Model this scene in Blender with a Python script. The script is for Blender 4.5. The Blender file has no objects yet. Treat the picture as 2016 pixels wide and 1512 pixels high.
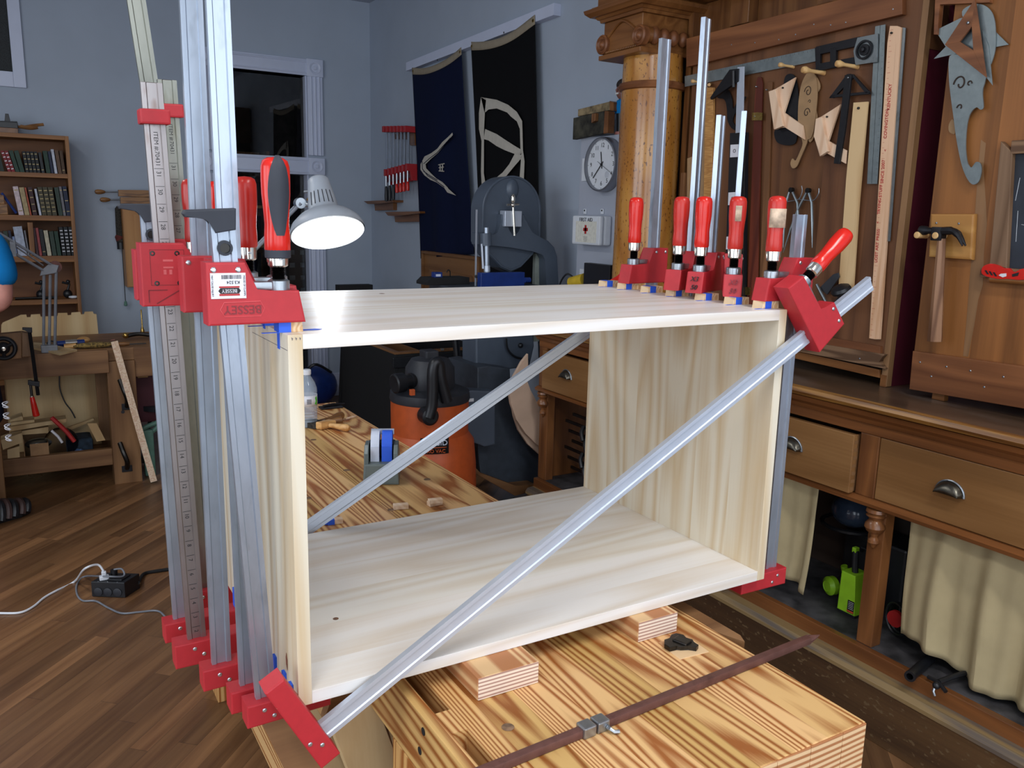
import bpy, bmesh, math, random
from math import pi, sin, cos, radians, sqrt, atan2
from mathutils import Vector, Matrix
random.seed(7)
SC = bpy.context.scene
COL = SC.collection
V = Vector
# ---------------------------------------------------------------- camera model
F = 1657.10
CAMP = V((-0.29982, -1.07401, 1.58916))
CM = Matrix(((0.86174378, -0.50683719, 0.02266529),
             (-0.08045325, -0.1806258, -0.98025588),
             (0.50092407, 0.84290592, -0.19642986)))
CMT = CM.transposed()
AX = {'x': 0, 'y': 1, 'z': 2}
def at(px, py, ax, v):
    """point on the plane  axis = v  seen at photo pixel (px, py)"""
    d = CMT @ V(((px - 1008) / F, (py - 756) / F, 1.0))
    i = AX[ax]
    return CAMP + d * ((v - CAMP[i]) / d[i])
def atp(px, py, p0, n):
    d = CMT @ V(((px - 1008) / F, (py - 756) / F, 1.0))
    n = V(n)
    return CAMP + d * ((V(p0) - CAMP).dot(n) / d.dot(n))
def lin(c):
    c = c / 255.0
    return c / 12.92 if c <= 0.04045 else ((c + 0.055) / 1.055) ** 2.4
def rgb(r, g, b):
    return (lin(r), lin(g), lin(b), 1.0)
# ---------------------------------------------------------------- mesh builder
class MB:
    def __init__(s):
        s.bm = bmesh.new(); s.mi = 0; s.T = Matrix.Identity(4)
    def _v(s, p): return s.bm.verts.new(s.T @ V(p))
    def _f(s, vs, sm=False):
        try:
            f = s.bm.faces.new(vs); f.material_index = s.mi; f.smooth = sm
            return f
        except ValueError:
            return None
    def box(s, a, b, bev=0.0, T=None):
        x0, y0, z0 = (min(a[i], b[i]) for i in range(3)); x1, y1, z1 = (max(a[i], b[i]) for i in range(3))
        P = [(x0, y0, z0), (x1, y0, z0), (x1, y1, z0), (x0, y1, z0), (x0, y0, z1), (x1, y0, z1), (x1, y1, z1), (x0, y1, z1)]
        if T is not None: P = [T @ V(p) for p in P]
        vs = [s._v(p) for p in P]
        fs = [s._f([vs[i] for i in q]) for q in ((0, 3, 2, 1), (4, 5, 6, 7), (0, 1, 5, 4), (1, 2, 6, 5), (2, 3, 7, 6), (3, 0, 4, 7))]
        if bev > 0:
            es = set(e for f in fs for e in f.edges)
            r = bmesh.ops.bevel(s.bm, geom=list(es), offset=bev, segments=2, profile=0.6, affect='EDGES', clamp_overlap=True)
            for f in r['faces']: f.material_index = s.mi
        return s
    def prism(s, pts, d, bev=0.0, sm=False):
        """closed polygon of 3-D points extruded by vector d"""
        d = V(d); pts = [V(p) for p in pts]
        n = V((0, 0, 0))
        for i in range(len(pts)):
            n += pts[i].cross(pts[(i + 1) % len(pts)])
        if n.dot(d) > 0: pts = pts[::-1]
        a = [s._v(p) for p in pts]; b = [s._v(p + d) for p in pts]
        k = len(pts)
        fs = [s._f(a), s._f(b[::-1])]
        for i in range(k):
            fs.append(s._f([a[(i + 1) % k], a[i], b[i], b[(i + 1) % k]], sm))
        fs = [f for f in fs if f]
        if bev > 0:
            es = set(fs[0].edges) | set(fs[1].edges)
            r = bmesh.ops.bevel(s.bm, geom=list(es), offset=bev, segments=2, profile=0.6, affect='EDGES', clamp_overlap=True)
            for f in r['faces']: f.material_index = s.mi
        return s
    def quad(s, pts): s._f([s._v(p) for p in pts]); return s
    def frame(s, z, x=None):
        z = V(z).normalized()
        if x is None: x = V((1, 0, 0)) if abs(z.x) < 0.9 else V((0, 1, 0))
        x = (V(x) - z * V(x).dot(z)).normalized(); y = z.cross(x)
        return x, y, z
    def lathe(s, o, z, prof, n=24, sm=True, caps=True):
        """prof: list of (r, h) along axis z from origin o"""
        o = V(o); x, y, z = s.frame(z)
        rings = []
        for r, h in prof:
            if r < 1e-5: rings.append([s._v(o + z * h)])
            else: rings.append([s._v(o + z * h + x * (r * cos(2 * pi * i / n)) + y * (r * sin(2 * pi * i / n))) for i in range(n)])
        for a, b in zip(rings, rings[1:]):
            for i in range(n):
                j = (i + 1) % n
                if len(a) == 1 and len(b) == 1: continue
                if len(a) == 1: s._f([a[0], b[j], b[i]], sm)
                elif len(b) == 1: s._f([a[i], a[j], b[0]], sm)
                else: s._f([a[i], a[j], b[j], b[i]], sm)
        if caps:
            if len(rings[0]) > 1: s._f(rings[0][::-1])
            if len(rings[-1]) > 1: s._f(rings[-1])
        return s
    def cyl(s, a, b, r, n=16, r2=None):
        a = V(a); b = V(b); L = (b - a).length
        return s.lathe(a, b - a, [(r, 0), (r if r2 is None else r2, L)], n)
    def ball(s, c, r, sc=(1, 1, 1), n=16, m=10):
        c = V(c); k = []
        rings = []
        for i in range(m + 1):
            t = pi * i / m
            if i in (0, m): rings.append([s._v((c.x, c.y, c.z + r * sc[2] * cos(t)))])
            else: rings.append([s._v((c.x + r * sc[0] * sin(t) * cos(2 * pi * j / n), c.y + r * sc[1] * sin(t) * sin(2 * pi * j / n), c.z + r * sc[2] * cos(t))) for j in range(n)])
        for a, b in zip(rings, rings[1:]):
            for i in range(n):
                j = (i + 1) % n
                if len(a) == 1: s._f([a[0], b[i], b[j]], True)
                elif len(b) == 1: s._f([a[i], b[0], a[j]], True)
                else: s._f([a[i], b[i], b[j], a[j]], True)
        return s
    def tube(s, path, r, n=8, cyc=False, rr=None):
        P = [V(p) for p in path]; k = len(P)
        up = None; rings = []
        for i in range(k):
            if cyc: t = P[(i + 1) % k] - P[i - 1]
            else: t = P[min(i + 1, k - 1)] - P[max(i - 1, 0)]
            if t.length < 1e-9: t = V((0, 0, 1))
            t.normalize()
            if up is None: up = V((0, 0, 1)) if abs(t.z) < 0.9 else V((1, 0, 0))
            x = (up - t * up.dot(t))
            if x.length < 1e-6: x = V((1, 0, 0)) - t * t.x
            x.normalize(); up = x; y = t.cross(x)
            q = rr[i] if rr else r
            rings.append([s._v(P[i] + x * (q * cos(2 * pi * j / n)) + y * (q * sin(2 * pi * j / n))) for j in range(n)])
        pairs = list(zip(rings, rings[1:])) + ([(rings[-1], rings[0])] if cyc else [])
        for a, b in pairs:
            for i in range(n):
                j = (i + 1) % n
                s._f([a[i], a[j], b[j], b[i]], True)
        if not cyc:
            s._f(rings[0][::-1]); s._f(rings[-1])
        return s
    def grid(s, P, thick=0.0, sm=True):
        """P[i][j] points"""
        R = [[s._v(p) for p in row] for row in P]
        for a, b in zip(R, R[1:]):
            for i in range(len(a) - 1): s._f([a[i], a[i + 1], b[i + 1], b[i]], sm)
        return s
def spline(pts, k=6, cyc=False):
    P = [V(p) for p in pts]; n = len(P); out = []
    rng = range(n if cyc else n - 1)
    for i in rng:
        if cyc: p0, p1, p2, p3 = P[i - 1], P[i], P[(i + 1) % n], P[(i + 2) % n]
        else: p0, p1, p2, p3 = P[max(i - 1, 0)], P[i], P[i + 1], P[min(i + 2, n - 1)]
        for j in range(k):
            t = j / k
            out.append(0.5 * ((2 * p1) + (p2 - p0) * t + (2 * p0 - 5 * p1 + 4 * p2 - p3) * t * t + (3 * p1 - p0 - 3 * p2 + p3) * t ** 3))
    if not cyc: out.append(P[-1])
    return out
def sp2(pts, k=5, cyc=True):
    return [(p.x, p.y) for p in spline([(a, b, 0) for a, b in pts], k, cyc)]
# ---------------------------------------------------------------- scene tree
WM = {}
def tag(o, label=None, cat=None, group=None, kind=None):
    if label: o['label'] = label
    if cat: o['category'] = cat
    if group: o['group'] = group
    if kind: o['kind'] = kind
    return o
def thing(name, label, cat, loc=(0, 0, 0), group=None):
    o = bpy.data.objects.new(name, None); COL.objects.link(o)
    o.location = loc; o.empty_display_size = 0.05
    WM[o.name] = Matrix.Translation(V(loc))
    return tag(o, label, cat, group)
def out(name, mb, mat, parent=None, label=None, cat=None, group=None, kind=None, solid=0.0, sub=0, ang=32, clean=False):
    bm = mb.bm
    if clean: bmesh.ops.remove_doubles(bm, verts=bm.verts, dist=1e-5)
    me = bpy.data.meshes.new(name)
    lo = V((1e9,) * 3); hi = V((-1e9,) * 3)
    for v in bm.verts:
        for i in range(3): lo[i] = min(lo[i], v.co[i]); hi[i] = max(hi[i], v.co[i])
    c = V(((lo.x + hi.x) / 2, (lo.y + hi.y) / 2, lo.z))
    for v in bm.verts: v.co -= c
    bm.normal_update(); bm.to_mesh(me); bm.free()
    for m in (mat if isinstance(mat, (list, tuple)) else [mat]): me.materials.append(m)
    anysm = any(p.use_smooth for p in me.polygons)
    if anysm:
        me.set_sharp_from_angle(angle=radians(ang))
    o = bpy.data.objects.new(name, me); COL.objects.link(o)
    o.location = c
    w = Matrix.Translation(c)
    if parent is not None:
        o.parent = parent; o.matrix_parent_inverse = WM[parent.name].inverted()
    WM[o.name] = w
    if solid:
        md = o.modifiers.new('solid', 'SOLIDIFY'); md.thickness = solid; md.offset = 0
    if sub:
        md = o.modifiers.new('sub', 'SUBSURF'); md.levels = sub; md.render_levels = sub
        for p in me.polygons: p.use_smooth = True
    return tag(o, label, cat, group, kind)
def struct(name, mb, mat, parent=None, **k):
    return out(name, mb, mat, parent, kind=None if parent else 'structure', **k)
def slab(px, ax, v, th, bev=0.0, mb=None, sm=False):
    """outline measured on the photograph's plane axis=v, real thickness th away from the viewer side"""
    mb = mb or MB()
    d = [0, 0, 0]; d[AX[ax]] = th
    return mb.prism([at(x, y, ax, v) for x, y in px], d, bev, sm)
def text(s, o, xd, yd, size, mat, parent, name='lettering', th=0.0006, align='CENTER', label=None, shear=0, bold=0.0):
    cu = bpy.data.curves.new(name, 'FONT'); cu.body = s; cu.size = size; cu.extrude = th
    cu.align_x = align; cu.align_y = 'CENTER'; cu.resolution_u = 3; cu.shear = shear; cu.offset = bold
    t = bpy.data.objects.new('tmp', cu); COL.objects.link(t)
    me = bpy.data.meshes.new_from_object(t.evaluated_get(bpy.context.evaluated_depsgraph_get()))
    bpy.data.objects.remove(t)
    xd = V(xd).normalized(); yd = (V(yd) - xd * V(yd).dot(xd)).normalized(); zd = xd.cross(yd); o = V(o)
    M = Matrix(((xd.x, yd.x, zd.x, o.x), (xd.y, yd.y, zd.y, o.y), (xd.z, yd.z, zd.z, o.z), (0, 0, 0, 1)))
    me.transform(M)
    me.transform(Matrix.Translation(-o))
    me.materials.clear(); me.materials.append(mat)
    ob = bpy.data.objects.new(name, me); COL.objects.link(ob); ob.location = o
    if parent is not None:
        ob.parent = parent; ob.matrix_parent_inverse = WM[parent.name].inverted()
    WM[ob.name] = Matrix.Translation(o)
    if label: ob['label'] = label
    return ob
def copy_tree(o, off, label=None, group=None, parent=None, rot=None):
    """copy a thing with its parts; off = world offset of the top object"""
    c = o.copy(); COL.objects.link(c)
    if parent is None:
        c.location = o.location + V(off)
        if rot is not None: c.rotation_euler = rot
        if label: c['label'] = label
        if group: c['group'] = group
    else:
        c.parent = parent
    for ch in [x for x in o.children]: copy_tree(ch, off, parent=c)
    return c
# ---------------------------------------------------------------- materials
class NT:
    def __init__(s, name):
        s.m = bpy.data.materials.new(name); s.m.use_nodes = True
        s.t = s.m.node_tree; s.b = s.t.nodes['Principled BSDF']
    def n(s, ty, **k):
        x = s.t.nodes.new(ty)
        for a, v in k.items(): setattr(x, a, v)
        return x
    def l(s, a, b): s.t.links.new(a, b)
    def val(s, sock, v):
        if isinstance(v, bpy.types.NodeSocket): s.l(v, sock)
        else: sock.default_value = v
    def math(s, op, a, b=0.0, c=None, clamp=False):
        x = s.n('ShaderNodeMath', operation=op, use_clamp=clamp)
        s.val(x.inputs[0], a); s.val(x.inputs[1], b)
        if c is not None: s.val(x.inputs[2], c)
        return x.outputs[0]
    def vmath(s, op, a, b):
        x = s.n('ShaderNodeVectorMath', operation=op)
        s.val(x.inputs[0], a); s.val(x.inputs[1], b)
        return x.outputs[0]
    def mix(s, f, a, b, blend='MIX'):
        x = s.n('ShaderNodeMix', data_type='RGBA', blend_type=blend)
        s.val(x.inputs[0], f); s.val(x.inputs[6], a); s.val(x.inputs[7], b)
        return x.outputs[2]
    def ramp(s, f, stops, interp='LINEAR'):
        x = s.n('ShaderNodeValToRGB'); x.color_ramp.interpolation = interp
        el = x.color_ramp.elements
        while len(el) < len(stops): el.new(0.5)
        for e, (p, c) in zip(el, stops):
            e.position = p; e.color = c if len(c) == 4 else (*c, 1)
        s.val(x.inputs[0], f)
        return x.outputs[0]
    def coord(s, kind='Object'):
        return s.n('ShaderNodeTexCoord').outputs[kind]
    def mapping(s, v, loc=(0, 0, 0), rot=(0, 0, 0), sc=(1, 1, 1)):
        x = s.n('ShaderNodeMapping'); s.l(v, x.inputs[0])
        x.inputs[1].default_value = loc; x.inputs[2].default_value = rot; x.inputs[3].default_value = sc
        return x.outputs[0]
    def noise(s, v, sc=5.0, det=3.0, rough=0.5, dist=0.0):
        x = s.n('ShaderNodeTexNoise'); s.l(v, x.inputs['Vector'])
        x.inputs['Scale'].default_value = sc; x.inputs['Detail'].default_value = det
        x.inputs['Roughness'].default_value = rough; x.inputs['Distortion'].default_value = dist
        return x.outputs[0]
    def bump(s, h, st=0.2, d=0.01):
        x = s.n('ShaderNodeBump'); x.inputs['Strength'].default_value = st; x.inputs['Distance'].default_value = d
        s.l(h, x.inputs['Height']); s.l(x.outputs[0], s.b.inputs['Normal'])
    def fin(s, col=None, rough=0.5, metal=0.0, spec=0.5, coat=0.0):
        if col is not None: s.val(s.b.inputs['Base Color'], col)
        s.val(s.b.inputs['Roughness'], rough); s.val(s.b.inputs['Metallic'], metal)
        s.b.inputs['Specular IOR Level'].default_value = spec
        s.b.inputs['Coat Weight'].default_value = coat; s.b.inputs['Coat Roughness'].default_value = 0.15
        return s.m
def plain(name, c, rough=0.5, metal=0.0, spec=0.5, var=0.08, sc=25, coat=0.0, bump=0.0):
    t = NT(name); v = t.coord()
    nz = t.noise(v, sc, 3)
    c2 = (c[0] * (1 - var * 2.2), c[1] * (1 - var * 2.2), c[2] * (1 - var * 2.2), 1)
    c3 = (min(1, c[0] * (1 + var)), min(1, c[1] * (1 + var)), min(1, c[2] * (1 + var)), 1)
    col = t.ramp(nz, [(0.3, c2), (0.65, c3)])
    if bump: t.bump(nz, bump, 0.002)
    return t.fin(col, rough, metal, spec, coat)
def wood(name, light, dark, axis='x', ring=6.0, stretch=0.06, sc=14.0, rough=0.5, plank=None, pw=0.09, tint=0.12, contrast=(0.25, 0.75),
         fine=0.25, coat=0.0, spec=0.4, spots=None, seed=0.0, off=(0, 0, 0), streak=None):
    """axis: grain direction; plank: axis across which boards are laminated"""
    t = NT(name); v = t.coord()
    if off != (0, 0, 0): v = t.vmath('ADD', v, off)
    sx = t.n('ShaderNodeSeparateXYZ'); t.l(v, sx.inputs[0])
    base = v; tv = None
    if plank:
        q = t.math('FLOOR', t.math('DIVIDE', sx.outputs[AX[plank]], pw))
        wn = t.n('ShaderNodeTexWhiteNoise', noise_dimensions='1D'); t.l(t.math('ADD', q, seed + 3.3), wn.inputs['W'])
        tv = wn.outputs['Value']
        cb = t.n('ShaderNodeCombineXYZ'); o = t.math('MULTIPLY', q, 3.71)
        for i in range(3): t.l(o, cb.inputs[i])
        base = t.vmath('ADD', v, cb.outputs[0])
    s3 = [1.0, 1.0, 1.0]; s3[AX[axis]] = stretch
    m = t.mapping(base, (seed, seed * 1.7, seed * 0.3), sc=s3)
    nz = t.noise(m, sc, 1.5, 0.4, 0.15)
    rg = t.math('PINGPONG', t.math('MULTIPLY', nz, ring), 0.5)
    rg = t.math('MULTIPLY', rg, 2.0)
    s4 = [1.0, 1.0, 1.0]; s4[AX[axis]] = 0.02
    fn = t.noise(t.mapping(base, sc=s4), 160, 2, 0.6)
    f = t.math('ADD', rg, t.math('MULTIPLY', t.math('SUBTRACT', fn, 0.5), fine * 2))
    col = t.ramp(f, [(contrast[0], light), (contrast[1], dark)])
    if tv is not None:
        k = t.math('ADD', t.math('MULTIPLY', tv, tint * 2), 1.0 - tint)
        g = t.n('ShaderNodeCombineXYZ')
        t.l(k, g.inputs[0]); t.l(k, g.inputs[1]); t.l(t.math('MULTIPLY', k, k), g.inputs[2])
        col = t.mix(1.0, col, g.outputs[0], 'MULTIPLY')
    if streak:
        big = t.noise(t.mapping(base, sc=[0.35 if a == AX[axis] else 1 for a in range(3)]), 5, 2)
        col = t.mix(t.ramp(big, [(0.5, (0, 0, 0, 1)), (0.72, (1, 1, 1, 1))]), col, streak)
    if spots:
        sp = t.noise(t.mapping(v, sc=[0.5 if a == AX[axis] else 1.0 for a in range(3)]), spots[1], 2)
        col = t.mix(t.ramp(sp, [(0.62, (0, 0, 0, 1)), (0.68, (1, 1, 1, 1))]), col, spots[0])
    t.bump(f, 0.06, 0.001)
    return t.fin(col, rough, 0.0, spec, coat)
def metal(name, c, rough=0.3, var=0.12, sc=30, stain=None, met=0.95, st=(0.55, 0.7), stretch=(1, 1, 1), rv=.2):
    t = NT(name); v = t.mapping(t.coord(), sc=stretch)
    nz = t.noise(v, sc, 4, 0.6)
    col = t.ramp(nz, [(0.3, (c[0] * (1 - var), c[1] * (1 - var), c[2] * (1 - var), 1)), (0.7, c)])
    rg = t.math('ADD', t.math('MULTIPLY', nz, rv), rough - rv / 2, clamp=True)
    if stain:
        n2 = t.noise(v, sc * 0.35, 5, 0.7)
        k = t.ramp(n2, [(st[0], (0, 0, 0, 1)), (st[1], (1, 1, 1, 1))])
        col = t.mix(k, col, stain)
    return t.fin(col, rg, met)
M = {}
M['pine_x'] = wood('pale_pine_along', rgb(226, 222, 216), rgb(214, 203, 188), 'x', 10, 0.10, 6, 0.36, 'y', 0.11, 0.02, (0.2, 1.9), 0.3, seed=1.2, spec=0.35)
M['pine_z'] = wood('pale_pine_upright', rgb(222, 212, 192), rgb(206, 184, 150), 'z', 11, 0.10, 6, 0.45, 'y', 0.10, 0.02, (0.2, 1.9), 0.3, seed=5.1)
M['pine_y'] = wood('pale_pine_depth', rgb(226, 205, 172), rgb(206, 172, 130), 'y', 8, 0.10, 8, 0.5, seed=2.2, contrast=(0.3, 1.0))
M['block'] = wood('pale_block', rgb(224, 196, 158), rgb(200, 160, 115), 'y', 10, 0.2, 30, 0.6, seed=4.0)
M['maple_block'] = wood('whitewashed_block', rgb(226, 202, 176), rgb(212, 180, 150), 'y', 6, 0.2, 25, 0.6, seed=9.0)
M['tape'] = plain('blue_masking_tape', rgb(40, 92, 214), 0.6, var=0.05)
M['tape_white'] = plain('white_tape', rgb(205, 212, 228), 0.5, var=0.03)
M['syp'] = wood('yellow_pine_bench', rgb(216, 174, 114), rgb(150, 88, 40), 'y', 52, 0.04, 5.0, 0.42, 'x', 0.068, 0.15, (0.3, 0.9), 0.3, coat=0.08, seed=0.7)
M['syp_z'] = wood('yellow_pine_upright', rgb(206, 160, 98), rgb(148, 88, 38), 'z', 44, 0.04, 6, 0.45, 'y', 0.08, 0.1, (0.35, 0.85), seed=3.3)
def endgrain():
    t = NT('yellow_pine_end_grain'); v = t.coord()
    w = t.n('ShaderNodeTexWave', wave_type='BANDS', bands_direction='Z'); t.l(t.mapping(v, sc=(0.25, 1, 1)), w.inputs[0])
    w.inputs['Scale'].default_value = 30; w.inputs['Distortion'].default_value = 11; w.inputs['Detail'].default_value = 1; w.inputs['Detail Scale'].default_value = 0.25
    return t.fin(t.ramp(w.outputs[1], [(0.35, rgb(226, 190, 145)), (0.8, rgb(172, 112, 68))]), 0.6)
M['endg'] = endgrain()
def endgrain2():
    t = NT('pale_end_grain'); v = t.coord()
    w = t.n('ShaderNodeTexWave', wave_type='BANDS', bands_direction='Z'); t.l(t.mapping(v, sc=(0.3, 1, 1)), w.inputs[0])
    w.inputs['Scale'].default_value = 50; w.inputs['Distortion'].default_value = 4; w.inputs['Detail'].default_value = 1; w.inputs['Detail Scale'].default_value = 0.3
    return t.fin(t.ramp(w.outputs[1], [(0.45, rgb(232, 212, 192)), (0.9, rgb(168, 128, 112))]), 0.65)
M['endg2'] = endgrain2()
M['cedar'] = wood('spacer_block_side', rgb(218, 180, 132), rgb(176, 118, 76), 'y', 9, 0.08, 9, 0.5, seed=7)
M['steel'] = metal('galvanised_steel', rgb(182, 192, 206), 0.36, 0.16, 30, met=.8, stain=rgb(128, 134, 142), st=(0.52, 0.72), stretch=(1, 1, 0.3))
M['steel_gold'] = metal('weathered_zinc', rgb(150, 150, 140), 0.38, 0.3, 25, stain=rgb(110, 105, 85), stretch=(1, 1, 0.3))
M['steel_copper'] = metal('tarnished_steel', rgb(172, 164, 162), 0.38, 0.15, 22, stain=rgb(120, 84, 66), st=(0.56, 0.64), stretch=(1, 1, 0.3))
M['alu'] = metal('bright_aluminium', rgb(205, 213, 226), 0.42, 0.06, 20, rv=.06, met=.6)
M['chrome'] = metal('chromed_collar', rgb(225, 218, 205), 0.15, 0.08, 40)
M['nut'] = metal('dull_steel_fitting', rgb(170, 176, 182), 0.35, 0.2, 60)
M['rivet'] = metal('rivet_steel', rgb(205, 210, 215), 0.3, 0.1, 80)
M['dark_steel'] = metal('dark_oiled_steel', rgb(70, 68, 66), 0.35, 0.3, 60)
M['old_steel'] = metal('old_grey_steel', rgb(138, 146, 150), 0.35, 0.2, 25, stain=rgb(96, 100, 100))
M['ruler_steel'] = metal('satin_rule_steel', rgb(140, 150, 152), 0.4, 0.2, 40, met=0.7)
M['iron'] = metal('black_cast_iron', rgb(38, 38, 42), 0.45, 0.3, 50, met=0.5)
M['rust'] = metal('rusty_bar', rgb(112, 74, 66), 0.55, 0.3, 60, stain=rgb(84, 52, 46), met=0.3)
def redmat(name, c, rough, chip):
    t = NT(name); v = t.coord()
    n1 = t.noise(v, 60, 4, 0.6); n2 = t.noise(v, 25, 6, 0.75)
    col = t.ramp(n1, [(0.35, (c[0] * 0.9, c[1] * 0.9, c[2] * 0.9, 1)), (0.7, c)])
    if chip: col = t.mix(t.ramp(n2, [(0.705, (0, 0, 0, 1)), (0.72, (1, 1, 1, 1))]), col, rgb(205, 150, 125))
    return t.fin(col, rough, 0.0, 0.45)
M['red'] = redmat('red_jaw_plastic', rgb(182, 40, 48), 0.5, True)
M['red2'] = redmat('red_painted_casting', rgb(176, 42, 48), 0.45, False)
M['handle'] = redmat('glossy_red_handle', rgb(208, 34, 22), 0.22, False)
M['handle_worn'] = redmat('worn_red_handle', rgb(190, 40, 30), 0.3, True)
M['black_rubber'] = plain('black_rubber', rgb(40, 44, 54), 0.6)
M['black'] = plain('black_plastic', rgb(26, 27, 31), 0.4)
M['blackm'] = plain('black_matte', rgb(17, 17, 19), 0.8)
M['thread'] = metal('black_thread', rgb(52, 50, 50), 0.3, 0.3, 80)
M['sticker'] = plain('white_sticker', rgb(222, 222, 228), 0.5, var=0.02)
M['oldlabel'] = plain('worn_paper_label', rgb(196, 172, 148), 0.7, var=0.2, sc=60)
M['ink'] = plain('dark_ink', rgb(30, 28, 32), 0.6)
M['inkred'] = plain('red_ink', rgb(176, 52, 48), 0.6)
M['inkgrey'] = plain('pencil_grey', rgb(110, 104, 108), 0.7)
M['oak'] = wood('golden_oak', rgb(132, 86, 46), rgb(108, 66, 32), 'y', 5, 0.1, 10, 0.38, contrast=(0.0, 1.2), fine=0.5, coat=0.15)
M['oak_z'] = wood('golden_oak_upright', rgb(122, 80, 44), rgb(96, 58, 30), 'z', 5, 0.1, 10, 0.38, contrast=(0.0, 1.2), fine=0.5, coat=0.15)
M['burl'] = wood('birdseye_maple_column', rgb(186, 132, 62), rgb(160, 104, 42), 'z', 3, 0.3, 8, 0.22, contrast=(0.1, 0.9), fine=0.15, coat=0.5, spots=(rgb(104, 62, 26), 120))
M['cherry_y'] = wood('cherry_board', rgb(136, 86, 52), rgb(104, 62, 36), 'y', 5, 0.1, 8, 0.45, contrast=(0.1, 1.0), fine=0.3, seed=2)
M['cherry_z'] = wood('cherry_panel', rgb(108, 70, 42), rgb(84, 52, 30), 'z', 4, 0.12, 6, 0.5, 'y', 0.19, 0.1, (0.1, 1.0), 0.3, seed=3)
M['cherry_z2'] = wood('cherry_slab_with_sapwood', rgb(152, 98, 52), rgb(118, 74, 38), 'z', 4, 0.14, 6, 0.5, 'y', 0.2, 0.1, (0.1, 1.0), 0.3, seed=8)
M['sap'] = wood('pale_sapwood_stile', rgb(140, 104, 70), rgb(112, 80, 50), 'z', 4, 0.1, 8, 0.5, contrast=(0.1, 1.0))
M['walnut_z'] = wood('weathered_walnut_upright', rgb(126, 98, 74), rgb(98, 72, 50), 'z', 5, 0.06, 14, 0.55, contrast=(0, 1))
M['walnut_y'] = wood('weathered_walnut_strip', rgb(128, 98, 72), rgb(88, 62, 42), 'y', 12, 0.08, 12, 0.55)
M['drawer'] = wood('aged_drawer_front', rgb(150, 110, 68), rgb(126, 88, 50), 'y', 3, 0.12, 6, 0.38, contrast=(0, 1), fine=0.4, coat=0.25)
M['cabframe'] = wood('aged_cabinet_frame', rgb(132, 82, 44), rgb(100, 60, 32), 'y', 4, 0.1, 10, 0.35, contrast=(0, 1), fine=0.4, coat=0.3)
M['cabframe_z'] = wood('aged_cabinet_post', rgb(134, 86, 48), rgb(102, 62, 34), 'z', 4, 0.1, 10, 0.35, contrast=(0, 1), fine=0.4, coat=0.3)
M['counter'] = wood('dusty_dark_counter', rgb(98, 78, 62), rgb(74, 56, 42), 'y', 3, 0.1, 6, 0.32, contrast=(0, 1), fine=0.5, coat=0.3, streak=rgb(112, 104, 100))
M['nosing'] = wood('worn_golden_nosing', rgb(158, 112, 54), rgb(110, 70, 32), 'y', 4, 0.1, 20, 0.3, contrast=(0.2, 0.9), fine=0.5, coat=0.4)
M['plinth'] = wood('scuffed_plinth', rgb(96, 70, 44), rgb(68, 48, 32), 'y', 3, 0.12, 5, 0.4, contrast=(0, 1), fine=0.4, coat=0.15, spots=(rgb(104, 84, 60), 75))
M['plinth_edge'] = wood('worn_plinth_moulding', rgb(140, 116, 78), rgb(98, 86, 76), 'y', 4, 0.1, 16, 0.5, contrast=(0.2, 0.9), fine=0.5)
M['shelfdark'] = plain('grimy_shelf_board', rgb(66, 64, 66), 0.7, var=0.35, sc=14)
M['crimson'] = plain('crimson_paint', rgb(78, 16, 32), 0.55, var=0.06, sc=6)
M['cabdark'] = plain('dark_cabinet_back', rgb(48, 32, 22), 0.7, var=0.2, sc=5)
M['poster'] = wood('peg_wood', rgb(216, 178, 122), rgb(196, 152, 98), 'x', 4, 0.2, 20, 0.4)
M['yardwood'] = wood('pale_yardstick', rgb(222, 182, 148), rgb(206, 160, 122), 'z', 6, 0.05, 12, 0.5)
M['stripwood'] = wood('pale_maple_strip', rgb(212, 180, 134), rgb(184, 146, 100), 'z', 4, 0.2, 8, 0.5, contrast=(0.2, 1.0))
M['peach'] = wood('pale_beech', rgb(228, 196, 166), rgb(212, 174, 142), 'z', 5, 0.1, 12, 0.55)
M['kraft'] = plain('kraft_board', rgb(156, 124, 88), 0.75, var=0.05)
M['redwood'] = wood('reddish_hardwood', rgb(112, 52, 34), rgb(84, 36, 24), 'z', 5, 0.06, 14, 0.45)
M['brownwood'] = wood('plain_brown_wood', rgb(134, 92, 58), rgb(106, 70, 42), 'z', 5, 0.06, 14, 0.5)
M['tigermaple'] = wood('figured_maple', rgb(196, 148, 88), rgb(168, 118, 66), 'y', 6, 0.15, 60, 0.4, contrast=(0, 1.2))
M['brass'] = metal('brass', rgb(196, 160, 90), 0.28, 0.1, 60)
M['pull'] = metal('nickel_cup_pull', rgb(112, 108, 98), 0.32, 0.3, 60)
M['chalk'] = plain('slate_chalkboard', rgb(36, 42, 52), 0.6, var=0.25, sc=8)
M['chalkw'] = plain('chalk', rgb(190, 195, 200), 0.9)
def cloth(name, c, var=0.1, sc=30):
    t = NT(name); v = t.coord(); nz = t.noise(v, sc, 3)
    w = t.n('ShaderNodeTexWave'); t.l(v, w.inputs[0]); w.inputs['Scale'].default_value = 180
    col = t.ramp(nz, [(0.3, (c[0] * (1 - var), c[1] * (1 - var), c[2] * (1 - var), 1)), (0.7, c)])
    t.bump(w.outputs[1], 0.08, 0.001)
    return t.fin(col, 0.9, 0, 0.15)
M['canvas'] = cloth('canvas_curtain', rgb(186, 170, 132), 0.14, 9)
M['navy'] = cloth('navy_flag_cloth', rgb(16, 24, 52))
M['blackcloth'] = cloth('black_flag_cloth', rgb(15, 15, 17))
M['flaghem'] = cloth('beige_flag_hem', rgb(158, 146, 126))
M['flagwhite'] = cloth('off_white_flag_cloth', rgb(196, 190, 178))
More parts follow.
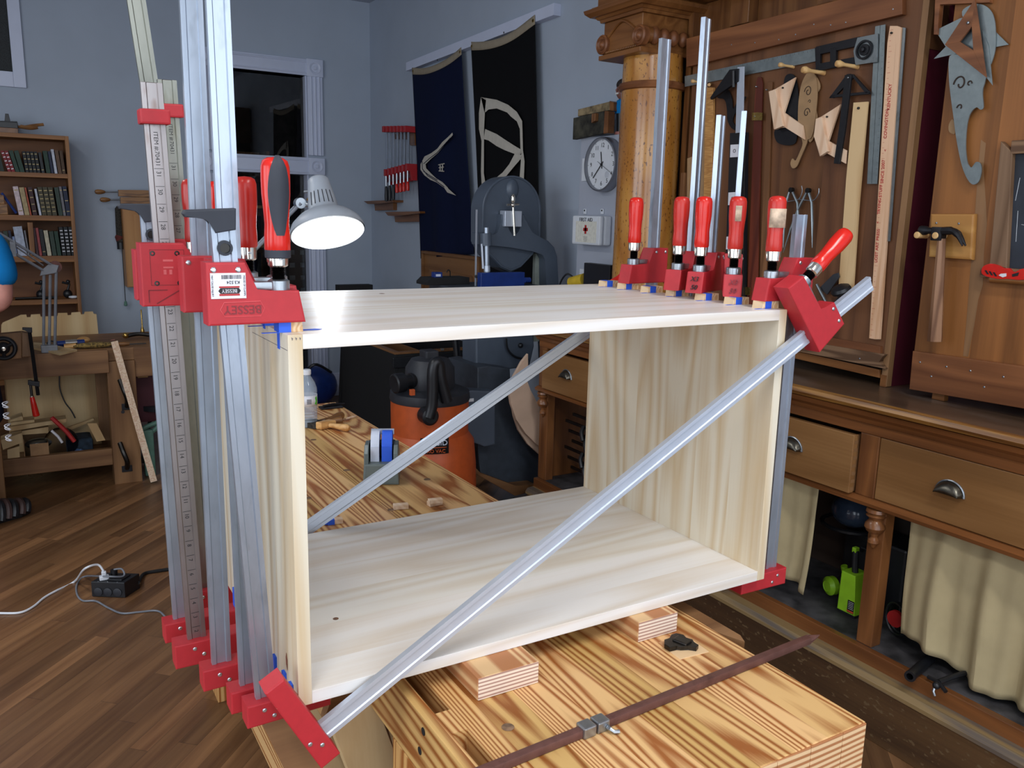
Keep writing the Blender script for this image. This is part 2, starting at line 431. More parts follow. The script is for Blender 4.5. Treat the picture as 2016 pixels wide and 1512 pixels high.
M['wall'] = plain('blue_grey_wall_paint', rgb(172, 182, 196), 0.75, var=0.02, sc=3, spec=0.3)
M['wallpil'] = plain('grey_lilac_board', rgb(172, 177, 190), 0.7, var=0.02, sc=3)
M['trimw'] = plain('white_trim_paint', rgb(205, 212, 232), 0.45, var=0.015, sc=8)
M['ceil'] = plain('ceiling_paint', rgb(178, 184, 196), 0.8, var=0.02, sc=3)
def glass(name, tint=(1, 1, 1, 1), rough=0.0, ior=1.45):
    t = NT(name); t.b.inputs['Base Color'].default_value = tint
    t.b.inputs['Transmission Weight'].default_value = 1.0; t.b.inputs['Roughness'].default_value = rough; t.b.inputs['IOR'].default_value = ior
    return t.m
M['glass'] = glass('window_glass')
_t = NT('clear_plastic'); _t.b.inputs['Alpha'].default_value = .38; M['pet'] = _t.fin(rgb(190, 205, 220), .12, 0, .8)
M['vinyl'] = glass('clear_bag_film', (0.92, 0.95, 1, 1), 0.25, 1.1)
def floor_mat():
    t = NT('oak_strip_floor'); v = t.coord()
    m = t.mapping(v, rot=(0, 0, radians(-47)))
    sx = t.n('ShaderNodeSeparateXYZ'); t.l(m, sx.inputs[0])
    pw, L = 0.062, 0.9
    row = t.math('FLOOR', t.math('DIVIDE', sx.outputs[1], pw))
    w1 = t.n('ShaderNodeTexWhiteNoise', noise_dimensions='1D'); t.l(row, w1.inputs['W'])
    uu = t.math('ADD', t.math('DIVIDE', sx.outputs[0], L), t.math('MULTIPLY', w1.outputs[0], 5.0))
    bi = t.math('FLOOR', uu)
    idx = t.math('ADD', t.math('MULTIPLY', row, 17.31), t.math('MULTIPLY', bi, 5.77))
    w2 = t.n('ShaderNodeTexWhiteNoise', noise_dimensions='1D'); t.l(idx, w2.inputs['W'])
    cb = t.n('ShaderNodeCombineXYZ'); t.l(idx, cb.inputs[0]); t.l(idx, cb.inputs[2])
    mm = t.vmath('ADD', m, cb.outputs[0])
    g = t.noise(t.mapping(mm, sc=(0.06, 1, 1)), 30, 3, 0.6)
    g2 = t.noise(t.mapping(mm, sc=(0.15, 1, 1)), 6, 2, 0.5)
    col = t.ramp(t.math('ADD', t.math('MULTIPLY', g, 0.6), t.math('MULTIPLY', g2, 0.4)), [(0.35, rgb(96, 64, 40)), (0.65, rgb(138, 100, 66))])
    k = t.math('ADD', t.math('MULTIPLY', w2.outputs[0], 0.62), 0.66)
    gc = t.n('ShaderNodeCombineXYZ')
    for i in range(3): t.l(k, gc.inputs[i])
    col = t.mix(1.0, col, gc.outputs[0], 'MULTIPLY')
    fy = t.math('FRACT', t.math('DIVIDE', sx.outputs[1], pw)); fx = t.math('FRACT', uu)
    seam = t.math('MAXIMUM', t.math('LESS_THAN', fy, 0.02), t.math('LESS_THAN', fx, 0.002))
    col = t.mix(t.math('MULTIPLY', seam, 0.6), col, rgb(30, 20, 14))
    dust = t.noise(v, 14, 6, 0.8)
    col = t.mix(t.ramp(dust, [(0.72, (0, 0, 0, 1)), (0.82, (0.4, 0.4, 0.4, 1))]), col, rgb(170, 160, 150))
    rr = t.ramp(t.noise(v, 3, 4), [(0.3, (0.26,) * 3), (0.7, (0.42,) * 3)])
    return t.fin(col, rr, 0, 0.5)
M['floor'] = floor_mat()
M['shelfoak'] = wood('bookcase_oak', rgb(158, 108, 62), rgb(122, 78, 42), 'x', 4, 0.08, 8, 0.5, contrast=(0, 1), fine=0.4)
M['shelfoak_z'] = wood('bookcase_oak_upright', rgb(156, 108, 64), rgb(120, 78, 44), 'z', 4, 0.08, 8, 0.5, contrast=(0, 1), fine=0.4)
M['shelfback'] = wood('bookcase_back', rgb(128, 84, 52), rgb(100, 62, 36), 'x', 5, 0.12, 5, 0.6, contrast=(0, 1))
M['bench2'] = wood('far_bench_oak', rgb(142, 104, 68), rgb(106, 72, 44), 'x', 5, 0.1, 6, 0.55, contrast=(0, 1), fine=0.3)
M['bench2_z'] = wood('far_bench_oak_upright', rgb(140, 102, 66), rgb(108, 74, 44), 'z', 5, 0.1, 6, 0.55, contrast=(0, 1), fine=0.3)
M['ply'] = wood('pine_panel_far', rgb(206, 180, 136), rgb(184, 150, 104), 'z', 5, 0.1, 4, 0.6, contrast=(0, 1))
M['honey'] = wood('honey_cabinet', rgb(186, 134, 78), rgb(160, 108, 58), 'z', 4, 0.1, 6, 0.45, contrast=(0, 1))
M['birch'] = plain('birch_plywood', rgb(206, 176, 152), 0.6, var=0.06, sc=8)
M['chestwood'] = wood('chest_lid_wood', rgb(136, 96, 60), rgb(112, 76, 46), 'y', 4, 0.1, 6, 0.5, contrast=(0, 1))
M['saw'] = metal('grey_blue_machine_paint', rgb(84, 94, 108), 0.4, 0.1, 12, met=0.1)
M['saw_dark'] = plain('dark_machine_grey', rgb(58, 65, 75), 0.5)
M['orange'] = plain('orange_plastic', rgb(196, 88, 40), 0.45, var=0.05)
M['vacgrey'] = plain('charcoal_plastic', rgb(46, 48, 54), 0.5, var=0.1)
M['green'] = plain('lime_green_plastic', rgb(150, 205, 40), 0.4, var=0.05)
M['lampgrey'] = plain('grey_lamp_enamel', rgb(150, 156, 164), 0.4, var=0.03)
M['lampwhite'] = plain('white_lamp_lining', rgb(235, 238, 240), 0.35, var=0.01)
M['greyarm'] = plain('grey_painted_steel', rgb(120, 124, 132), 0.4)
def emis(name, c, s):
    t = NT(name); t.b.inputs['Base Color'].default_value = c
    t.b.inputs['Emission Color'].default_value = c; t.b.inputs['Emission Strength'].default_value = s
    return t.m
M['diffuser'] = emis('unseen_strip_diffuser', (0.98, 0.98, 1, 1), 3.0)  # glowing cover of the unseen ceiling strips
M['bulb'] = emis('lit_bulb', (0.93, 0.97, 1.0, 1), 26.0)
M['white'] = plain('white_enamel', rgb(222, 226, 232), 0.35, var=0.02)
M['clockrim'] = metal('brushed_clock_rim', rgb(150, 152, 160), 0.35, 0.06, 40, met=0.8)
M['tealplastic'] = plain('green_grey_casting', rgb(96, 106, 104), 0.35)
M['blueshirt'] = cloth('bright_blue_shirt', rgb(20, 120, 188), 0.12, 12)
M['navyshort'] = cloth('dark_navy_shorts', rgb(20, 22, 40))
M['skin'] = plain('skin', rgb(205, 142, 128), 0.55, var=0.05, sc=20)
M['hair'] = plain('dark_hair', rgb(46, 34, 26), 0.7, var=0.2, sc=80)
M['brownleather'] = plain('brown_sandal_leather', rgb(66, 46, 42), 0.6)
M['card'] = plain('brown_cardboard', rgb(146, 112, 78), 0.8)
M['bluerag'] = cloth('light_blue_cloth', rgb(104, 132, 176))
M['yellow'] = plain('yellow_plastic', rgb(200, 168, 44), 0.5)
M['bluep'] = plain('blue_anodised', rgb(26, 52, 120), 0.35)
M['toolwood'] = wood('turned_boxwood', rgb(214, 168, 108), rgb(186, 136, 80), 'x', 4, 0.2, 20, 0.35)
M['toolwood2'] = wood('turned_dark_handle', rgb(150, 106, 62), rgb(116, 78, 44), 'x', 5, 0.2, 20, 0.4)
M['bristle'] = plain('dark_bristles', rgb(52, 48, 42), 0.9, var=0.4, sc=120)
M['mesh'] = plain('dark_window_screen', rgb(40, 44, 46), 0.7, var=0.3, sc=200)
M['greenrag'] = plain('faded_green_tool', rgb(92, 132, 116), 0.6)
M['teeth'] = plain('white_detail', rgb(225, 222, 215), 0.5, var=0.02)
M['hammerwood'] = wood('worn_hickory_handle', rgb(150, 112, 84), rgb(112, 78, 56), 'z', 5, 0.06, 20, 0.4)
M['mountwood'] = wood('golden_mount_block', rgb(198, 150, 84), rgb(170, 120, 62), 'y', 5, 0.1, 8, 0.45)
M['trayred'] = plain('red_pouch_edge', rgb(178, 36, 36), 0.5)
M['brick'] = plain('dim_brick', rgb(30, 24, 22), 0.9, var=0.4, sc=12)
# ---------------------------------------------------------------- room shell
XR, XL, YF, YB, ZC = 2.42, -3.6, -3.2, 5.95, 3.28
struct('floor', MB().box((XL - .1, YF - .1, -.1), (XR + .1, YB + .1, 0)), M['floor'])
struct('ceiling', MB().box((XL - .1, YF - .1, ZC), (XR + .1, YB + .1, ZC + .1)), M['ceil'])
struct('wall_right', MB().box((XR, YF - .1, 0), (XR + .1, YB + .1, ZC)), M['wall'])
mb = MB()
for a, b in (((YF - .1, 0), (YB + .1, .6)), ((YF - .1, 3.0), (YB + .1, ZC)), ((YF - .1, .6), (-1.9, 3.0)), ((-.1, .6), (.1, 3.0)), ((1.9, .6), (YB + .1, 3.0))):
    mb.box((XL - .1, a[0], a[1]), (XL, b[0], b[1]))
struct('wall_left', mb, M['wall'])
for i, (y0, y1) in enumerate(((-1.9, -.1), (.1, 1.9))):
    mb = MB()
    for a, b in (((y0, .6), (y1, .66)), ((y0, 2.94), (y1, 3.0)), ((y0, .66), (y0 + .06, 2.94)), ((y1 - .06, .66), (y1, 2.94))):
        mb.box((XL - .08, a[0], a[1]), (XL - .02, b[0], b[1]))
    struct('window_%d' % (i + 5), mb, M['trimw'])
# back wall with doorway (and transom) and a window
dL, dR = at(412, 150, 'y', YB).x, at(603, 155, 'y', YB).x
dT = at(560, 145, 'y', YB).z; dM1 = at(560, 308, 'y', YB).z; dM0 = at(560, 342, 'y', YB).z
wR = at(25, 140, 'y', YB).x; wB = at(25, 142, 'y', YB).z; wL = wR - 0.95; wT = 3.1
mb = MB()
mb.box((XL, YB, 0), (wL, YB + .14, ZC)); mb.box((wL, YB, 0), (wR, YB + .14, wB)); mb.box((wL, YB, wT), (wR, YB + .14, ZC))
mb.box((wR, YB, 0), (dL, YB + .14, ZC)); mb.box((dL, YB, dT), (dR, YB + .14, ZC)); mb.box((dR, YB, 0), (XR, YB + .14, ZC))
struct('wall_back', mb, M['wall'])
# front wall (behind the camera): shop window bays let the daylight in
mb = MB()
mb.box((XL, YF - .14, 0), (XR, YF, 0.55)); mb.box((XL, YF - .14, 3.05), (XR, YF, ZC))
for x0, x1 in ((XL, -3.3), (-1.55, -1.4), (0.35, 0.5), (2.2, XR)): mb.box((x0, YF - .14, 0.55), (x1, YF, 3.05))
struct('wall_front', mb, M['wall'])
for i, (x0, x1) in enumerate(((-3.3, -1.55), (-1.4, 0.35), (0.5, 2.2))):
    mb = MB()
    for a, b in (((x0, 0.55), (x1, 0.61)), ((x0, 2.99), (x1, 3.05)), ((x0, 0.61), (x0 + .06, 2.99)), ((x1 - .06, 0.61), (x1, 2.99))):
        mb.box((a[0], YF - .1, a[1]), (b[0], YF - .03, b[1]))
    w = struct('window_%d' % (i + 2), mb, M['trimw'])
# baseboards
zb = 0.2
struct('baseboard_back', MB().box((XL, YB - .02, 0), (dL - .14, YB, zb)).box((dR + .14, YB - .02, 0), (XR, YB, zb), 0.003), M['trimw'])
struct('baseboard_right', MB().box((XR - .02, 2.7, 0), (XR, YB - .02, zb), 0.003), M['trimw'])
# doorway: fluted casing, corner blocks with bullseyes, transom pane and the dark room beyond
cw = 0.125
mb = MB()
for x0 in (dL - cw, dR):
    for z0, z1 in ((0.22, dM0 - .02), (dM1 + .02, dT)):
        mb.box((x0, YB - .025, z0), (x0 + cw, YB, z1), 0.003)
        for k in range(3): mb.cyl((x0 + .03 + k * .033, YB - .025, z0), (x0 + .03 + k * .033, YB - .025, z1), 0.009, 8)
    mb.box((x0 - .005, YB - .035, 0), (x0 + cw + .005, YB, 0.24), 0.003)
    for zc in (dT + cw / 2, (dM0 + dM1) / 2):
        mb.box((x0 - .005, YB - .036, zc - cw / 2 - .005), (x0 + cw + .005, YB, zc + cw / 2 + .005), 0.004)
        mb.lathe((x0 + cw / 2, YB - .036, zc), (0, -1, 0), [(.048, -.004), (.046, .006), (.036, .004), (.03, -.001), (.016, -.001), (.014, .008), (0, .01)], 20)
for z0, z1 in ((dT, dT + cw), (dM0, dM1)):
    mb.box((dL, YB - .025, z0), (dR, YB, z1), 0.003)
    mb.cyl((dL, YB - .025, z1 - .02), (dR, YB - .025, z1 - .02), .008, 8); mb.cyl((dL, YB - .025, z0 + .02), (dR, YB - .025, z0 + .02), .006, 8)
    mb.box((dL, YB, z0), (dR, YB + .14, z1 if z0 < dT else z0 + .001))
for x0 in (dL - .002, dR - .012):
    mb.box((x0, YB, 0), (x0 + .014, YB + .14, dT))
door = struct('door_1', mb, M['trimw'])
struct('transom_pane', MB().box((dL + .01, YB + .06, dM1), (dR - .01, YB + .066, dT)), M['glass'], door)
struct('door_pane', MB().box((dL + .012, YB + .1, 0.0), (dR - .012, YB + .106, dM0)), M['glass'], door)
# dim room beyond the doorway
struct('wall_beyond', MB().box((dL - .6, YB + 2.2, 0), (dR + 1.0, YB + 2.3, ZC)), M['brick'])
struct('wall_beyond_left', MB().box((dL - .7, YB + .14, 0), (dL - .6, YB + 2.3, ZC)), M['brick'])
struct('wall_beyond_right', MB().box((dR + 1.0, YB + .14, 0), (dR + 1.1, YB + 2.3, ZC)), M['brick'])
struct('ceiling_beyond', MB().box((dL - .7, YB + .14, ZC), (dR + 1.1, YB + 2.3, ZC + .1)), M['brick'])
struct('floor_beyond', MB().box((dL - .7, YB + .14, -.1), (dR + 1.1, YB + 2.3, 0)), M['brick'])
# window with dark screen, high on the back wall
mb = MB()
for a, b in (((wR - .0, wB - .1), (wR + .075, wT + .1)), ((wL - .075, wB - .1), (wL, wT + .1)), ((wL, wB - .1), (wR, wB)), ((wL, wT), (wR, wT + .1))):
    mb.box((a[0], YB - .022, a[1]), (b[0], YB, b[1]), 0.003)
win = struct('window_1', mb, M['trimw'])
struct('insect_screen', MB().box((wL, YB + .03, wB), (wR, YB + .034, wT)), M['mesh'], win)
# card-index cabinet and shelves seen through the doorway
t = thing('card_index_cabinet', 'black card index cabinet with rows of small white label holders beyond the doorway', 'cabinet', (2.1, YB + .75, 0))
out('carcass', MB().box((1.86, YB + .7, 0), (2.5, YB + 1.1, 1.5), 0.005), M['blackm'], t)
mb = MB()
for r in range(9):
    for c in range(6):
        x = 1.89 + c * .10; z = .5 + r * .115
        mb.box((x, YB + .695, z), (x + .05, YB + .70, z + .042))
out('label_holder', mb, M['old_steel'], t, kind='stuff')
t = thing('display_shelves', 'dark wooden shelves of upright books beyond the doorway glass', 'shelf', (dL + .3, YB + .8, 0))
out('shelf_frame', MB().box((dL + .0, YB + .8, 0), (dL + .03, YB + 1.05, 2.1)).box((dL + .62, YB + .8, 0), (dL + .65, YB + 1.04, 2.1)).box((dL, YB + 1.04, 0), (dL + .65, YB + 1.06, 2.1)), M['oak_z'], t)
for z in (.9, 1.25, 1.6, 1.95): out('shelf_board', MB().box((dL + .03, YB + .8, z), (dL + .62, YB + 1.04, z + .025)), M['poster'], t)
rnd = random.Random(3)
for z in (.925, 1.275, 1.625):
    x = dL + .04
    first = None
    while x < dL + .56:
        w = rnd.uniform(.02, .04); h = rnd.uniform(.2, .28)
        c = rnd.choice(['black', 'navy', 'blackm', 'vacgrey', 'cabdark'])
        tag(out('book', MB().box((x, YB + .85, z), (x + w, YB + 1.0, z + h), .002), M[c]), 'dark spined book on the wooden shelves beyond the doorway glass', 'book', 'books seen through the doorway')
        x += w + rnd.uniform(.002, .006)
# plastered pier carrying the clock
py0 = at(1139, 400, 'x', 2.3).y
zt = at(1140, 273, 'x', 2.3).z
struct('trim_1', MB().box((2.3, 1.9, 0), (XR, py0, zt), 0.004), M['wallpil'])
# ---------------------------------------------------------------- camera
cam = bpy.data.cameras.new('camera'); co = bpy.data.objects.new('camera', cam); COL.objects.link(co)
cam.sensor_fit = 'HORIZONTAL'; cam.sensor_width = 36.0; cam.lens = 36.0 * F / 2016.0; cam.clip_start = 0.02
R3 = Matrix((CM[0], -CM[1], -CM[2])).transposed()
co.matrix_world = Matrix.Translation(CAMP) @ R3.to_4x4()
SC.camera = co
# ---------------------------------------------------------------- light
wd = bpy.data.worlds.new('sky'); SC.world = wd; wd.use_nodes = True
bg = wd.node_tree.nodes['Background']; bg.inputs[0].default_value = (0.72, 0.84, 1.0, 1); bg.inputs[1].default_value = 1.0
def area(name, loc, sx, sy, target, e, c):
    L = bpy.data.lights.new(name, 'AREA'); L.shape = 'RECTANGLE'; L.size = sx; L.size_y = sy; L.energy = e; L.color = c
    o = bpy.data.objects.new(name, L); COL.objects.link(o); o.location = loc
    o.rotation_euler = (V(target) - V(loc)).to_track_quat('-Z', 'Y').to_euler()
    return o
area('window_daylight_a', (-2.42, YF - .05, 1.8), 1.6, 2.3, (-2.42, 5, 1.2), 32, (0.86, 0.93, 1.0))
area('window_daylight_b', (-0.52, YF - .05, 1.8), 1.6, 2.3, (-0.52, 5, 1.2), 28, (0.86, 0.93, 1.0))
area('window_daylight_c', (1.35, YF - .05, 1.8), 1.6, 2.3, (1.35, 5, 1.2), 24, (0.86, 0.93, 1.0))
area('left_daylight_a', (XL - .03, -1.0, 1.8), 1.65, 2.2, (5, -1.0, 1.2), 42, (0.86, 0.93, 1.0))
area('left_daylight_b', (XL - .03, 1.0, 1.8), 1.65, 2.2, (5, 1.0, 1.2), 38, (0.86, 0.93, 1.0))
SC.view_settings.view_transform = 'Standard'; SC.view_settings.look = 'None'
SC.view_settings.gamma = 1.0; SC.view_settings.use_curve_mapping = False; SC.view_settings.exposure = 0.05
SC.cycles.max_bounces = 7; SC.cycles.diffuse_bounces = 4; SC.cycles.glossy_bounces = 4; SC.cycles.transmission_bounces = 6
SC.cycles.sample_clamp_indirect = 6; SC.cycles.caustics_reflective = False; SC.cycles.caustics_refractive = False
# unseen ceiling strip lamps, the pair behind the camera added to brighten upward faces
for lx_, ly_, lab in ((-1.2, 2.6, 'long white ceiling strip lamp over the middle of the room'), (-0.9, -1.3, 'unseen strip lamp added behind the camera for top light, on the window side'), (0.9, -1.3, 'unseen strip lamp added behind the camera for top light, nearer the counter')):
    t = thing('unseen_ceiling_lamp', lab, 'lamp', (lx_, ly_, ZC))
    out('lamp_body', MB().box((lx_ - .1, ly_ - .7, ZC - .06), (lx_ + .1, ly_ + .7, ZC), .01), M['white'], t)
    out('diffuser', MB().box((lx_ - .08, ly_ - .68, ZC - .09), (lx_ + .08, ly_ + .68, ZC - .06), .01), M['diffuser'], t)
    area('unseen_strip_light', (lx_, ly_, ZC - .1), .16, 1.36, (lx_, ly_ + .001, 0), 27 if ly_ < 0 else 22, (1.0, .99, .97))
# ---------------------------------------------------------------- pine carcass on the bench
Z0 = 0.90; W_, D_, H_, T_ = 0.9246, 0.5871, 0.5309, 0.0195
car = thing('cabinet_carcass', 'large open pine cabinet carcass standing on blocks on the workbench', 'cabinet', (W_ / 2, D_ / 2, Z0))
def board(name, a, b, m): return out(name, MB().box(a, b, 0.0007), M[m], car)
sl = board('side_panel', (0, 0, Z0), (T_, D_, Z0 + H_), 'pine_z')
sr = board('side_panel', (W_ - T_, 0, Z0), (W_, D_, Z0 + H_), 'pine_z')
tp = board('top_panel', (T_, 0, Z0 + H_ - T_), (W_ - T_, D_, Z0 + H_), 'pine_x')
bp = board('bottom_panel', (T_, 0, Z0), (W_ - T_, D_, Z0 + T_), 'pine_x')
# knots
for p, s, pr in (((at(661, 1218, 'z', Z0 + T_)), (.010, .005), bp), (at(752, 578, 'z', Z0 + H_), (.012, .006), tp)):
    out('knot', MB().lathe(p + V((0, 0, .0001)), (0, 0, 1), [(s[1], 0), (s[1] * .6, .0004), (0, .0005)], 14), plain('knot_brown', rgb(120, 84, 60), .6, var=.4, sc=300), pr)
kp = at(565, 1302, 'x', 0)
out('knot', MB().prism([kp + V((-.0004, a, b)) for a, b in ((-.003, -.013), (.003, -.006), (.004, .005), (0, .014), (-.004, .004))], (-.0003, 0, 0)), plain('knot_red_brown', rgb(130, 78, 58), .6, var=.3, sc=300), sl)
# pencil line and initials on the joint
a = at(497, 659, 'x', 0); b = at(566, 690, 'x', 0)
out('pencil_line', MB().box((-.0004, min(a.y, b.y), Z0 + H_ - T_ - .0012), (-.0001, max(a.y, b.y), Z0 + H_ - T_ - .0006)), M['inkgrey'], sl)
for k in range(3):
    x = .0045 + k * .0052
    out('pencil_mark', MB().prism([(x, -.0003, Z0 + H_ - .003 - k * .0002), (x + .0022, -.0003, Z0 + H_ - .0045), (x + .0012, -.0003, Z0 + H_ - .0075)], (0, -.0002, 0)), M['inkgrey'], sl)
# ---------------------------------------------------------------- glue-up pads on the dovetail sockets
zt_ = Z0 + H_
def pad(name, a, b, label, group=None, tape_from=.35):
    """tapered wooden pad held with blue tape; a,b corner bounds"""
    t = thing(name, label, 'block', ((a[0] + b[0]) / 2, (a[1] + b[1]) / 2, a[2]), group)
    mb = MB(); x0, y0, z0 = a; x1, y1, z1 = b
    mb.prism([(x0, y0, z0), (x1, y0, z0), (x1 - .001, y0, z1), (x0 + .002, y0, z1)], (0, y1 - y0, 0), .0006)
    out('wood_pad', mb, M['block'], t)
    tx = x0 + (x1 - x0) * tape_from
    mb = MB().box((tx - .008, y0 - .0004, z0 + .0002), (tx + .008, y1 + .0004, z1 + .0004))
    mb.box((tx - .03, y0 - .001, z0 + .0001), (tx - .008, y0 + .006, z0 + .0005))
    out('tape_strip', mb, M['tape'], t)
    return t
Yp = [.517, .446, .362, .279, .190, .108, .034]
words = ['farthest from the camera, beside the leaning diagonal clamp', 'second from the back, under the tall single-bar clamp jaw', 'third from the back with no jaw over it',
         'fourth from the back, under the jaw with the stubby end', 'under the clamp jaw inked with bold numbers', 'under the jaw with faded ink numbers', 'nearest the front corner, under the jaw that overhangs the cabinet']
for y, w in zip(Yp, words):
    pad('clamp_pad', (.882, y - .013, zt_), (.9246, y + .013, zt_ + .0135), 'taped wooden pad, ' + w)
for i, y in enumerate((.037, .11, .19, .29, .385, .46, .57)):
    t = pad('clamp_pad', (.001, y - .012, zt_), (.028, y + .012, zt_ + .0135),
            ['pale pad block with blue tape at the front corner under the stickered red jaw', 'pad block with blue tape just behind the stickered red jaw', 'pad block with tape under the third red jaw along the short clamp row',
             'pad block with tape under the boxy screwed red jaw', 'pad block with tape under the jaw of the short hooked bar', 'pad block with tape under the jaw of the dark numbered bar', 'pad block with tape under the rearmost red jaw of the big clamp row'][i], tape_from=.1)
    # tape run down the outside face and along the top
    out('tape_tail', MB().box((-.0008, y + .001, zt_ - (.024 if i == 0 else .006)), (-.0001, y + .012, zt_ + .012)), M['tape'], t)
    if i == 0: out('tape_tail', MB().prism([(.03, y - .003, zt_ + .0002), (.052, y - .003, zt_ + .0002), (.058, y + .002, zt_ + .0002), (.05, y + .008, zt_ + .0002), (.03, y + .007, zt_ + .0002)], (0, 0, .0004)), M['tape'], t)
for i, y in enumerate((.03, .065, .118, .2, .3, .385, .49, .575)):
    t = thing('clamp_pad', ['small pad with blue tape low on the cabinet side at the front bottom corner', 'small pad with blue tape beside the frontmost lower red jaw', 'pad taped low on the cabinet side by the second lower red jaw', 'pad taped low on the cabinet side by the third lower red jaw',
                            'pad taped low on the cabinet side by the fourth lower red jaw', 'pad taped low on the cabinet side by the fifth lower red jaw', 'pad taped low on the cabinet side by the sixth lower red jaw', 'pad taped low on the cabinet side by the farthest lower red jaw'][i], 'block', (0, y, Z0 - .01))
    out('wood_pad', MB().box((-.003, y - .011, Z0 - .012), (.022, y + .011, Z0)), M['block'], t)
    out('tape_strip', MB().box((-.0042, y - .006, Z0 - .012), (-.0002, y + .007, Z0 + .022)), M['tape'], t)
# ---------------------------------------------------------------- parallel clamps
def clamp(label, p0, p1, xj, s0, s1, group=None, jx=None, zj=None, style='k', bar='steel', handle='handle', tip=.093, back=-.031, arm=.042, sleeve=.079,
          jawt=.035, wy=.0355, soft=False, numbers=False, hscale=1.0, top_hook=False, stop=None, sticker=False, ink=None, uj=None, red='red', logo=False, name='parallel_clamp'):
    """p0,p1 bar end points, xj direction the jaws reach, s0/s1 distances along the bar of the fixed / sliding jaw faces"""
    p0 = V(p0); p1 = V(p1); zb = (p1 - p0).normalized(); L = (p1 - p0).length
    xj = V(xj); zj = V(zj) if zj else zb
    def fr(o, x, z):
        z = V(z).normalized(); x = (V(x) - z * V(x).dot(z)).normalized(); y = z.cross(x)
        return Matrix(((x.x, y.x, z.x, o.x), (x.y, y.y, z.y, o.y), (x.z, y.z, z.z, o.z), (0, 0, 0, 1)))
    t = thing(name, label, 'clamp', p0, group)
    B = fr(p0, xj, zb); Fj = fr(p0 + zb * s0, xj, zj); S = fr(p0 + zb * s1, uj if uj else xj, (V(uj).cross(V(xj).cross(zj))) if uj else zj)
    if uj:
        n = V(xj).cross(zj); z2 = n.cross(V(uj)); z2 = z2 if z2.dot(zb) > 0 else -z2; S = fr(p0 + zb * s1, uj, z2)
    w, th, g = .0145, .0049, .0022
    prof = [(-w, -th), (-w + .0065, -th), (-w + .008, -th + g), (w - .008, -th + g), (w - .0065, -th), (w, -th), (w, th), (w - .0065, th), (w - .008, th - g), (-w + .008, th - g), (-w + .0065, th), (-w, th)]
    mb = MB(); mb.T = B; mb.prism([(a, b, 0) for a, b in prof], (0, 0, L), .0006)
    out('bar', mb, M[bar], t)
    hw = wy / 2
    mb = MB(); mb.T = Fj
    if style == 'k':
        mb.prism([(back, -hw, 0), (tip, -hw, 0), (tip, -hw, -jawt + .002), (back, -hw, -jawt)], (0, wy, 0), .0022)
    else:
        mb.prism([(back - .006, -hw, 0), (tip, -hw, 0), (tip - .006, -hw, -jawt - .006), (back - .006, -hw, -jawt - .006)], (0, wy, 0), .002)
    fj = out('fixed_jaw', mb, M[red], t)
    mb = MB(); mb.T = Fj
    for sy in (-1, 1):
        for x, z in ((-.006, -.012), (.008, -.024)):
            mb = MB(); mb.T = Fj; mb.lathe((x, sy * hw, z), (0, sy, 0), [(.0034, -.001), (.0034, .0004), (.0022, .0014), (0, .0017)], 12); out('rivet', mb, M['rivet'], fj)
    mb = MB(); mb.T = S
    if style == 'k':
        mb.prism([(back, -hw, 0), (tip, -hw, 0), (tip - .008, -hw, arm), (.029, -hw, arm), (.0165, -hw, sleeve), (back, -hw, sleeve)], (0, wy, 0), .0026)
    else:
        mb.prism([(back - .008, -hw - .002, 0), (tip, -hw - .002, 0), (tip - .006, -hw - .002, arm), (.055, -hw - .002, arm), (.022, -hw - .002, .093), (back - .008, -hw - .002, .093)], (0, wy + .004, 0), .002)
    sj = out('sliding_jaw', mb, M[red], t)
    mb = MB(); mb.T = S
    if style == 'k':
        for sy in (-1, 1):
            for x in (-.022, .008):
                mb = MB(); mb.T = S; mb.lathe((x, sy * hw, sleeve - .009), (0, sy, 0), [(.0036, -.001), (.0036, .0004), (.0024, .0016), (0, .002)], 12); out('rivet', mb, M['rivet'], sj)
    else:
        for x, z in ((-.022, .078), (.012, .078), (-.018, .034), (.014, .034)):
            mb = MB(); mb.T = S; mb.lathe((x, -hw - .002, z), (0, -1, 0), [(.0038, -.001), (.0038, .0004), (.0018, .0005), (.0018, -.0008), (0, -.0008)], 12); out('screw', mb, M['dark_steel'], sj)
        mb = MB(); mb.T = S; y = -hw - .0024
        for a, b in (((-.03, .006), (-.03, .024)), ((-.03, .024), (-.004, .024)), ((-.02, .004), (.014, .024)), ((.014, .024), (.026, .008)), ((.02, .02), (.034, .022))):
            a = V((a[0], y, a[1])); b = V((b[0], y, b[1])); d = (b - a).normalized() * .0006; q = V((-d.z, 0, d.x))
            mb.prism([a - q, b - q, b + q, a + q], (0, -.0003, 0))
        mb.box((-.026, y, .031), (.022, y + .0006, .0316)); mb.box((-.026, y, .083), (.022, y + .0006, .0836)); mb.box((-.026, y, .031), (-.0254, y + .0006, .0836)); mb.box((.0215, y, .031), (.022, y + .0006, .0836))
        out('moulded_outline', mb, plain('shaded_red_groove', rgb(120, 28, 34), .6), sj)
        mb = MB(); mb.T = S
        mb.box((-.008, y, .066), (.006, y + .0005, .069)); mb.box((-.008, y, .056), (.006, y + .0005, .0585)); mb.box((-.008, y, .047), (-.004, y + .0005, .054)); mb.box((.0, y, .047), (.004, y + .0005, .054))
        out('moulded_marks', mb, plain('rubbed_red', rgb(205, 90, 92), .5), sj)
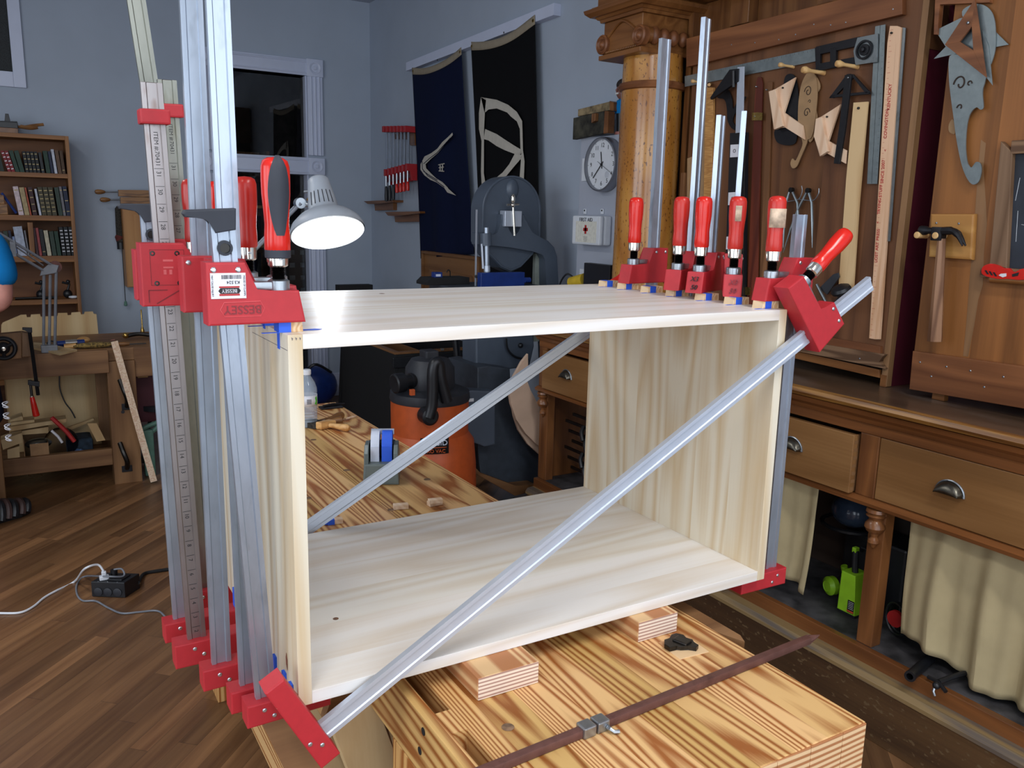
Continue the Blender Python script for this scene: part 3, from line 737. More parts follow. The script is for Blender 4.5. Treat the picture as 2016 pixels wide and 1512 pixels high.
    if handle:
        hx = tip - .030
        mb = MB(); mb.T = S
        mb.box((.024, -.0085, arm + .0006), (hx + .012, .0085, arm + .011), .0015)
        mb.lathe((hx, 0, arm), (0, 0, 1), [(.0140, 0), (.0140, .012), (.011, .0138)], 20)
        out('pressure_lever', mb, M['nut'], sj)
        k = hscale; mb = MB(); mb.T = S
        pr = [(.0062, arm + .01)]
        for i in range(9): pr += [(.0096, arm + .013 + i * .0022), (.0074, arm + .0141 + i * .0022)]
        mb.lathe((hx, 0, 0), (0, 0, 1), pr, 18)
        sp = out('spindle', mb, M['thread'], t)
        c0 = arm + .032
        mb = MB(); mb.T = S
        mb.lathe((hx, 0, 0), (0, 0, 1), [(.0105, c0 - .002), (.0130, c0), (.0136, c0 + .016), (.0132, c0 + .0175)], 20)
        out('collar', mb, M['chrome'], t)
        mb = MB(); mb.T = S
        mb.lathe((hx + .0, -.0122, c0 + .009), (0, -1, 0), [(.0026, 0), (.0026, .0008), (.001, .0012), (0, .0008)], 10)
        out('collar_pin', mb, M['rivet'], t)
        h0 = c0 + .0165; mb = MB(); mb.T = S
        R = .0165 * k
        pr = [(.0135, h0), (.0148 * k, h0 + .003), (.0146 * k, h0 + .018), (.0138 * k, h0 + .030), (.0148 * k, h0 + .046), (.0162 * k, h0 + .062), (R, h0 + .078), (R * .98, h0 + .090), (R * .86, h0 + .0965), (R * .55, h0 + .0995), (0, h0 + .1005)]
        if soft: pr = [(r * 1.12, h0 + (h - h0) * 1.2) for r, h in pr]
        mb.lathe((hx, 0, 0), (0, 0, 1), pr, 26)
        hd = out('handle', mb, M[handle], t, ang=60)
        if soft:
            mb = MB(); mb.T = S
            P = []
            for i in range(15):
                u = i / 14; z = h0 + .022 + u * .1
                hwid = .86 * math.sin(pi * min(1, max(0.02, u * .92 + .05))) ** .55
                rr = 0
                hh = (z - h0) / 1.2 + h0
                for (r1, z1), (r2, z2) in zip(pr, pr[1:]):
                    if z1 <= z <= z2: rr = r1 + (r2 - r1) * (z - z1) / max(1e-6, z2 - z1)
                rr = (rr or .012) + .0008
                P.append([(hx + rr * sin(a * hwid), -rr * cos(a * hwid), z) for a in [(-1 + j / 5) * .95 for j in range(11)]])
            mb.grid(P)
            out('grip_inlay', mb, M['black_rubber'], hd)
            mb = MB(); mb.T = S
            mb.lathe((hx, 0, 0), (0, 0, 1), [(.0145, c0 + .009), (.0165, c0 + .010), (.0165, c0 + .02), (.014, c0 + .021)], 22)
            out('grip_ring', mb, M['black_rubber'], hd)
    if top_hook:
        mb = MB(); mb.T = B; z = L
        mb.prism([(-w - .029, -.0085, z - .005), (-w - .031, -.0085, z - .001), (-w - .028, -.0085, z + .003), (w + .003, -.0085, z + .003), (w + .0005, -.0085, z - .023), (-w + .005, -.0085, z - .026), (-w - .001, -.0085, z - .011), (-w - .006, -.0085, z - .007)], (0, .017, 0), .0016)
        cp = out('end_cap', mb, M['black_rubber'], t)
        mb = MB(); mb.T = B
        mb.lathe((0, -th - .0012, z - .045), (0, 1, 0), [(.0065, -.001), (.0095, -.001), (.0095, .003), (.0065, .003)], 20, caps=False)
        out('grommet', mb, M['black_rubber'], t)
        mb = MB(); mb.T = B; mb.lathe((0, -th - .0002, z - .045), (0, 1, 0), [(.0062, 0), (.0062, .001)], 16); out('hanging_hole', mb, M['dark_steel'], t)
    if stop is not None:
        if stop < 0: stop = L + stop
        mb = MB(); mb.T = B
        mb.box((-w - .006, -th - .012, stop), (w + .006, th + .010, stop + .021), .0028)
        out('bar_stop', mb, M[red], t)
    if numbers:
        n0, n1, sp_, z00 = numbers
        for k in range(n0, n1 + 1):
            o = B @ V((.000, -th + g - .0002, z00 + (k - n0) * sp_))
            text(str(k), o, -zb, xj, .0088, M['ink'], t, 'scale_number', .0002)
        mb = MB(); mb.T = B
        for k in range(n0, n1 + 1):
            mb.box((-.0055, -th + g - .0005, z00 + (k - n0) * sp_ + .0075), (.0065, -th + g - .0001, z00 + (k - n0) * sp_ + .0081))
        out('scale_ticks', mb, M['ink'], t)
        if n1 < 33: text('ITEM #:70431', B @ V((0, -th + g - .0002, stop - .034)), -zb, xj, .0085, M['ink'], t, 'printed_item_number', .0002)
    if sticker:
        mb = MB(); mb.T = S; y = -hw - .0007
        mb.box((-.0265, y, .034), (.0165, y + .0006, .066))
        stk = out('sticker', mb, M['sticker'], sj)
        S3 = S.to_3x3(); ux = S3 @ V((-1, 0, 0)); uz = S3 @ V((0, 0, -1))
        P = lambda a, b, d=.0003: S @ V((a, y - d, b))
        mb = MB(); mb.T = S; mb.box((-.0165, y - .0002, .0375), (.0085, y, .040)); mb.box((-.0165, y - .0002, .0475), (.0085, y, .0495)); out('sticker_bars', mb, M['trayred'], stk)
        mb = MB(); mb.T = S; mb.prism([(-.0175, y - .0003, .0437), (-.0150, y - .0003, .0402), (.0075, y - .0003, .0402), (.0098, y - .0003, .0437), (.0075, y - .0003, .0473), (-.0150, y - .0003, .0473)], (0, .0003, 0)); out('sticker_badge', mb, M['ink'], stk)
        text('BESSEY', P(-.004, .0438, .0005), ux, uz, .0062, M['sticker'], stk, 'brand_lettering', .0002)
        text('K3.524', P(.001, .0545), ux, uz, .0056, M['ink'], stk, 'model_lettering', .0002)
        text('MAY CAUSE INJURY', P(-.0245, .050), uz, -ux, .0030, M['ink'], stk, 'warning_lettering', .0001)
        text('MISUSE OF CLAMPS', P(.0145, .050), uz, -ux, .0030, M['ink'], stk, 'warning_lettering', .0001)
        mb = MB(); mb.T = S; x = -.013; r2 = random.Random(5)
        while x < .011: q = r2.choice((.0003, .0006, .0009)); mb.box((x, y - .0002, .0585), (x + q, y, .0635)); x += q + r2.choice((.0004, .0007))
        out('barcode', mb, M['ink'], stk)
    if logo:
        S3 = S.to_3x3(); ux = S3 @ V((-1, 0, 0)); uz = S3 @ V((0, 0, -1))
        text('BESSEY', S @ V((.012, -hw - .0002, .020)), ux, uz, .0155, plain('embossed_red', rgb(122, 18, 26), .35, var=.02), sj, 'embossed_lettering', .0005)
        mb = MB(); mb.T = S; mb.tube([(-.016, -hw - .0002, .020), (-.011, -hw - .0002, .029), (.034, -hw - .0002, .0295), (.039, -hw - .0002, .020), (.034, -hw - .0002, .0105), (-.011, -hw - .0002, .011)], .0005, 5, True)
        out('embossed_outline', mb, plain('embossed_red_edge', rgb(214, 84, 88), .35, var=.02), sj)
    if ink:
        S3 = S.to_3x3(); o = S @ V((tip - .001, 0, arm * .66)); 
        text(ink[0], o, S3 @ V((0, 1, 0)), S3 @ V((0, 0, 1)), .0135, ink[2], sj, 'hand_inked_lettering', .0012, shear=.3)
        text(ink[1], S @ V((tip + .0, 0, arm * .27)), S3 @ V((0, 1, 0)), S3 @ V((0, 0, 1)), .0135, ink[2], sj, 'hand_inked_lettering', .0012, shear=.3)
    return t
GL = 'bar clamps squeezing the near side of the cabinet'
zT = zt_ + .0135
def up(a, b, ztop):
    """extend the line a->b to height ztop"""
    a = V(a); b = V(b); d = (b - a) / (b.z - a.z)
    return a + d * (ztop - a.z)
def lclamp(label, pb, pt_px, y_top, ztop, **k):
    """pb bottom bar point at z=.9; pt_px pixel of the bar at jaw height in plane y=y_top"""
    a = V((pb[0], pb[1], Z0 - .012)) if abs(pb[0]) < 5 else at(pb[0], pb[1], 'y', y_top + .03); b = at(pt_px[0], pt_px[1], 'y', y_top)
    p0 = up(a, b, Z0 - .045); p1 = up(a, b, ztop)
    zz = (p1 - p0).normalized().z
    return clamp(label, p0, p1, (1, 0, 0), (.033) / zz, (zT - (Z0 - .045)) / zz, zj=(0, 0, 1), **k)
lclamp('stickered red clamp with a short bar ending in a black hook, front of its row', (-.029, .071), (455, 640), .037, 1.586, soft=True, top_hook=True, sticker=True, logo=True)
lclamp('tall steel bar clamp rising out of frame directly behind the stickered red jaw', (-.041, .118), (456, 600), .11, 2.25, handle='handle_worn')
lclamp('tall clamp with a wide zinc bar between the numbered bars and the stickered jaw', (-.065, .200), (403, 600), .19, 2.25, bar='steel', handle='handle_worn')
lclamp('boxy red screwed clamp on a numbered copper-tinted bar with the red stop on top', (-.084, .300), (333, 600), .29, at(298, 160, 'y', .27).z, style='jet', bar='steel_copper', handle=None, stop=-.058, numbers=(1, 31, .0254, .02), red='red')
lclamp('clamp with a short black hooked bar half hidden behind the numbered bar', (-.093, .385), (309, 600), .385, at(300, 405, 'y', .385).z, top_hook=True, handle='handle_worn')
lclamp('numbered dark steel bar clamp with a red stop standing behind the copper-tinted bar', (402, 1150), (361, 600), .46, at(335, 158, 'y', .44).z, style='jet', bar='steel_gold', handle='handle', stop=-.058, numbers=(24, 31, .0254, .622), hscale=.9)
lclamp('leaning dull zinc bar clamp, its long bar tilting out of the top of the frame', (441, 1115), (361, 600), .57, 2.35, bar='steel_gold', handle='handle_worn')
GR = 'clamps over the far side'
def rclamp(label, B, d, ztop, **k):
    d = V((d[0], d[1], 0)).normalized()
    return clamp(label, (B[0], B[1], Z0 - .035), (B[0], B[1], ztop), d, .035, zT - (Z0 - .035), **k)
rclamp('red clamp whose wide steel bar stands in front of the wooden column', (.978, .452), (-1, -.12), 1.977, handle='handle')
rclamp('red clamp with a worn marbled handle on a narrow, very tall steel bar', (.957, .302), (-.91, -.41), 1.991, handle='handle_worn')
rclamp('red clamp with black ink numbers on its jaw end and a plain red handle', (.957, .240), (-.894, -.447), 1.796, ink=('X3', '50', M['ink']))
rclamp('red clamp with faint ink numbers on its jaw and a paper patch on its handle', (.957, .178), (-.69, -.73), 1.798, ink=('X3', '50', plain('faded_ink', rgb(120, 40, 50), .6)), handle='handle_worn')
c5 = rclamp('red clamp at the front corner with a label-wrapped handle and short bar', (.978, .036), (-1, 0), 1.603, handle='handle_worn')
def wrap(parent, o, z0, z1, r, a0, a1, mat, name='paper_patch', label=None):
    mb = MB(); mb.grid([[(o[0] + r * cos(a), o[1] + r * sin(a), z) for a in [a0 + (a1 - a0) * j / 12 for j in range(13)]] for z in (z0, z1)])
    out(name, mb, mat, parent, solid=.0004, label=label)
ph = [o for o in bpy.data.objects if o.name.startswith('handle')]
wrap(c5, (.978 - .063, .036), 1.578, 1.612, .0171, -pi, 0.1, M['oldlabel'], label='worn paper label with smudged print')
wrap([o for o in bpy.data.objects if o.get('label', '').startswith('red clamp with faint ink')][0], (.957 - .069 * .063 / .1 * .995, .178 - .046), 1.588, 1.617, .0172, -2.6, -1.9, M['oldlabel'])
# ---- diagonal clamps pulling the carcass square
yd = -.012
q0 = V((.031, yd, .862)); q1 = V((1.136, yd, 1.476)); dd = (q1 - q0).normalized(); pp = V((-dd.z, 0, dd.x))
clamp('diagonal red clamp across the open front of the cabinet on a bright steel bar', q0, q1, pp, .0, (V((.982, yd, 1.348)) - q0).dot(dd), tip=.120, back=-.038, arm=.043, sleeve=.080, jawt=.032, wy=.036,
      uj=(-.637, 0, .771), handle='handle', bar='alu', red='red')
q0 = V((.0, .611, .814)); q1 = at(1215, 612, 'y', .611); q1 = q0 + (q1 - q0).normalized() * 1.13; dd = (q1 - q0).normalized(); pp = V((-dd.z, 0, dd.x))
clamp('diagonal clamp across the open back of the cabinet, seen through it', q0, q1, pp, .04, 1.06, tip=.095, back=-.031, handle='handle', bar='alu', red='red2')
# ---------------------------------------------------------------- workbench
bx0, bx1, by0, by1, bz0, bz1 = .168, .742, -.375, 2.02, .762, .862
bench = thing('workbench', 'heavy yellow pine laminated workbench under the pine cabinet', 'workbench', (.46, .8, 0))
sx0, sx1 = .188, .213
mb = MB()
mb.box((sx1, by0, bz0), (bx1, by1, bz1), .002)
mb.box((bx0, by0, bz0), (sx0, by1, bz1), .002)
ys = [(by0, -.335), (-.108, -.052), (.36, .42), (.9, .96), (1.5, by1)]
for a, b in ys: mb.box((sx0, a, bz0), (sx1, b, bz1 - .0003))
top = out('bench_top', mb, M['syp'], bench)
out('slot_floor', MB().box((sx0, by0 + .02, bz0 - .02), (sx1, by1 - .02, bz0 + .012)), M['syp_z'], bench)
# end-grain cap on the near end, board by board
x = sx1; k = 0; mb = MB()
while x < bx1 - .02:
    x2 = min(bx1 - .001, x + .068); mb.box((x + .0008, by0 - .0025, bz0 + .001), (x2, by0 + .0005, bz1 - .001), .0012); x = x2 ; k += 1
out('end_grain', mb, M['endg'], bench)
for x0, y0 in ((bx0, -.13), (bx1 - .12, -.13), (bx0, 1.55), (bx1 - .12, 1.55)):
    out('leg', MB().box((x0, y0, 0), (x0 + .12, y0 + .195, bz0), .003), M['syp_z'], bench)
out('long_stretcher', MB().box((bx0 + .02, .065, .12), (bx0 + .07, 1.55, .26), .003), M['syp'], bench)
out('long_stretcher', MB().box((bx1 - .07, .065, .12), (bx1 - .02, 1.55, .26), .003), M['syp'], bench)
out('short_stretcher', MB().box((bx0 + .12, -.06, .12), (bx1 - .12, -.01, .26), .003), M['syp'], bench)
out('short_stretcher', MB().box((bx0 + .12, 1.62, .12), (bx1 - .12, 1.67, .26), .003), M['syp'], bench)
out('shelf', MB().box((bx0 + .07, .065, .2), (bx1 - .07, 1.55, .22)), M['syp'], bench)
for p in ((838, 1440), (831, 1478)):
    q = at(p[0] - 4, p[1], 'x', bx0)
    out('bolt_hole', MB().lathe(q + V((-.0006, 0, 0)), (-1, 0, 0), [(.0062, 0), (.0062, .0004)], 16), M['blackm'], bench)
def doghole(px, py):
    p = at(px, py, 'z', bz1)
    out('dog_hole', MB().lathe(p + V((0, 0, .0003)), (0, 0, 1), [(.0095, 0), (.0095, .0003), (.0085, .0003), (.0082, .0001)], 18), plain('dusty_hole', rgb(128, 100, 76), .9, var=.3, sc=60), bench)
for p in ((1000, 1432), (682, 926), (841, 944), (770, 1004), (617, 866), (606, 981)): doghole(*p)
# planing stop: square end-grain post with toothed iron
ps = at(1345, 1275, 'z', bz1)
R = Matrix.Translation(ps) @ Matrix.Rotation(radians(-4), 4, 'Z')
t = thing('planing_stop', 'end grain wooden planing stop with black toothed iron set in the bench', 'planing stop', ps)
mb = MB(); mb.T = R; mb.box((-.031, -.031, -.03), (.031, .031, .0015), .0008); out('stop_block', mb, M['endg'], t)
mb = MB(); mb.T = R @ Matrix.Rotation(radians(22), 4, 'Z')
pts = [(-.034, .008), (-.030, .022), (-.015, .031), (-.004, .026), (.010, .032), (.022, .028), (.026, .015), (.018, .006), (.022, -.006), (.014, -.012), (.012, -.024), (.001, -.026), (-.004, -.012), (-.016, -.004), (-.018, .003)]
mb.prism([(a * .95, b * .95, .002) for a, b in pts], (0, 0, .008), .001); mb.box((-.008, -.01, .008), (.012, .018, .013), .002)
out('toothed_iron', mb, M['dark_steel'], t)
# spacer blocks under the carcass
for nm, p0, p1, y1, lab in (('a', (940, 1380), (1061, 1345), .52, 'short pine spacer block with curved end grain under the middle of the cabinet front'),
                            ('b', (1255, 1265), (1325, 1238), .50, 'pine spacer block under the cabinet beside the black toothed planing stop')):
    a = at(p0[0], p0[1], 'z', bz1); b = at(p1[0], p1[1], 'z', bz1)
    t = thing('spacer_block', lab, 'block', ((a.x + b.x) / 2, .2, bz1))
    out('wood_block', MB().box((a.x, a.y, bz1 + .0002), (b.x, y1, Z0 - .0005), .0012), M['cedar'], t)
    mb = MB().box((a.x + .001, a.y - .0012, bz1 + .001), (b.x - .001, a.y + .001, Z0 - .0015)); out('end_grain', mb, M['endg2'], t)
# small loose pads on the bench beyond the cabinet
def smallblk(px, rot, sz, lab, tape=False, z=bz1):
    p = at(px[0], px[1], 'z', z); T = Matrix.Translation(p) @ Matrix.Rotation(radians(rot), 4, 'Z')
    t = thing('loose_pad', lab, 'block', p, None)
    mb = MB(); mb.T = T; mb.box((-sz[0] / 2, -sz[1] / 2, .0003), (sz[0] / 2, sz[1] / 2, sz[2]), .0008); out('wood_pad', mb, M['maple_block'], t)
    if tape:
        mb = MB(); mb.T = T; mb.box((-sz[0] / 2 - .002, -sz[1] / 2 - .0006, .0002), (-sz[0] / 2 + .014, sz[1] / 2 + .0006, sz[2] + .0006)); mb.cyl((-sz[0] / 2 - .006, -.008, .006), (-sz[0] / 2 - .006, .008, .006), .005, 10); out('tape_strip', mb, M['tape'], t)
    return t
smallblk((789, 1001), -14, (.037, .018, .012), 'small pale wooden pad lying on the bench in front of the tape dispenser')
smallblk((856, 994), 5, (.037, .018, .012), 'lower of two small crossed wooden pads on the bench behind the cabinet')
smallblk((857, 990), -10, (.035, .016, .011), 'upper of two small crossed wooden pads on the bench behind the cabinet', z=bz1 + .0125)
smallblk((660, 1030), -8, (.034, .018, .012), 'small wooden pad with crumpled blue tape on the bench by the cabinet back', True)
# rusty trammel bar with sliding heads
a = at(1592, 1258, 'z', bz1 + .008); b = at(930, 1527, 'z', bz1 + .008); d = (a - b).normalized()
t = thing('trammel_bar', 'rusty square iron bar with a pointed end and clipped slider on the bench', 'bar', (a + b) / 2)
mb = MB(); x, y, z = V((d.x, d.y, 0)).normalized(), None, V((0, 0, 1)); y = z.cross(x)
T = Matrix(((x.x, y.x, 0, a.x), (x.y, y.y, 0, a.y), (0, 0, 1, bz1 + .001), (0, 0, 0, 1))); L = (a - b).length
mb.T = T; mb.box((-L, -.0065, 0), (0, .0065, .0125), .0015); mb.prism([(0, -.006, .001), (.028, -.0008, .004), (.028, .0008, .006), (0, .006, .012)], (0, 0, .0005)); mb.lathe((0, 0, .0062), (1, 0, 0), [(.0066, -.001), (.006, .008), (.001, .03)], 8)
out('iron_bar', mb, M['rust'], t)
c = at(1165, 1428, 'z', bz1 + .008); s = -(a - c).length
for q in (-.013, .012):
    mb = MB(); mb.T = T; mb.box((s + q - .011, -.0105, -.0008), (s + q + .011, .0105, .0165), .0025); hdp = out('slider', mb, M['nut'], t)
mb = MB(); mb.T = T; mb.lathe((s + .018, -.011, .006), (0, -1, 0), [(.0035, 0), (.003, .006)], 10); mb.tube([(s + .018, -.016, .006), (s + .022, -.022, .003), (s + .028, -.026, .004)], .0028, 8); out('thumb_screw', mb, M['nut'], t)
# brass-tipped board edge (jig) behind the bench edge
a = at(1380, 1215, 'z', bz1 - .02)
tag(out('bevelled_board', MB().prism([(bx1 + .002, .10, bz1 - .03), (bx1 + .002, -.06, bz1 - .03), (bx1 + .022, -.11, bz1 - .03), (bx1 + .032, -.09, bz1 - .03), (bx1 + .032, .10, bz1 - .03)], (0, 0, .028), .001), M['bench2']), 'short angled-end board hooked on the back edge of the pine bench', 'board')
# ---------------------------------------------------------------- tape dispenser
c = (at(712, 950, 'z', bz1) + at(790, 945, 'z', bz1)) / 2
t = thing('tape_dispenser', 'heavy grey-green desk tape dispenser with blue and white tape rolls', 'dispenser', c)
dvec = V((CAMP.x - c.x, CAMP.y - c.y, 0)).normalized()
T = Matrix.Translation(c + V((0, 0, .0005))) @ Matrix.Rotation(atan2(dvec.y, dvec.x) - radians(3), 4, 'Z')   # local +x faces the viewer
def tb(n, m, fn, par=None, **k):
    mb = MB(); mb.T = T; fn(mb); return out(n, mb, M[m], par or t, **k)
wd_ = .049
tb('base', 'tealplastic', lambda m: (m.prism([(.035, -wd_, 0), (.035, wd_, 0), (.033, wd_ * .93, .058), (.033, -wd_ * .93, .058)], (-.17, 0, 0), .005)))
for sy in (-1, 1):
    tb('side_cheek', 'tealplastic', lambda m: m.prism([(.03, sy * wd_ * .93, .05), (.026, sy * wd_ * .93, .085), (.0, sy * wd_ * .93, .103), (-.06, sy * wd_ * .93, .10), (-.12, sy * wd_ * .93, .05)], (0, -sy * .012, 0), .002))
tb('axle_frame', 'black', lambda m: m.box((-.07, -.036, .06), (-.03, .036, .10), .002))
def roll(m, y0, y1):
    m.lathe((-.04, y0, .086), (0, 1, 0), [(.030, 0), (.047, 0), (.047, y1 - y0), (.030, y1 - y0), (.030, 0)], 32, caps=False)
    m.box((.0045, y0, .055), (.0068, y1, .10))
tb('tape_roll', 'tape_white', lambda m: roll(m, -.029, -.006))
tb('tape_roll', 'tape', lambda m: roll(m, .001, .029))
tb('cutting_blade', 'alu', lambda m: m.box((-.085, -.032, .112), (-.078, .032, .128), .001))
# ---------------------------------------------------------------- bottle, brush and turned handles
p = at(613, 838, 'z', bz1); p = V((p.x - .012, p.y, bz1))
t = thing('water_bottle', 'clear plastic water bottle with white cap and label on the bench', 'bottle', p)
pr = [(.030, 0), (.033, .004), (.033, .02), (.0315, .025), (.033, .03), (.0315, .035), (.033, .04), (.0315, .045), (.033, .05), (.0315, .055), (.033, .06), (.033, .115), (.034, .12), (.033, .135), (.026, .155), (.016, .172), (.0135, .176), (.0135, .182)]
out('bottle_body', MB().lathe(p, (0, 0, 1), pr, 26), M['pet'], t)
out('label_band', MB().lathe(p, (0, 0, 1), [(.0338, .075), (.0338, .112)], 26, caps=False), M['sticker'], t, solid=.0003)
mb = MB(); mb.prism([(p.x + .0345 * sin(a), p.y - .0345 * cos(a), p.z + z) for a, z in ((.5, .082), (.75, .078), (.9, .092), (.8, .108), (.55, .104), (.65, .092))], (.0006, -.0006, 0)); out('label_print', mb, plain('label_green', rgb(90, 190, 60), .5, var=.02), t)
mb = MB()
for k in range(6): mb.box((p.x - .012, p.y - .0353, p.z + .084 + k * .003), (p.x + .004, p.y - .0345, p.z + .0855 + k * .003))
out('label_small_print', mb, M['inkgrey'], t)
out('cap', MB().lathe(p, (0, 0, 1), [(.0145, .181), (.015, .183), (.015, .196), (.0135, .198), (0, .198)], 22), M['white'], t)
# bench brush
p = at(655, 838, 'z', bz1 + .014)
t = thing('bench_brush', 'wooden bench brush with dark bristles and bulbous pale handle', 'brush', (p.x, p.y, bz1))
e = at(700, 845, 'z', bz1 + .014); d = (e - p).normalized(); d.z = 0
mb = MB().lathe(p - d * .012, d, [(.008, 0), (.0085, .02), (.011, .045), (.0135, .062), (.0125, .074), (.007, .081), (0, .083)], 18); out('handle', mb, M['toolwood'], t)
n = V((-d.y, d.x, 0)); q = p - d * .012
out('brush_head', MB().prism([q + n * .026 + V((0, 0, -.012)) + d * .006, q - n * .03 + V((0, 0, -.012)) - d * .012, q - n * .03 - d * .035 + V((0, 0, -.012)), q + n * .026 - d * .024 + V((0, 0, -.012))], (0, 0, .026), .005), M['toolwood'], t)
mb = MB()
for k in range(7):
    o = q + n * (.02 - k * .0075) - d * (.028 + k * .0015) + V((0, 0, -.013)); mb.box((0, -.0033, 0), (.075, .0033, .019), .001, T=Matrix.Translation(o) @ Matrix.Rotation(atan2(-d.y, -d.x) + .05 * (k - 3) * .3, 4, 'Z'))
out('bristles', mb, M['bristle'], t, kind='stuff')
def turned(pa, pb, prof, mat, lab, nm, zz=.012, tip=None):
    a = at(pa[0], pa[1], 'z', bz1 + zz); b = at(pb[0], pb[1], 'z', bz1 + zz); d = (b - a).normalized()
    t = thing(nm, lab, 'chisel', (a.x, a.y, bz1)); out('handle', MB().lathe(a, d, prof, 18), M[mat], t)
    if tip: out('blade', MB().box((0, -tip[1] / 2, -.002), (-tip[0], tip[1] / 2, .002), .0006, T=Matrix.Translation(a) @ Matrix.Rotation(atan2(d.y, d.x), 4, 'Z')), M['alu'], t)
    return t
turned((652, 829), (683, 826), [(.008, -.02), (.012, 0), (.0145, .02), (.0145, .036), (.013, .038)], 'toolwood2', 'chisel with a plain octagonal brown handle beside the bench brush', 'chisel')
turned((655, 822), (694, 812), [(.005, -.06), (.0055, -.035), (.007, 0), (.012, .02), (.013, .026), (.0118, .028), (.013, .032), (.013, .045), (.011, .048)], 'toolwood2', 'long mortise chisel with a grooved dark handle beyond the brush', 'chisel', .014, (.09, .012))
a = at(690, 822, 'z', bz1 + .006); b = at(712, 816, 'z', bz1 + .006)
t = thing('wooden_skewer', 'thin pink-tipped wooden stick poking out past the chisel handles', 'stick', (a.x, a.y, bz1)); out('stick', MB().lathe(a, b - a, [(.0035, -.02), (.0035, .026), (.001, .034)], 10), M['maple_block'], t)
# black block clamp at the far end of the bench
p = at(655, 803, 'z', bz1)
t = thing('hold_down', 'small black iron tool lying at the far end of the bench', 'tool', p)
out('body', MB().box((p.x - .05, p.y - .02, bz1 + .0003), (p.x + .035, p.y + .02, bz1 + .008), .003), M['iron'], t)
out('lever', MB().tube([(p.x - .04, p.y - .01, bz1 + .012), (p.x, p.y, bz1 + .014), (p.x + .05, p.y + .012, bz1 + .008)], .005, 8), M['iron'], t)
# ---------------------------------------------------------------- offcuts leaning under the bench end
def plank(a, b, w, th, up_, mat, lab, nm='offcut_board', grp=None):
    a = V(a); b = V(b)
    if a.z - b.z > .05: b = a + (b - a) * ((a.z - .012) / (a.z - b.z))
    d = (b - a).normalized(); u = (V(up_) - d * V(up_).dot(d)).normalized(); n = d.cross(u)
    T = Matrix(((d.x, u.x, n.x, a.x), (d.y, u.y, n.y, a.y), (d.z, u.z, n.z, a.z), (0, 0, 0, 1)))
    mb = MB(); mb.T = T; mb.box((0, -w / 2, -th / 2), ((b - a).length, w / 2, th / 2), .001)
    return tag(out(nm, mb, mat), lab, 'board', grp)
plank(at(545, 1405, 'y', .10), at(640, 1600, 'y', .075), .05, .018, (1, 0, .3), M['bench2'], 'long brown board standing on edge below the lower red jaws', 'offcut_board')
plank(at(575, 1400, 'y', .20), at(690, 1600, 'y', .17), .07, .016, (1, .2, .4), M['ply'], 'pale wide board sloping down behind the front diagonal clamp jaw')
plank(at(690, 1395, 'y', .16), at(765, 1590, 'y', .14), .085, .014, (1, .2, .3), M['ply'], 'grey wide offcut standing under the cabinet between brown boards')
plank(at(735, 1415, 'y', .22), at(790, 1600, 'y', .20), .035, .02, (1, .2, .3), M['bench2'], 'narrow brown offcut beside the bench leg')
plank(at(752, 1372, 'y', .30), at(795, 1560, 'y', .27), .04, .016, (1, .2, .3), M['ply'], 'thin pale offcut leaning against the bench side by the bolt holes')
plank(at(640, 1395, 'y', .34), at(800, 1362, 'y', .34), .10, .02, (0, -.5, 1), M['bench2'], 'brown board lying crosswise in the scrap pile below the cabinet')
# ---------------------------------------------------------------- long low oak counter with drawers
yA, yB_ = -1.05, 2.455          # ends of the counter
XF = 1.96
base = thing('drawer_counter', 'long antique wooden counter with drawers, cup pulls and open curtained shelves below', 'counter', (2.15, .7, 0))
def o_(n, m, *bx, bev=.003, par=None, **k):
    mb = MB()
    for a, b in bx: mb.box(a, b, bev)
    return out(n, mb, M[m], par or base, **k)
ZCT = 1.06
o_('plinth_board', 'plinth', ((1.90, yA, 0), (1.935, yB_, .185)))
mb = MB(); mb.prism([(1.892, yA, .185), (1.892, yA, .197), (1.905, yA, .212), (1.94, yA, .216), (1.94, yA, .185)], (0, yB_ - yA, 0), .002); out('plinth_moulding', mb, M['plinth_edge'], base)
o_('bottom_rail', 'cabframe', ((1.94, yA, .02), (1.965, yB_, .262)))
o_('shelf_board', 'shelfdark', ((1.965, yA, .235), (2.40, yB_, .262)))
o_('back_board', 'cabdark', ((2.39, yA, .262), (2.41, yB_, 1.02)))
o_('end_panel', 'cabframe_z', ((1.965, yB_ - .03, .262), (2.39, yB_, 1.02)))
o_('end_panel', 'cabframe_z', ((1.965, yA, .262), (2.39, yA + .03, 1.02)))
# counter top with rounded golden nosing
o_('counter_top', 'counter', ((1.915, yA - .02, 1.035), (2.41, yB_ + .02, ZCT)), bev=.002)
mb = MB(); mb.prism([(1.915, yA - .02, 1.032), (1.895, yA - .02, 1.034), (1.887, yA - .02, 1.046), (1.893, yA - .02, 1.058), (1.915, yA - .02, ZCT + .0005)], (0, yB_ - yA + .04, 0), .003); out('nosing', mb, M['nosing'], base)
mb = MB(); mb.prism([(1.915, yA, 1.031), (1.905, yA, 1.029), (1.913, yA, 1.012), (1.93, yA, 1.0), (1.938, yA, .985), (1.958, yA, .978), (1.975, yA, 1.031)], (0, yB_ - yA, 0), .002); out('cove_moulding', mb, M['cabframe'], base)
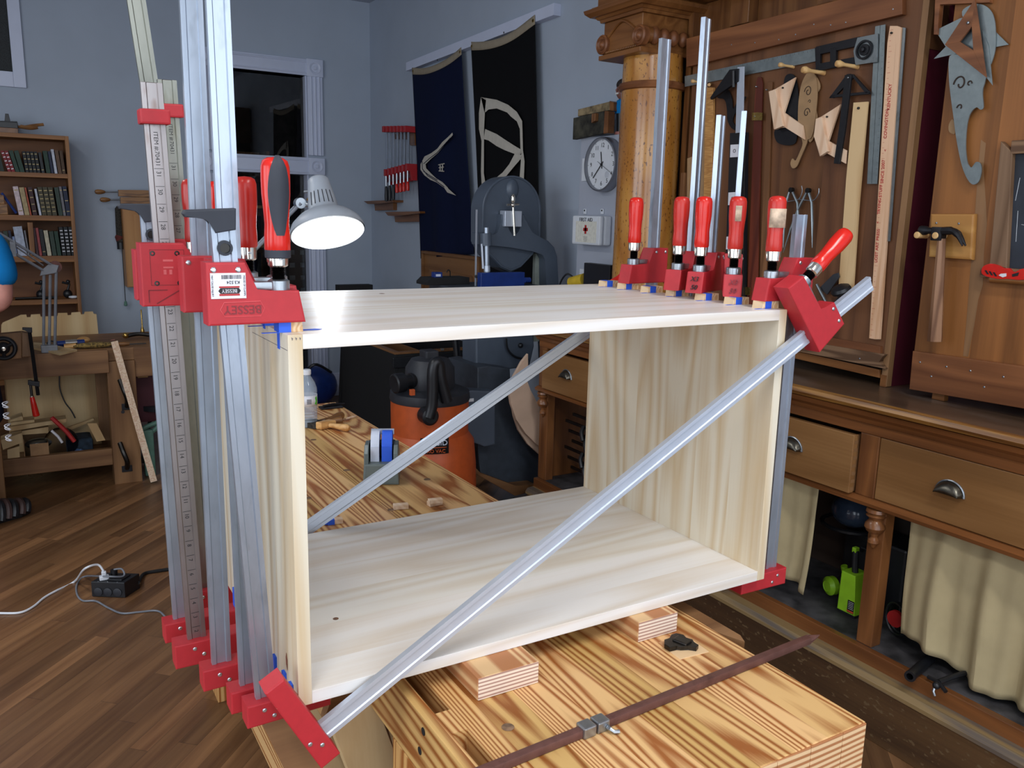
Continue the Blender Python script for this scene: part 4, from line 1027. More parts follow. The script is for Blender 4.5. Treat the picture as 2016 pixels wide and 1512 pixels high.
# face frame
o_('top_rail', 'cabframe', ((XF - .008, yA, .948), (XF + .02, yB_, .99)))
mb = MB(); mb.prism([(XF - .008, yA, .722), (XF - .026, yA, .726), (XF - .03, yA, .738), (XF - .012, yA, .748), (XF + .02, yA, .748), (XF + .02, yA, .722)], (0, yB_ - yA, 0), .002); out('lower_rail', mb, M['cabframe'], base)
stiles = [yA + .02, -.12, .535, 1.30, 1.92, yB_ - .035]
for y in stiles: o_('stile', 'cabframe_z', ((XF - .006, y - .034, .748), (XF + .02, y + .034, .948)))
def cup(par, c, w=.066):
    mb = MB(); rows = []
    for i in range(9):
        a = pi * i / 8; row = []
        for j in range(7):
            b = pi / 2 * j / 6
            row.append((c.x - .024 * sin(b) * (1) , c.y - w / 1.0 * .62 * cos(a) * (1 - .12 * sin(b)), c.z - .012 + .036 * sin(a) * (cos(b) * 0.9 + .1) + .004))
        rows.append(row)
    mb.grid(rows)
    p = out('cup_pull', mb, M['pull'], par, solid=.003)
    mb = MB()
    P = [(c.x - .001, c.y - w * .66 * cos(pi * i / 14), c.z - .009 + .041 * sin(pi * i / 14)) for i in range(15)]
    mb.tube(P, .0032, 6)
    for s in (-1, 1): mb.lathe((c.x - .002, c.y + s * w * .60, c.z - .006), (-1, 0, 0), [(.004, 0), (.004, .002), (0, .003)], 10)
    out('pull_rim', mb, M['nut'], par)
for i, (a, b) in enumerate(zip(stiles, stiles[1:])):
    y0, y1 = a + .036, b - .036
    pr = {1: 0.0, 2: .030, 4: .028}.get(i, .004)
    d = o_('drawer', 'drawer', ((XF - pr - .004, y0, .750), (XF - pr + .018, y1, .940 if pr > .01 else .946)), bev=.0025)
    if pr > .01:
        o_('drawer_side', 'bench2', ((XF - pr + .018, y0 + .004, .752), (XF + .30, y0 + .016, .936)), par=d, bev=0); o_('drawer_side', 'bench2', ((XF - pr + .018, y1 - .016, .752), (XF + .30, y1 - .004, .936)), par=d, bev=0)
        mb = MB()
        for k in range(7):
            mb.box((XF - pr + .0005, y0 - .0006, .757 + k * .0255), (XF - pr + .0175, y0 + .002, .768 + k * .0255))
        out('dovetails', mb, M['sap'], d)
    yc = {1: .262, 2: .845 if False else .808, 4: None}.get(i)
    if yc is None: yc = (y0 + y1) / 2
    cup(d, V((XF - pr - .004, yc, .845)))
# posts with turned half drops
for y in (-.12, .485, 1.30, 1.92, 2.41):
    p = o_('post', 'cabframe_z', ((XF + .004, y - .028, .262), (XF + .05, y + .028, .722)))
    mb = MB(); q = V((XF - .004, y, .722))
    mb.lathe(q, (0, 0, -1), [(.030, 0), (.032, .010), (.022, .014), (.031, .022), (.022, .030), (.020, .036), (.030, .048), (.032, .060), (.026, .072), (.014, .080), (.010, .092), (.017, .100), (.018, .110), (.010, .118), (.006, .126), (0, .134)], 20)
    out('turned_drop', mb, M['cabframe_z'], p)
# curtains
def curtain(y0, y1, ztop, zb0, zb1, amp, fq, lab, ph=0.0, gather=.0):
    mb = MB(); rows = []
    n = 60
    for i in range(22):
        u = i / 21; row = []
        for j in range(n + 1):
            v = j / n; y = y0 + (y1 - y0) * v
            zb = zb0 + (zb1 - zb0) * v + .012 * sin(v * 9 + ph)
            z = ztop + (zb - ztop) * u
            a = amp * (.55 + .6 * u)
            x = XF + .045 + a * (sin(v * fq + ph + .8 * sin(u * 2.0)) + .45 * sin(v * fq * 2.3 + 1.7 * u + ph * 2)) * (.35 + .65 * min(1, u * 3 + .3))
            yy = y + .012 * sin(u * 3 + v * 4) * u + gather * u * (v - .5)
            row.append((x, yy, z))
        rows.append(row)
    mb.grid(rows)
    return tag(out('canvas_curtain', mb, M['canvas'], solid=.0015), lab, 'curtain', None)
curtain(.40, -.12 + .03, .72, .325, .262, .016, 19, 'wide cream canvas curtain hanging under the drawer beside the turned post')
curtain(-.15, -.75, .72, .275, .27, .016, 24, 'cream canvas curtain at the near end of the counter, out past the second post')
curtain(1.10, .742, .72, .33, .318, .014, 15, 'narrow cream canvas curtain behind the front corner of the cabinet', 1.3, .02)
curtain(1.88, 1.45, .72, .30, .30, .012, 14, 'greenish canvas curtain glimpsed through the open cabinet, under the small drawer', .5)
# things on the low shelf
g = at(1677, 1150, 'x', 2.12); zs = .262
t = thing('green_power_tool', 'lime green and black cordless tool standing on the dark shelf below the drawers', 'power tool', (2.12, g.y, zs))
a = at(1662, 1197, 'x', 2.12); b = at(1698, 1197, 'x', 2.12); zt2 = at(1680, 1122, 'x', 2.12).z
yl, yr = a.y, b.y
out('body', MB().prism([(2.08, yl, zs + .012), (2.08, yr, zs + .012), (2.08, yr + .003, zs + .06), (2.08, yr + .012, zt2), (2.08, yl - .003, zt2)], (.07, 0, 0), .004), M['green'], t)
out('battery_foot', MB().box((2.085, yr + .002, zs + .0005), (2.145, yl - .002, zs + .014), .002), M['black'], t)
out('warning_label', MB().box((2.0785, yr + .004, zs + .018), (2.0795, yr + .03, zs + .062)), M['blackm'], t)
out('label_stripe', MB().box((2.0778, yr + .004, zs + .02), (2.0784, yr + .03, zs + .026)), plain('orange_red', rgb(200, 70, 40), .5), t)
mb = MB()
for k in range(5): mb.box((2.0778, yr + .006 + (k % 2) * .001, zs + .032 + k * .006), (2.0784, yr + .026, zs + .0332 + k * .006))
out('label_lines', mb, M['sticker'], t)
mb = MB().tube(spline([(2.11, (yl + yr) / 2, zt2 - .005), (2.11, (yl + yr) / 2 + .004, zt2 + .03), (2.11, (yl + yr) / 2 + .006, zt2 + .06), (2.11, (yl + yr) / 2 + .008, zt2 + .075)]), .011, 10); out('neck', mb, M['black'], t)
out('tip', MB().box((2.1, (yl + yr) / 2 + .0, zt2 + .07), (2.12, (yl + yr) / 2 + .016, zt2 + .088), .003), M['green'], t)
t = thing('green_blower', 'small round green and black tool lying behind the taller green tool', 'power tool', (2.2, yl + .05, zs))
out('housing', MB().ball((2.2, yl + .06, zs + .05), .05, (1, .55, 1)), M['black'], t)
out('green_shell', MB().lathe((2.15, yl + .075, zs + .052), (-1, .2, 0), [(.034, 0), (.034, .02), (.02, .03), (.018, .028)], 20), M['green'], t)
out('handle', MB().tube([(2.18, yl + .05, zs + .09), (2.17, yl + .055, zs + .13)], .012), M['green'], t)
# helmet-like dark face shield high on the shelf
p = at(1655, 1000, 'x', 2.2)
t = thing('face_shield', 'dark blue-grey glossy face shield hanging in the shadow under the drawer', 'face shield', p)
out('visor', MB().ball((2.25, p.y - .02, p.z - .01), .09, (.9, .9, .7)), plain('visor_blue_grey', rgb(60, 74, 96), .2, coat=.4), t)
out('headband', MB().tube([(2.24 + .1 * cos(a), p.y - .02 + .1 * sin(a), p.z - .06) for a in [2 * pi * i / 20 for i in range(20)]], .008, 6, True), M['black'], t)
# black boxes in the dark
t = thing('tool_case', 'black tool case in the dark back of the shelf behind the green tool', 'case', (2.3, .66, zs))
out('case_body', MB().box((2.24, .55, zs + .0005), (2.38, .80, zs + .24), .01), M['black'], t); out('handle', MB().tube([(2.235, .63, zs + .18), (2.22, .64, zs + .2), (2.22, .71, zs + .2), (2.235, .72, zs + .18)], .006), M['black'], t)
# coiled cord, pipe handle and small clamp
p = at(1760, 1235, 'x', 2.1)
t = thing('coiled_cord', 'coil of black cord with a red core lying beside the post on the shelf', 'cord', (2.1, p.y, zs))
mb = MB()
for k in range(4): mb.tube([(2.1 + k * .012 + .02 * cos(a), p.y - .005 + (.05 - k * .004) * cos(a), zs + .062 + (.052 - k * .004) * sin(a)) for a in [2 * pi * i / 24 for i in range(24)]], .005, 6, True)
out('cord_loops', mb, M['black'], t)
out('red_core', MB().lathe((2.11, p.y, zs + .06), (-1, 0, 0), [(.028, 0), (.028, .012), (0, .014)], 18), M['trayred'], t)
a = at(1791, 1332, 'z', zs + .018); b = at(1832, 1295, 'z', zs + .018)
t = thing('black_pipe', 'short black tube handle poking out from under the wide curtain', 'handle', (a + b) / 2)
d = (b - a).normalized()
out('tube', MB().lathe(a, d, [(.010, .001), (.010, 0), (.0165, 0), (.017, .006), (.0155, .012), (.0155, .19), (0, .19)], 20, caps=False), M['black'], t)
p = at(1848, 1350, 'z', zs + .01)
t = thing('small_tripod_mount', 'small black clip with a silver wing screw hanging over the shelf edge', 'clip', p)
out('arm', MB().tube(spline([p + V((.12, -.03, .03)), p + V((.05, -.01, .02)), p + V((0, 0, .012))]), .008, 8), M['black'], t)
out('foot', MB().tube([p + V((.01, .04, .004)), p + V((0, 0, .01)), p + V((-.012, -.03, .0))], .006, 8), M['black'], t)
out('wing_screw', MB().tube([p + V((-.01, .004, .008)), p + V((-.022, .001, -.012)), p + V((-.02, -.004, -.024))], .004, 6), M['nut'], t)
out('knob', MB().ball(p + V((-.012, 0, .004)), .011), M['black'], t)
# black quick clamps and sticks in the far bay (seen through the carcass)
for k in range(7):
    z = .36 + k * .045; y = 2.10 + (k % 3) * .03
    t = thing('bar_clamp', 'black trigger clamp hanging one above another in the far shelf bay, seen through the cabinet', 'clamp', (2.05, y, z), 'black trigger clamps in the far bay')
    out('clamp_bar', MB().box((2.02, y - .15, z), (2.028, y + .14, z + .014)), M['dark_steel'], t)
    out('jaw', MB().prism([(2.01, y - .15, z - .03), (2.01, y - .13, z - .04), (2.01, y - .11, z + .02), (2.01, y - .15, z + .02)], (.025, 0, 0), .003), M['black'], t)
    out('grip', MB().tube(spline([(2.02, y - .02, z + .012), (2.0, y - .03, z - .015), (1.995, y - .05, z - .05)]), .011, 8), M['black'], t)
# ---------------------------------------------------------------- upper tool board
XP = 2.16
yPr = at(1742, 752, 'x', XP).y; yPl = at(1348, 400, 'x', XP).y
tb_ = thing('tool_board', 'tall brown wooden tool board standing on the counter, hung with squares and rules', 'tool board', (XP, (yPl + yPr) / 2, ZCT))
zTop = 2.30
o_('panel', 'cherry_z', ((XP, yPr + .012, 1.135), (XP + .022, yPl, zTop)), bev=.001, par=tb_)
zh = at(1560, 112, 'x', XP - .02)
# header board: slightly sloping outline taken from the photograph
mb = slab([(1351, 76), (1351, 132), (1776, 28), (1776, -32)], 'x', XP - .022, .022, .0015)
hd_ = out('header_board', mb, M['cherry_y'], tb_)
mb = MB()
for px in ((1380, 97), (1397, 105), (1440, 88), (1486, 84), (1533, 78), (1566, 68), (1602, 48), (1635, 49), (1665, 44), (1758, 18)):
    q = at(px[0], px[1], 'x', XP - .0222); mb.lathe(q, (-1, 0, 0), [(.0028, 0), (.002, .0008), (0, .001)], 8)
out('screw_heads', mb, M['nut'], hd_, kind='stuff')
o_('side_stile', 'sap', ((XP - .004, yPr - .010, 1.062), (XP + .022, yPr + .012, zTop + .08)), bev=.001, par=tb_)
mb = slab([(1562, 652), (1733, 682), (1733, 700), (1562, 668)], 'x', XP - .012, .012, .001); out('ledge_strip', mb, M['cherry_y'], tb_)
mb = slab([(1562, 668), (1742, 698), (1737, 703), (1730, 712), (1737, 720), (1742, 726), (1562, 690)], 'x', XP - .02, .02, .001); out('walnut_strip', mb, M['walnut_y'], tb_)
q = at(1692, 706, 'x', XP - .0205); out('screw', MB().lathe(q, (-1, 0, 0), [(.003, 0), (.002, .001), (0, .0012)], 8), M['nut'], tb_)
mb = slab([(1562, 690), (1731, 728), (1731, 744), (1562, 705)], 'x', XP - .010, .012, .001); out('lower_strip', mb, M['oak'], tb_)
o_('foot_block', 'oak', ((XP - .006, yPr - .008, ZCT + .0005), (XP + .02, yPr + .014, 1.1)), bev=.001, par=tb_)
o_('foot_block', 'oak', ((XP - .006, yPl - .05, ZCT + .0005), (XP + .02, yPl - .02, 1.14)), bev=.001, par=tb_)
# left edge strips of the board
o_('edge_strip', 'brownwood', ((XP - .012, yPl - .0, 1.10), (XP + .01, yPl + .022, 1.78)), bev=.001, par=tb_)
# cabinet bay: crimson side, dark back and brown cheek
bay = thing('upper_cabinet', 'tall antique cabinet case with a crimson-painted inside between the two tool boards', 'cabinet', (2.28, 1.2, ZCT))
o_('crimson_side', 'crimson', ((XP + .024, yPr - .006, ZCT + .0005), (2.405, yPr + .014, 2.55)), bev=0, par=bay)
o_('brown_cheek', 'cherry_z', ((XP + .0225, yPr - .009, 2.12), (XP + .10, yPr - .0065, 2.5)), bev=0, par=bay)
o_('back_panel', 'crimson', ((2.395, -.75, ZCT + .0005), (2.41, yPr - .006, 2.55)), bev=0, par=bay)
o_('back_panel', 'cabdark', ((2.395, yPr + .014, ZCT + .0005), (2.41, 1.75, 2.55)), bev=0, par=bay)
o_('end_side', 'oak_z', ((2.185, 1.72, ZCT + .0005), (2.395, 1.75, 2.42)), bev=.001, par=bay)
o_('return_panel', 'cabdark', ((2.25, 1.751, ZCT + .0005), (2.395, 2.02, 2.42)), bev=0, par=bay)
o_('inner_side', 'cabdark', ((2.20, -.74, ZCT + .0005), (2.395, -.72, 2.55)), bev=0, par=bay)
# second tool board (with hammer)
XQ = 2.13
yQ = at(1800, 690, 'x', XQ).y
tq = thing('tool_board', 'reddish brown slab tool board with hammer and silver curves, beside the crimson opening', 'tool board', (XQ, .2, ZCT))
o_('panel', 'cherry_z2', ((XQ, -.62, 1.09), (XQ + .022, yQ, 2.30)), bev=.001, par=tq)
mb = slab([(1797, 691), (2060, 728), (2060, 812), (1790, 766)], 'x', XQ - .02, .02, .0015); lr = out('lower_board', mb, M['cherry_y'], tq)
mb = MB()
for px in ((1811, 713), (1863, 722), (1910, 730), (1833, 741), (1975, 742), (1937, 762)):
    q = at(px[0], px[1], 'x', XQ - .0202); mb.lathe(q, (-1, 0, 0), [(.0032, 0), (.002, .001), (0, .0012)], 10)
out('screw_heads', mb, M['nut'], lr, kind='stuff')
mb = slab([(1838, 68), (1843, -60), (1950, -100), (1948, 5), (1850, 8), (1845, 68)], 'x', XQ - .018, .018, .001); out('upper_board', mb, M['cherry_y'], tq)
pts = [(1931, 275), (1941, 282), (1936, 330), (1941, 400), (1943, 440), (1937, 500), (1935, 560), (1926, 590), (1918, 640), (1906, 702), (1896, 701), (1902, 640), (1908, 560), (1915, 480), (1921, 400), (1926, 330)]
out('sapwood_streak', slab(pts, 'x', XQ - .0006, .0005), M['sap'], tq)
o_('foot_block', 'oak', ((XQ - .002, .42, ZCT + .0005), (XQ + .02, .46, 1.10)), bev=.001, par=tq)
o_('foot_block', 'oak', ((XQ - .002, -.5, ZCT + .0005), (XQ + .02, -.46, 1.10)), bev=.001, par=tq)
# ---------------------------------------------------------------- column and entablature
cx, cy, cr = 2.10, 1.86, .128
col_ = thing('wooden_column', 'glossy round golden column with speckled grain and carved capital', 'column', (cx, cy, ZCT))
zr = at(1285, 157, 'x', cx - cr).z; zc0 = at(1285, 96, 'x', cx - cr).z
out('shaft', MB().lathe((cx, cy, ZCT + .0005), (0, 0, 1), [(cr * 1.18, 0), (cr * 1.18, .04), (cr * 1.08, .055), (cr * 1.1, .075), (cr * 1.03, .09), (cr * 1.035, .3), (cr, zr - ZCT - .012), (cr * .98, zc0 - ZCT)], 48, sm=True), M['burl'], col_)
out('collar_ring', MB().lathe((cx, cy, zr), (0, 0, 1), [(cr, -.02), (cr * 1.07, -.016), (cr * 1.12, -.003), (cr * 1.08, .009), (cr, .012)], 48), M['cherry_y'], col_)
cb0 = at(1259, 89, 'x', 1.945); z0c, z1c = zc0 - .005, at(1258, 24, 'x', 1.945).z
yc0, yc1 = cb0.y, at(1184, 109, 'x', 1.945).y
cap = o_('capital', 'oak', ((1.955, yc0, z0c), (2.25, yc1, z1c)), bev=.003, par=col_)
o_('capital_step', 'oak', ((1.938, yc0 - .014, z0c - .002), (2.26, yc1 + .012, z0c + .018)), bev=.004, par=cap)
for yv in (yc0 + .004, yc1 - .004):
    zc_ = z0c + .062
    mb = MB().lathe((1.958, yv, zc_), (-1, 0, 0), [(.040, -.01), (.040, .016), (.034, .022), (.030, .016), (.024, .016), (.022, .021), (.015, .017), (.010, .020), (.006, .026), (0, .027)], 26)
    out('volute', mb, M['cherry_y'], cap)
mb = MB().tube(spline([(1.952, yc0 + .035, zc_ + .028), (1.95, (yc0 + yc1) / 2, z1c - .012), (1.952, yc1 - .035, zc_ + .028)]), .006, 6); out('swag', mb, M['oak'], cap)
mb = MB(); k = 0
while yc0 + .02 + k * .011 < yc1 - .005: mb.ball((1.952, yc0 + .02 + k * .011, z0c + .028), .006, (1, .8, 1), 8, 6); k += 1
out('bead_row', mb, M['oak'], cap, kind='stuff')
for k in range(4):
    out('carved_ball', MB().ball((2.01 + k * .05, yc0 - .012, z0c + .066 ), .031 - .0015 * k, (.82, .8, 1.12), 20, 14), M['cherry_y'], cap)
out('carved_roll', MB().cyl((1.965, yc0 - .004, z0c + .066), (1.99, yc0 - .010, z0c + .066), .03, 20), M['oak'], cap)
# entablature box above
ent = thing('entablature', 'heavy carved oak cornice box resting on the column capital', 'cornice', (2.05, 1.9, z1c))
ez = z1c
def frustum(mb, a, b, z0, c, d, z1):
    P = [(a[0], a[1], z0), (b[0], a[1], z0), (b[0], b[1], z0), (a[0], b[1], z0)]; Q = [(c[0], c[1], z1), (d[0], c[1], z1), (d[0], d[1], z1), (c[0], d[1], z1)]
    p = [mb._v(x) for x in P]; q = [mb._v(x) for x in Q]
    mb._f(p[::-1]); mb._f(q)
    for i in range(4): mb._f([p[i], p[(i + 1) % 4], q[(i + 1) % 4], q[i]])
mb = MB(); e = .0
for (g0, z0), (g1, z1) in (((.012, 0), (.016, .012)), ((.022, .012), (.030, .022)), ((.045, .022), (.062, .036)), ((.062, .036), (.066, .05)), ((.048, .05), (.040, .062))):
    frustum(mb, (1.955 - g0, yc0 - g0), (2.40, yc1 + g0), ez + z0, (1.955 - g1, yc0 - g1), (2.40, yc1 + g1), ez + z1)
out('cornice_moulding', mb, M['oak'], ent)
o_('cornice_block', 'oak', ((1.93, yc0 - .02, ez + .062), (2.40, yc1 + .02, ez + .42)), bev=.003, par=ent)
o_('raised_panel', 'oak', ((1.922, yc0 + .03, ez + .11), (1.932, yc1 - .03, ez + .36)), bev=.004, par=ent)
# frieze and soffit above the tool boards
fz = thing('cabinet_frieze', 'dark oak frieze and overhanging soffit above the tool boards', 'cornice', (2.2, .5, 2.45))
o_('soffit', 'oak', ((2.0, -.8, ez + .062), (2.40, yc0 - .025, ez + .09)), bev=0, par=fz)
o_('frieze_board', 'oak_z', ((2.24, -.74, 2.28), (2.26, yc0 - .03, ez + .06)), bev=0, par=fz)
for y in (1.42, 1.0, .6): o_('bracket_block', 'oak_z', ((2.19, y, 2.33), (2.238, y + .10, ez + .06)), bev=.003, par=fz)
mb = MB(); mb.box((2.05, .2, ez + .056), (2.07, yc0 - .1, ez + .0615)); out('soffit_bead', mb, M['oak'], fz)
mb = MB(); mb.box((1.975, -.8, ez + .062), (1.998, yc0 - .068, ez + .40), .003); out('fascia', mb, M['oak'], fz)
# ---------------------------------------------------------------- tools hung on the first board
def hung(nm, lab, cat, px, off, th, mat, bev=.0008, group=None, X=None, par=None, sub=None):
    X = XP if X is None else X
    mb = slab(px, 'x', X - off, th, bev)
    if par is not None: return out(nm, mb, M[mat], par)
    return tag(out(nm, mb, M[mat]), lab, cat, group)
def hthing(nm, lab, cat, px, X=None, group=None):
    q = at(px[0], px[1], 'x', XP if X is None else X); return thing(nm, lab, cat, q, group)
def hp(t, nm, px, off, th, mat, bev=.0008, X=None):
    return out(nm, slab(px, 'x', (XP if X is None else X) - off, th, bev), M[mat], t)
def nailp(t, px, off, r=.004, mat='dark_steel', X=None, L=.012):
    q = at(px[0], px[1], 'x', (XP if X is None else X) - off)
    return out('screw', MB().lathe(q, (-1, 0, 0), [(r, 0), (r, L * .4), (r * .5, L * .5), (0, L * .5)], 12), M[mat], t)
# long steel rule with square head
t = hthing('framing_square', 'long grey steel rule with a black cast head and round protractor on the tool board', 'square', (1480, 130))
bl = hp(t, 'blade', [(1348, 150), (1348, 171), (1610, 120), (1610, 94)], .008, .003, 'ruler_steel', .0003)
hp(t, 'head_rail', [(1606, 92), (1692, 72), (1690, 90), (1608, 108)], .016, .011, 'iron'); hp(t, 'head_rail', [(1606, 126), (1684, 112), (1684, 126), (1607, 140)], .016, .011, 'iron')
hp(t, 'head_end', [(1604, 94), (1614, 92), (1614, 136), (1606, 140)], .017, .011, 'iron'); hp(t, 'head_post', [(1634, 96), (1645, 94), (1645, 132), (1634, 134)], .018, .012, 'iron')
hp(t, 'protractor_plate', [(1688, 74), (1728, 66), (1727, 122), (1684, 128), (1680, 100)], .019, .004, 'old_steel', .0004)
q = at(1702, 98, 'x', XP - .020)
out('protractor_ring', MB().lathe(q, (-1, 0, 0), [(.030, 0), (.030, .006), (.024, .006), (.024, .001)], 32, caps=False), M['iron'], t)
out('protractor_hub', MB().lathe(q, (-1, 0, 0), [(.018, 0), (.018, .003), (.008, .004), (.008, .014), (.004, .016), (0, .016)], 24), M['iron'], t)
mb = MB()
for k in range(30):
    x = 1352 + k * 8.5; mb.box(*[at(x, 150 - (x - 1348) * .2135 + 1, 'x', XP - .0083) + V(d) for d in ((0, 0, 0), (.0003, .0006, -.005 if k % 2 else -.008))])
out('graduations', mb, M['ink'], bl, kind='stuff')
# combination square
t = hthing('combination_square', 'combination square with black angled head on a shiny upright blade, left half of board', 'square', (1455, 200))
hp(t, 'blade', [(1452, 132), (1465, 131), (1463, 260), (1448, 262)], .045, .003, 'alu', .0003)
mb = slab([(1436, 137), (1454, 135), (1453, 160), (1440, 168), (1404, 193), (1399, 196), (1398, 192)], 'x', XP - .050, .012, .001); out('head', mb, M['iron'], t)
out('lock_bolt', MB().cyl(at(1444, 140, 'x', XP - .055), at(1444, 172, 'x', XP - .055), .006, 12), M['black'], t)
# black curve template
pts = sp2([(1415, 178), (1432, 176), (1441, 194), (1443, 214), (1452, 200), (1468, 190), (1460, 206), (1446, 225), (1443, 240), (1452, 252), (1452, 258), (1440, 252), (1432, 236), (1431, 215), (1426, 196), (1412, 192)], 4)
hung('french_curve', 'black S-shaped drawing curve hanging behind the combination square', 'drawing template', pts, .010, .003, 'iron', 0)
# box level
t = hthing('spirit_level', 'black spirit level with two pale round vials, hung upright behind the shiny blade', 'level', (1447, 320))
hp(t, 'level_body', [(1437, 262), (1466, 260), (1462, 600), (1425, 600)], .030, .022, 'black', .001)
for px, py in ((1445, 297), (1441, 391), (1437, 478)):
    hp(t, 'vial_window', [(px - 7, py - 12), (px + 9, py - 13), (px + 8, py + 12), (px - 8, py + 13)], .0315, .002, 'sticker', .0006)
    q = at(px + 1, py, 'x', XP - .0325); out('vial_ring', MB().lathe(q, (-1, 0, 0), [(.007, 0), (.007, .001), (.005, .001), (.005, 0)], 18, caps=False), M['inkgrey'], t)
hung('steel_straightedge', 'dark shiny steel straightedge leaning behind the spirit level', 'straightedge', [(1456, 262), (1467, 261), (1462, 600), (1446, 600)], .040, .004, 'dark_steel', .0004)
hung('steel_straightedge', 'narrow grey steel straightedge just to one side of the spirit level', 'straightedge', [(1468, 307), (1471, 307), (1464, 600), (1460, 600)], .014, .003, 'old_steel', .0003)
# rulers and sticks hung along the left
t = hthing('folding_rule', 'figured golden wooden rule hanging from a peg near the column', 'ruler', (1392, 300))
hp(t, 'rule_body', [(1389, 172), (1404, 172), (1401, 400), (1385, 400)], .016, .012, 'tigermaple')
out('peg', MB().cyl(at(1398, 166, 'x', XP), at(1396, 167, 'x', XP - .04), .006, 12), M['poster'], t)
t = hthing('paddle_straightedge', 'long kraft-brown rounded-top straightedge nearest the column', 'straightedge', (1378, 300))
hp(t, 'board', [(1383, 172), (1391, 168), (1394, 174), (1384, 420), (1352, 420), (1353, 312), (1372, 305), (1378, 190)], .010, .004, 'kraft', .0006); nailp(t, (1388, 187), .011)
t = hthing('hardwood_stick', 'long reddish brown pointed hardwood stick on the middle of the board', 'stick', (1487, 350))
hp(t, 'stick', [(1489, 160), (1492, 152), (1498, 152), (1501, 164), (1494, 420), (1490, 600), (1470, 600), (1478, 400), (1486, 192)], .012, .007, 'redwood'); nailp(t, (1491, 171), .0125, .003, 'nut', None, .02)
t = hthing('hardwood_stick', 'narrow light brown stick hanging beside the reddish one', 'stick', (1510, 350))
hp(t, 'stick', [(1511, 161), (1520, 161), (1512, 420), (1506, 590), (1494, 590), (1502, 400)], .011, .006, 'brownwood'); nailp(t, (1511, 177), .0115, .003, 'nut', None, .02)
for px, lab in (((1490, 229), 'small brass bracket screwed to the board over the reddish stick'), ((1466, 573), 'small brass bracket low on the board just above the cabinet top')):
    t = hthing('brass_bracket', lab, 'bracket', px)
    hp(t, 'plate', [(px[0] - 10, px[1] - 7), (px[0] + 1, px[1] - 8), (px[0] + 1, px[1] + 8), (px[0] - 10, px[1] + 8)], .0165, .0015, 'brass', 0)
    hp(t, 'plate', [(px[0] + 1, px[1] - 8), (px[0] + 11, px[1] - 7), (px[0] + 10, px[1] + 8), (px[0] + 1, px[1] + 8)], .019, .004, 'brass', 0); nailp(t, (px[0] - 4, px[1]), .0168, .0025, 'nut', None, .004)
# pegs of the board
for px, r, lab in (((1563, 132), 0, 'slim turned wooden peg under the long steel rule'), ((1623, 144), 1, 'fat turned peg under the black square head, nearer the middle'), ((1689, 132), 2, 'turned peg under the protractor end of the square'),
                   ((1385, 163), 3, 'short turned peg beside the figured rule')):
    q = at(px[0], px[1], 'x', XP); d = V((-1, .22, .06)); s = (.8, 1.15, 1.1, .7)[r]
    tag(out('shaker_peg', MB().lathe(q, d, [(.0075 * s, 0), (.0058 * s, .02 * s), (.0055 * s, .05 * s), (.009 * s, .062 * s), (.011 * s, .070 * s), (.0085 * s, .078 * s), (0, .081 * s)], 16), M['poster']), lab, 'peg')
# wooden mitre squares
for pts, blk, nl, lab in (([(1513, 180), (1526, 176), (1566, 152), (1543, 222), (1580, 247), (1584, 275), (1545, 250), (1523, 254)], [(1513, 180), (1526, 176), (1541, 248), (1524, 255)], (1542, 173),
                           'pale wooden mitre template with angled jaws, upper one'),
                          ([(1606, 234), (1617, 230), (1655, 205), (1630, 278), (1666, 296), (1664, 322), (1626, 300), (1614, 308), (1602, 268)], [(1606, 234), (1617, 231), (1629, 298), (1615, 307), (1602, 268)], (1629, 230),
                           'pale wooden mitre template with angled jaws, lower one beside the black square')):
    t = hthing('mitre_template', lab, 'square', nl)
    hp(t, 'template', pts, .024, .007, 'peach'); hp(t, 'fence', blk, .038, .014, 'peach'); nailp(t, nl, .0245, .0032)
q = at(1556, 247, 'x', XP - .0245); 
# french curves cluster (black + tan)
pb = sp2([(1548, 148), (1560, 146), (1568, 158), (1572, 190), (1574, 220), (1570, 250), (1568, 275), (1562, 284), (1548, 286), (1530, 280), (1524, 262), (1530, 248), (1545, 200), (1543, 165)], 4)
t = hthing('french_curve', 'black drawing curve with scrolled cut-outs behind the upper wooden template', 'drawing template', (1560, 200)); hp(t, 'template', pb, .009, .003, 'iron', 0)
pt_ = sp2([(1590, 142), (1600, 142), (1607, 155), (1609, 185), (1606, 220), (1602, 255), (1596, 272), (1590, 275), (1587, 285), (1576, 310), (1568, 328), (1560, 331), (1556, 322), (1560, 312), (1566, 316), (1574, 300), (1580, 282), (1574, 262), (1571, 240), (1572, 200), (1578, 165)], 4)
t = hthing('french_curve', 'tan scrolled drawing curve with hooked tail hanging between the wooden templates', 'drawing template', (1590, 220)); cvt = hp(t, 'template', pt_, .015, .003, 'kraft', 0)
def scroll(t, cpx, r, turns, X, mat='inkgrey', w=.0014, flip=1):
    c = at(cpx[0], cpx[1], 'x', X); mb = MB(); P = []
    for i in range(26):
        u = i / 25; a = u * turns * 2 * pi; rr = r * (1 - .8 * u)
        P.append((c.x, c.y + flip * rr * cos(a), c.z + rr * 1.25 * sin(a)))
    mb.tube(P, w, 5); return out('scroll_cutout', mb, M[mat], t)
dk = 'cabdark'
scroll(t, (1591, 180), .016, 1.3, XP - .0155, dk); scroll(t, (1588, 222), .014, 1.2, XP - .0155, dk, flip=-1); scroll(t, (1594, 200), .006, .9, XP - .0155, dk, .001)
t2 = hthing('french_curve', 'second tan drawing curve peeking out behind the scrolled one', 'drawing template', (1606, 240)); hp(t2, 'template', sp2([(1600, 150), (1612, 160), (1614, 175), (1604, 190), (1606, 215), (1609, 235), (1602, 270), (1592, 278), (1590, 230)], 3), .010, .003, 'kraft', 0)
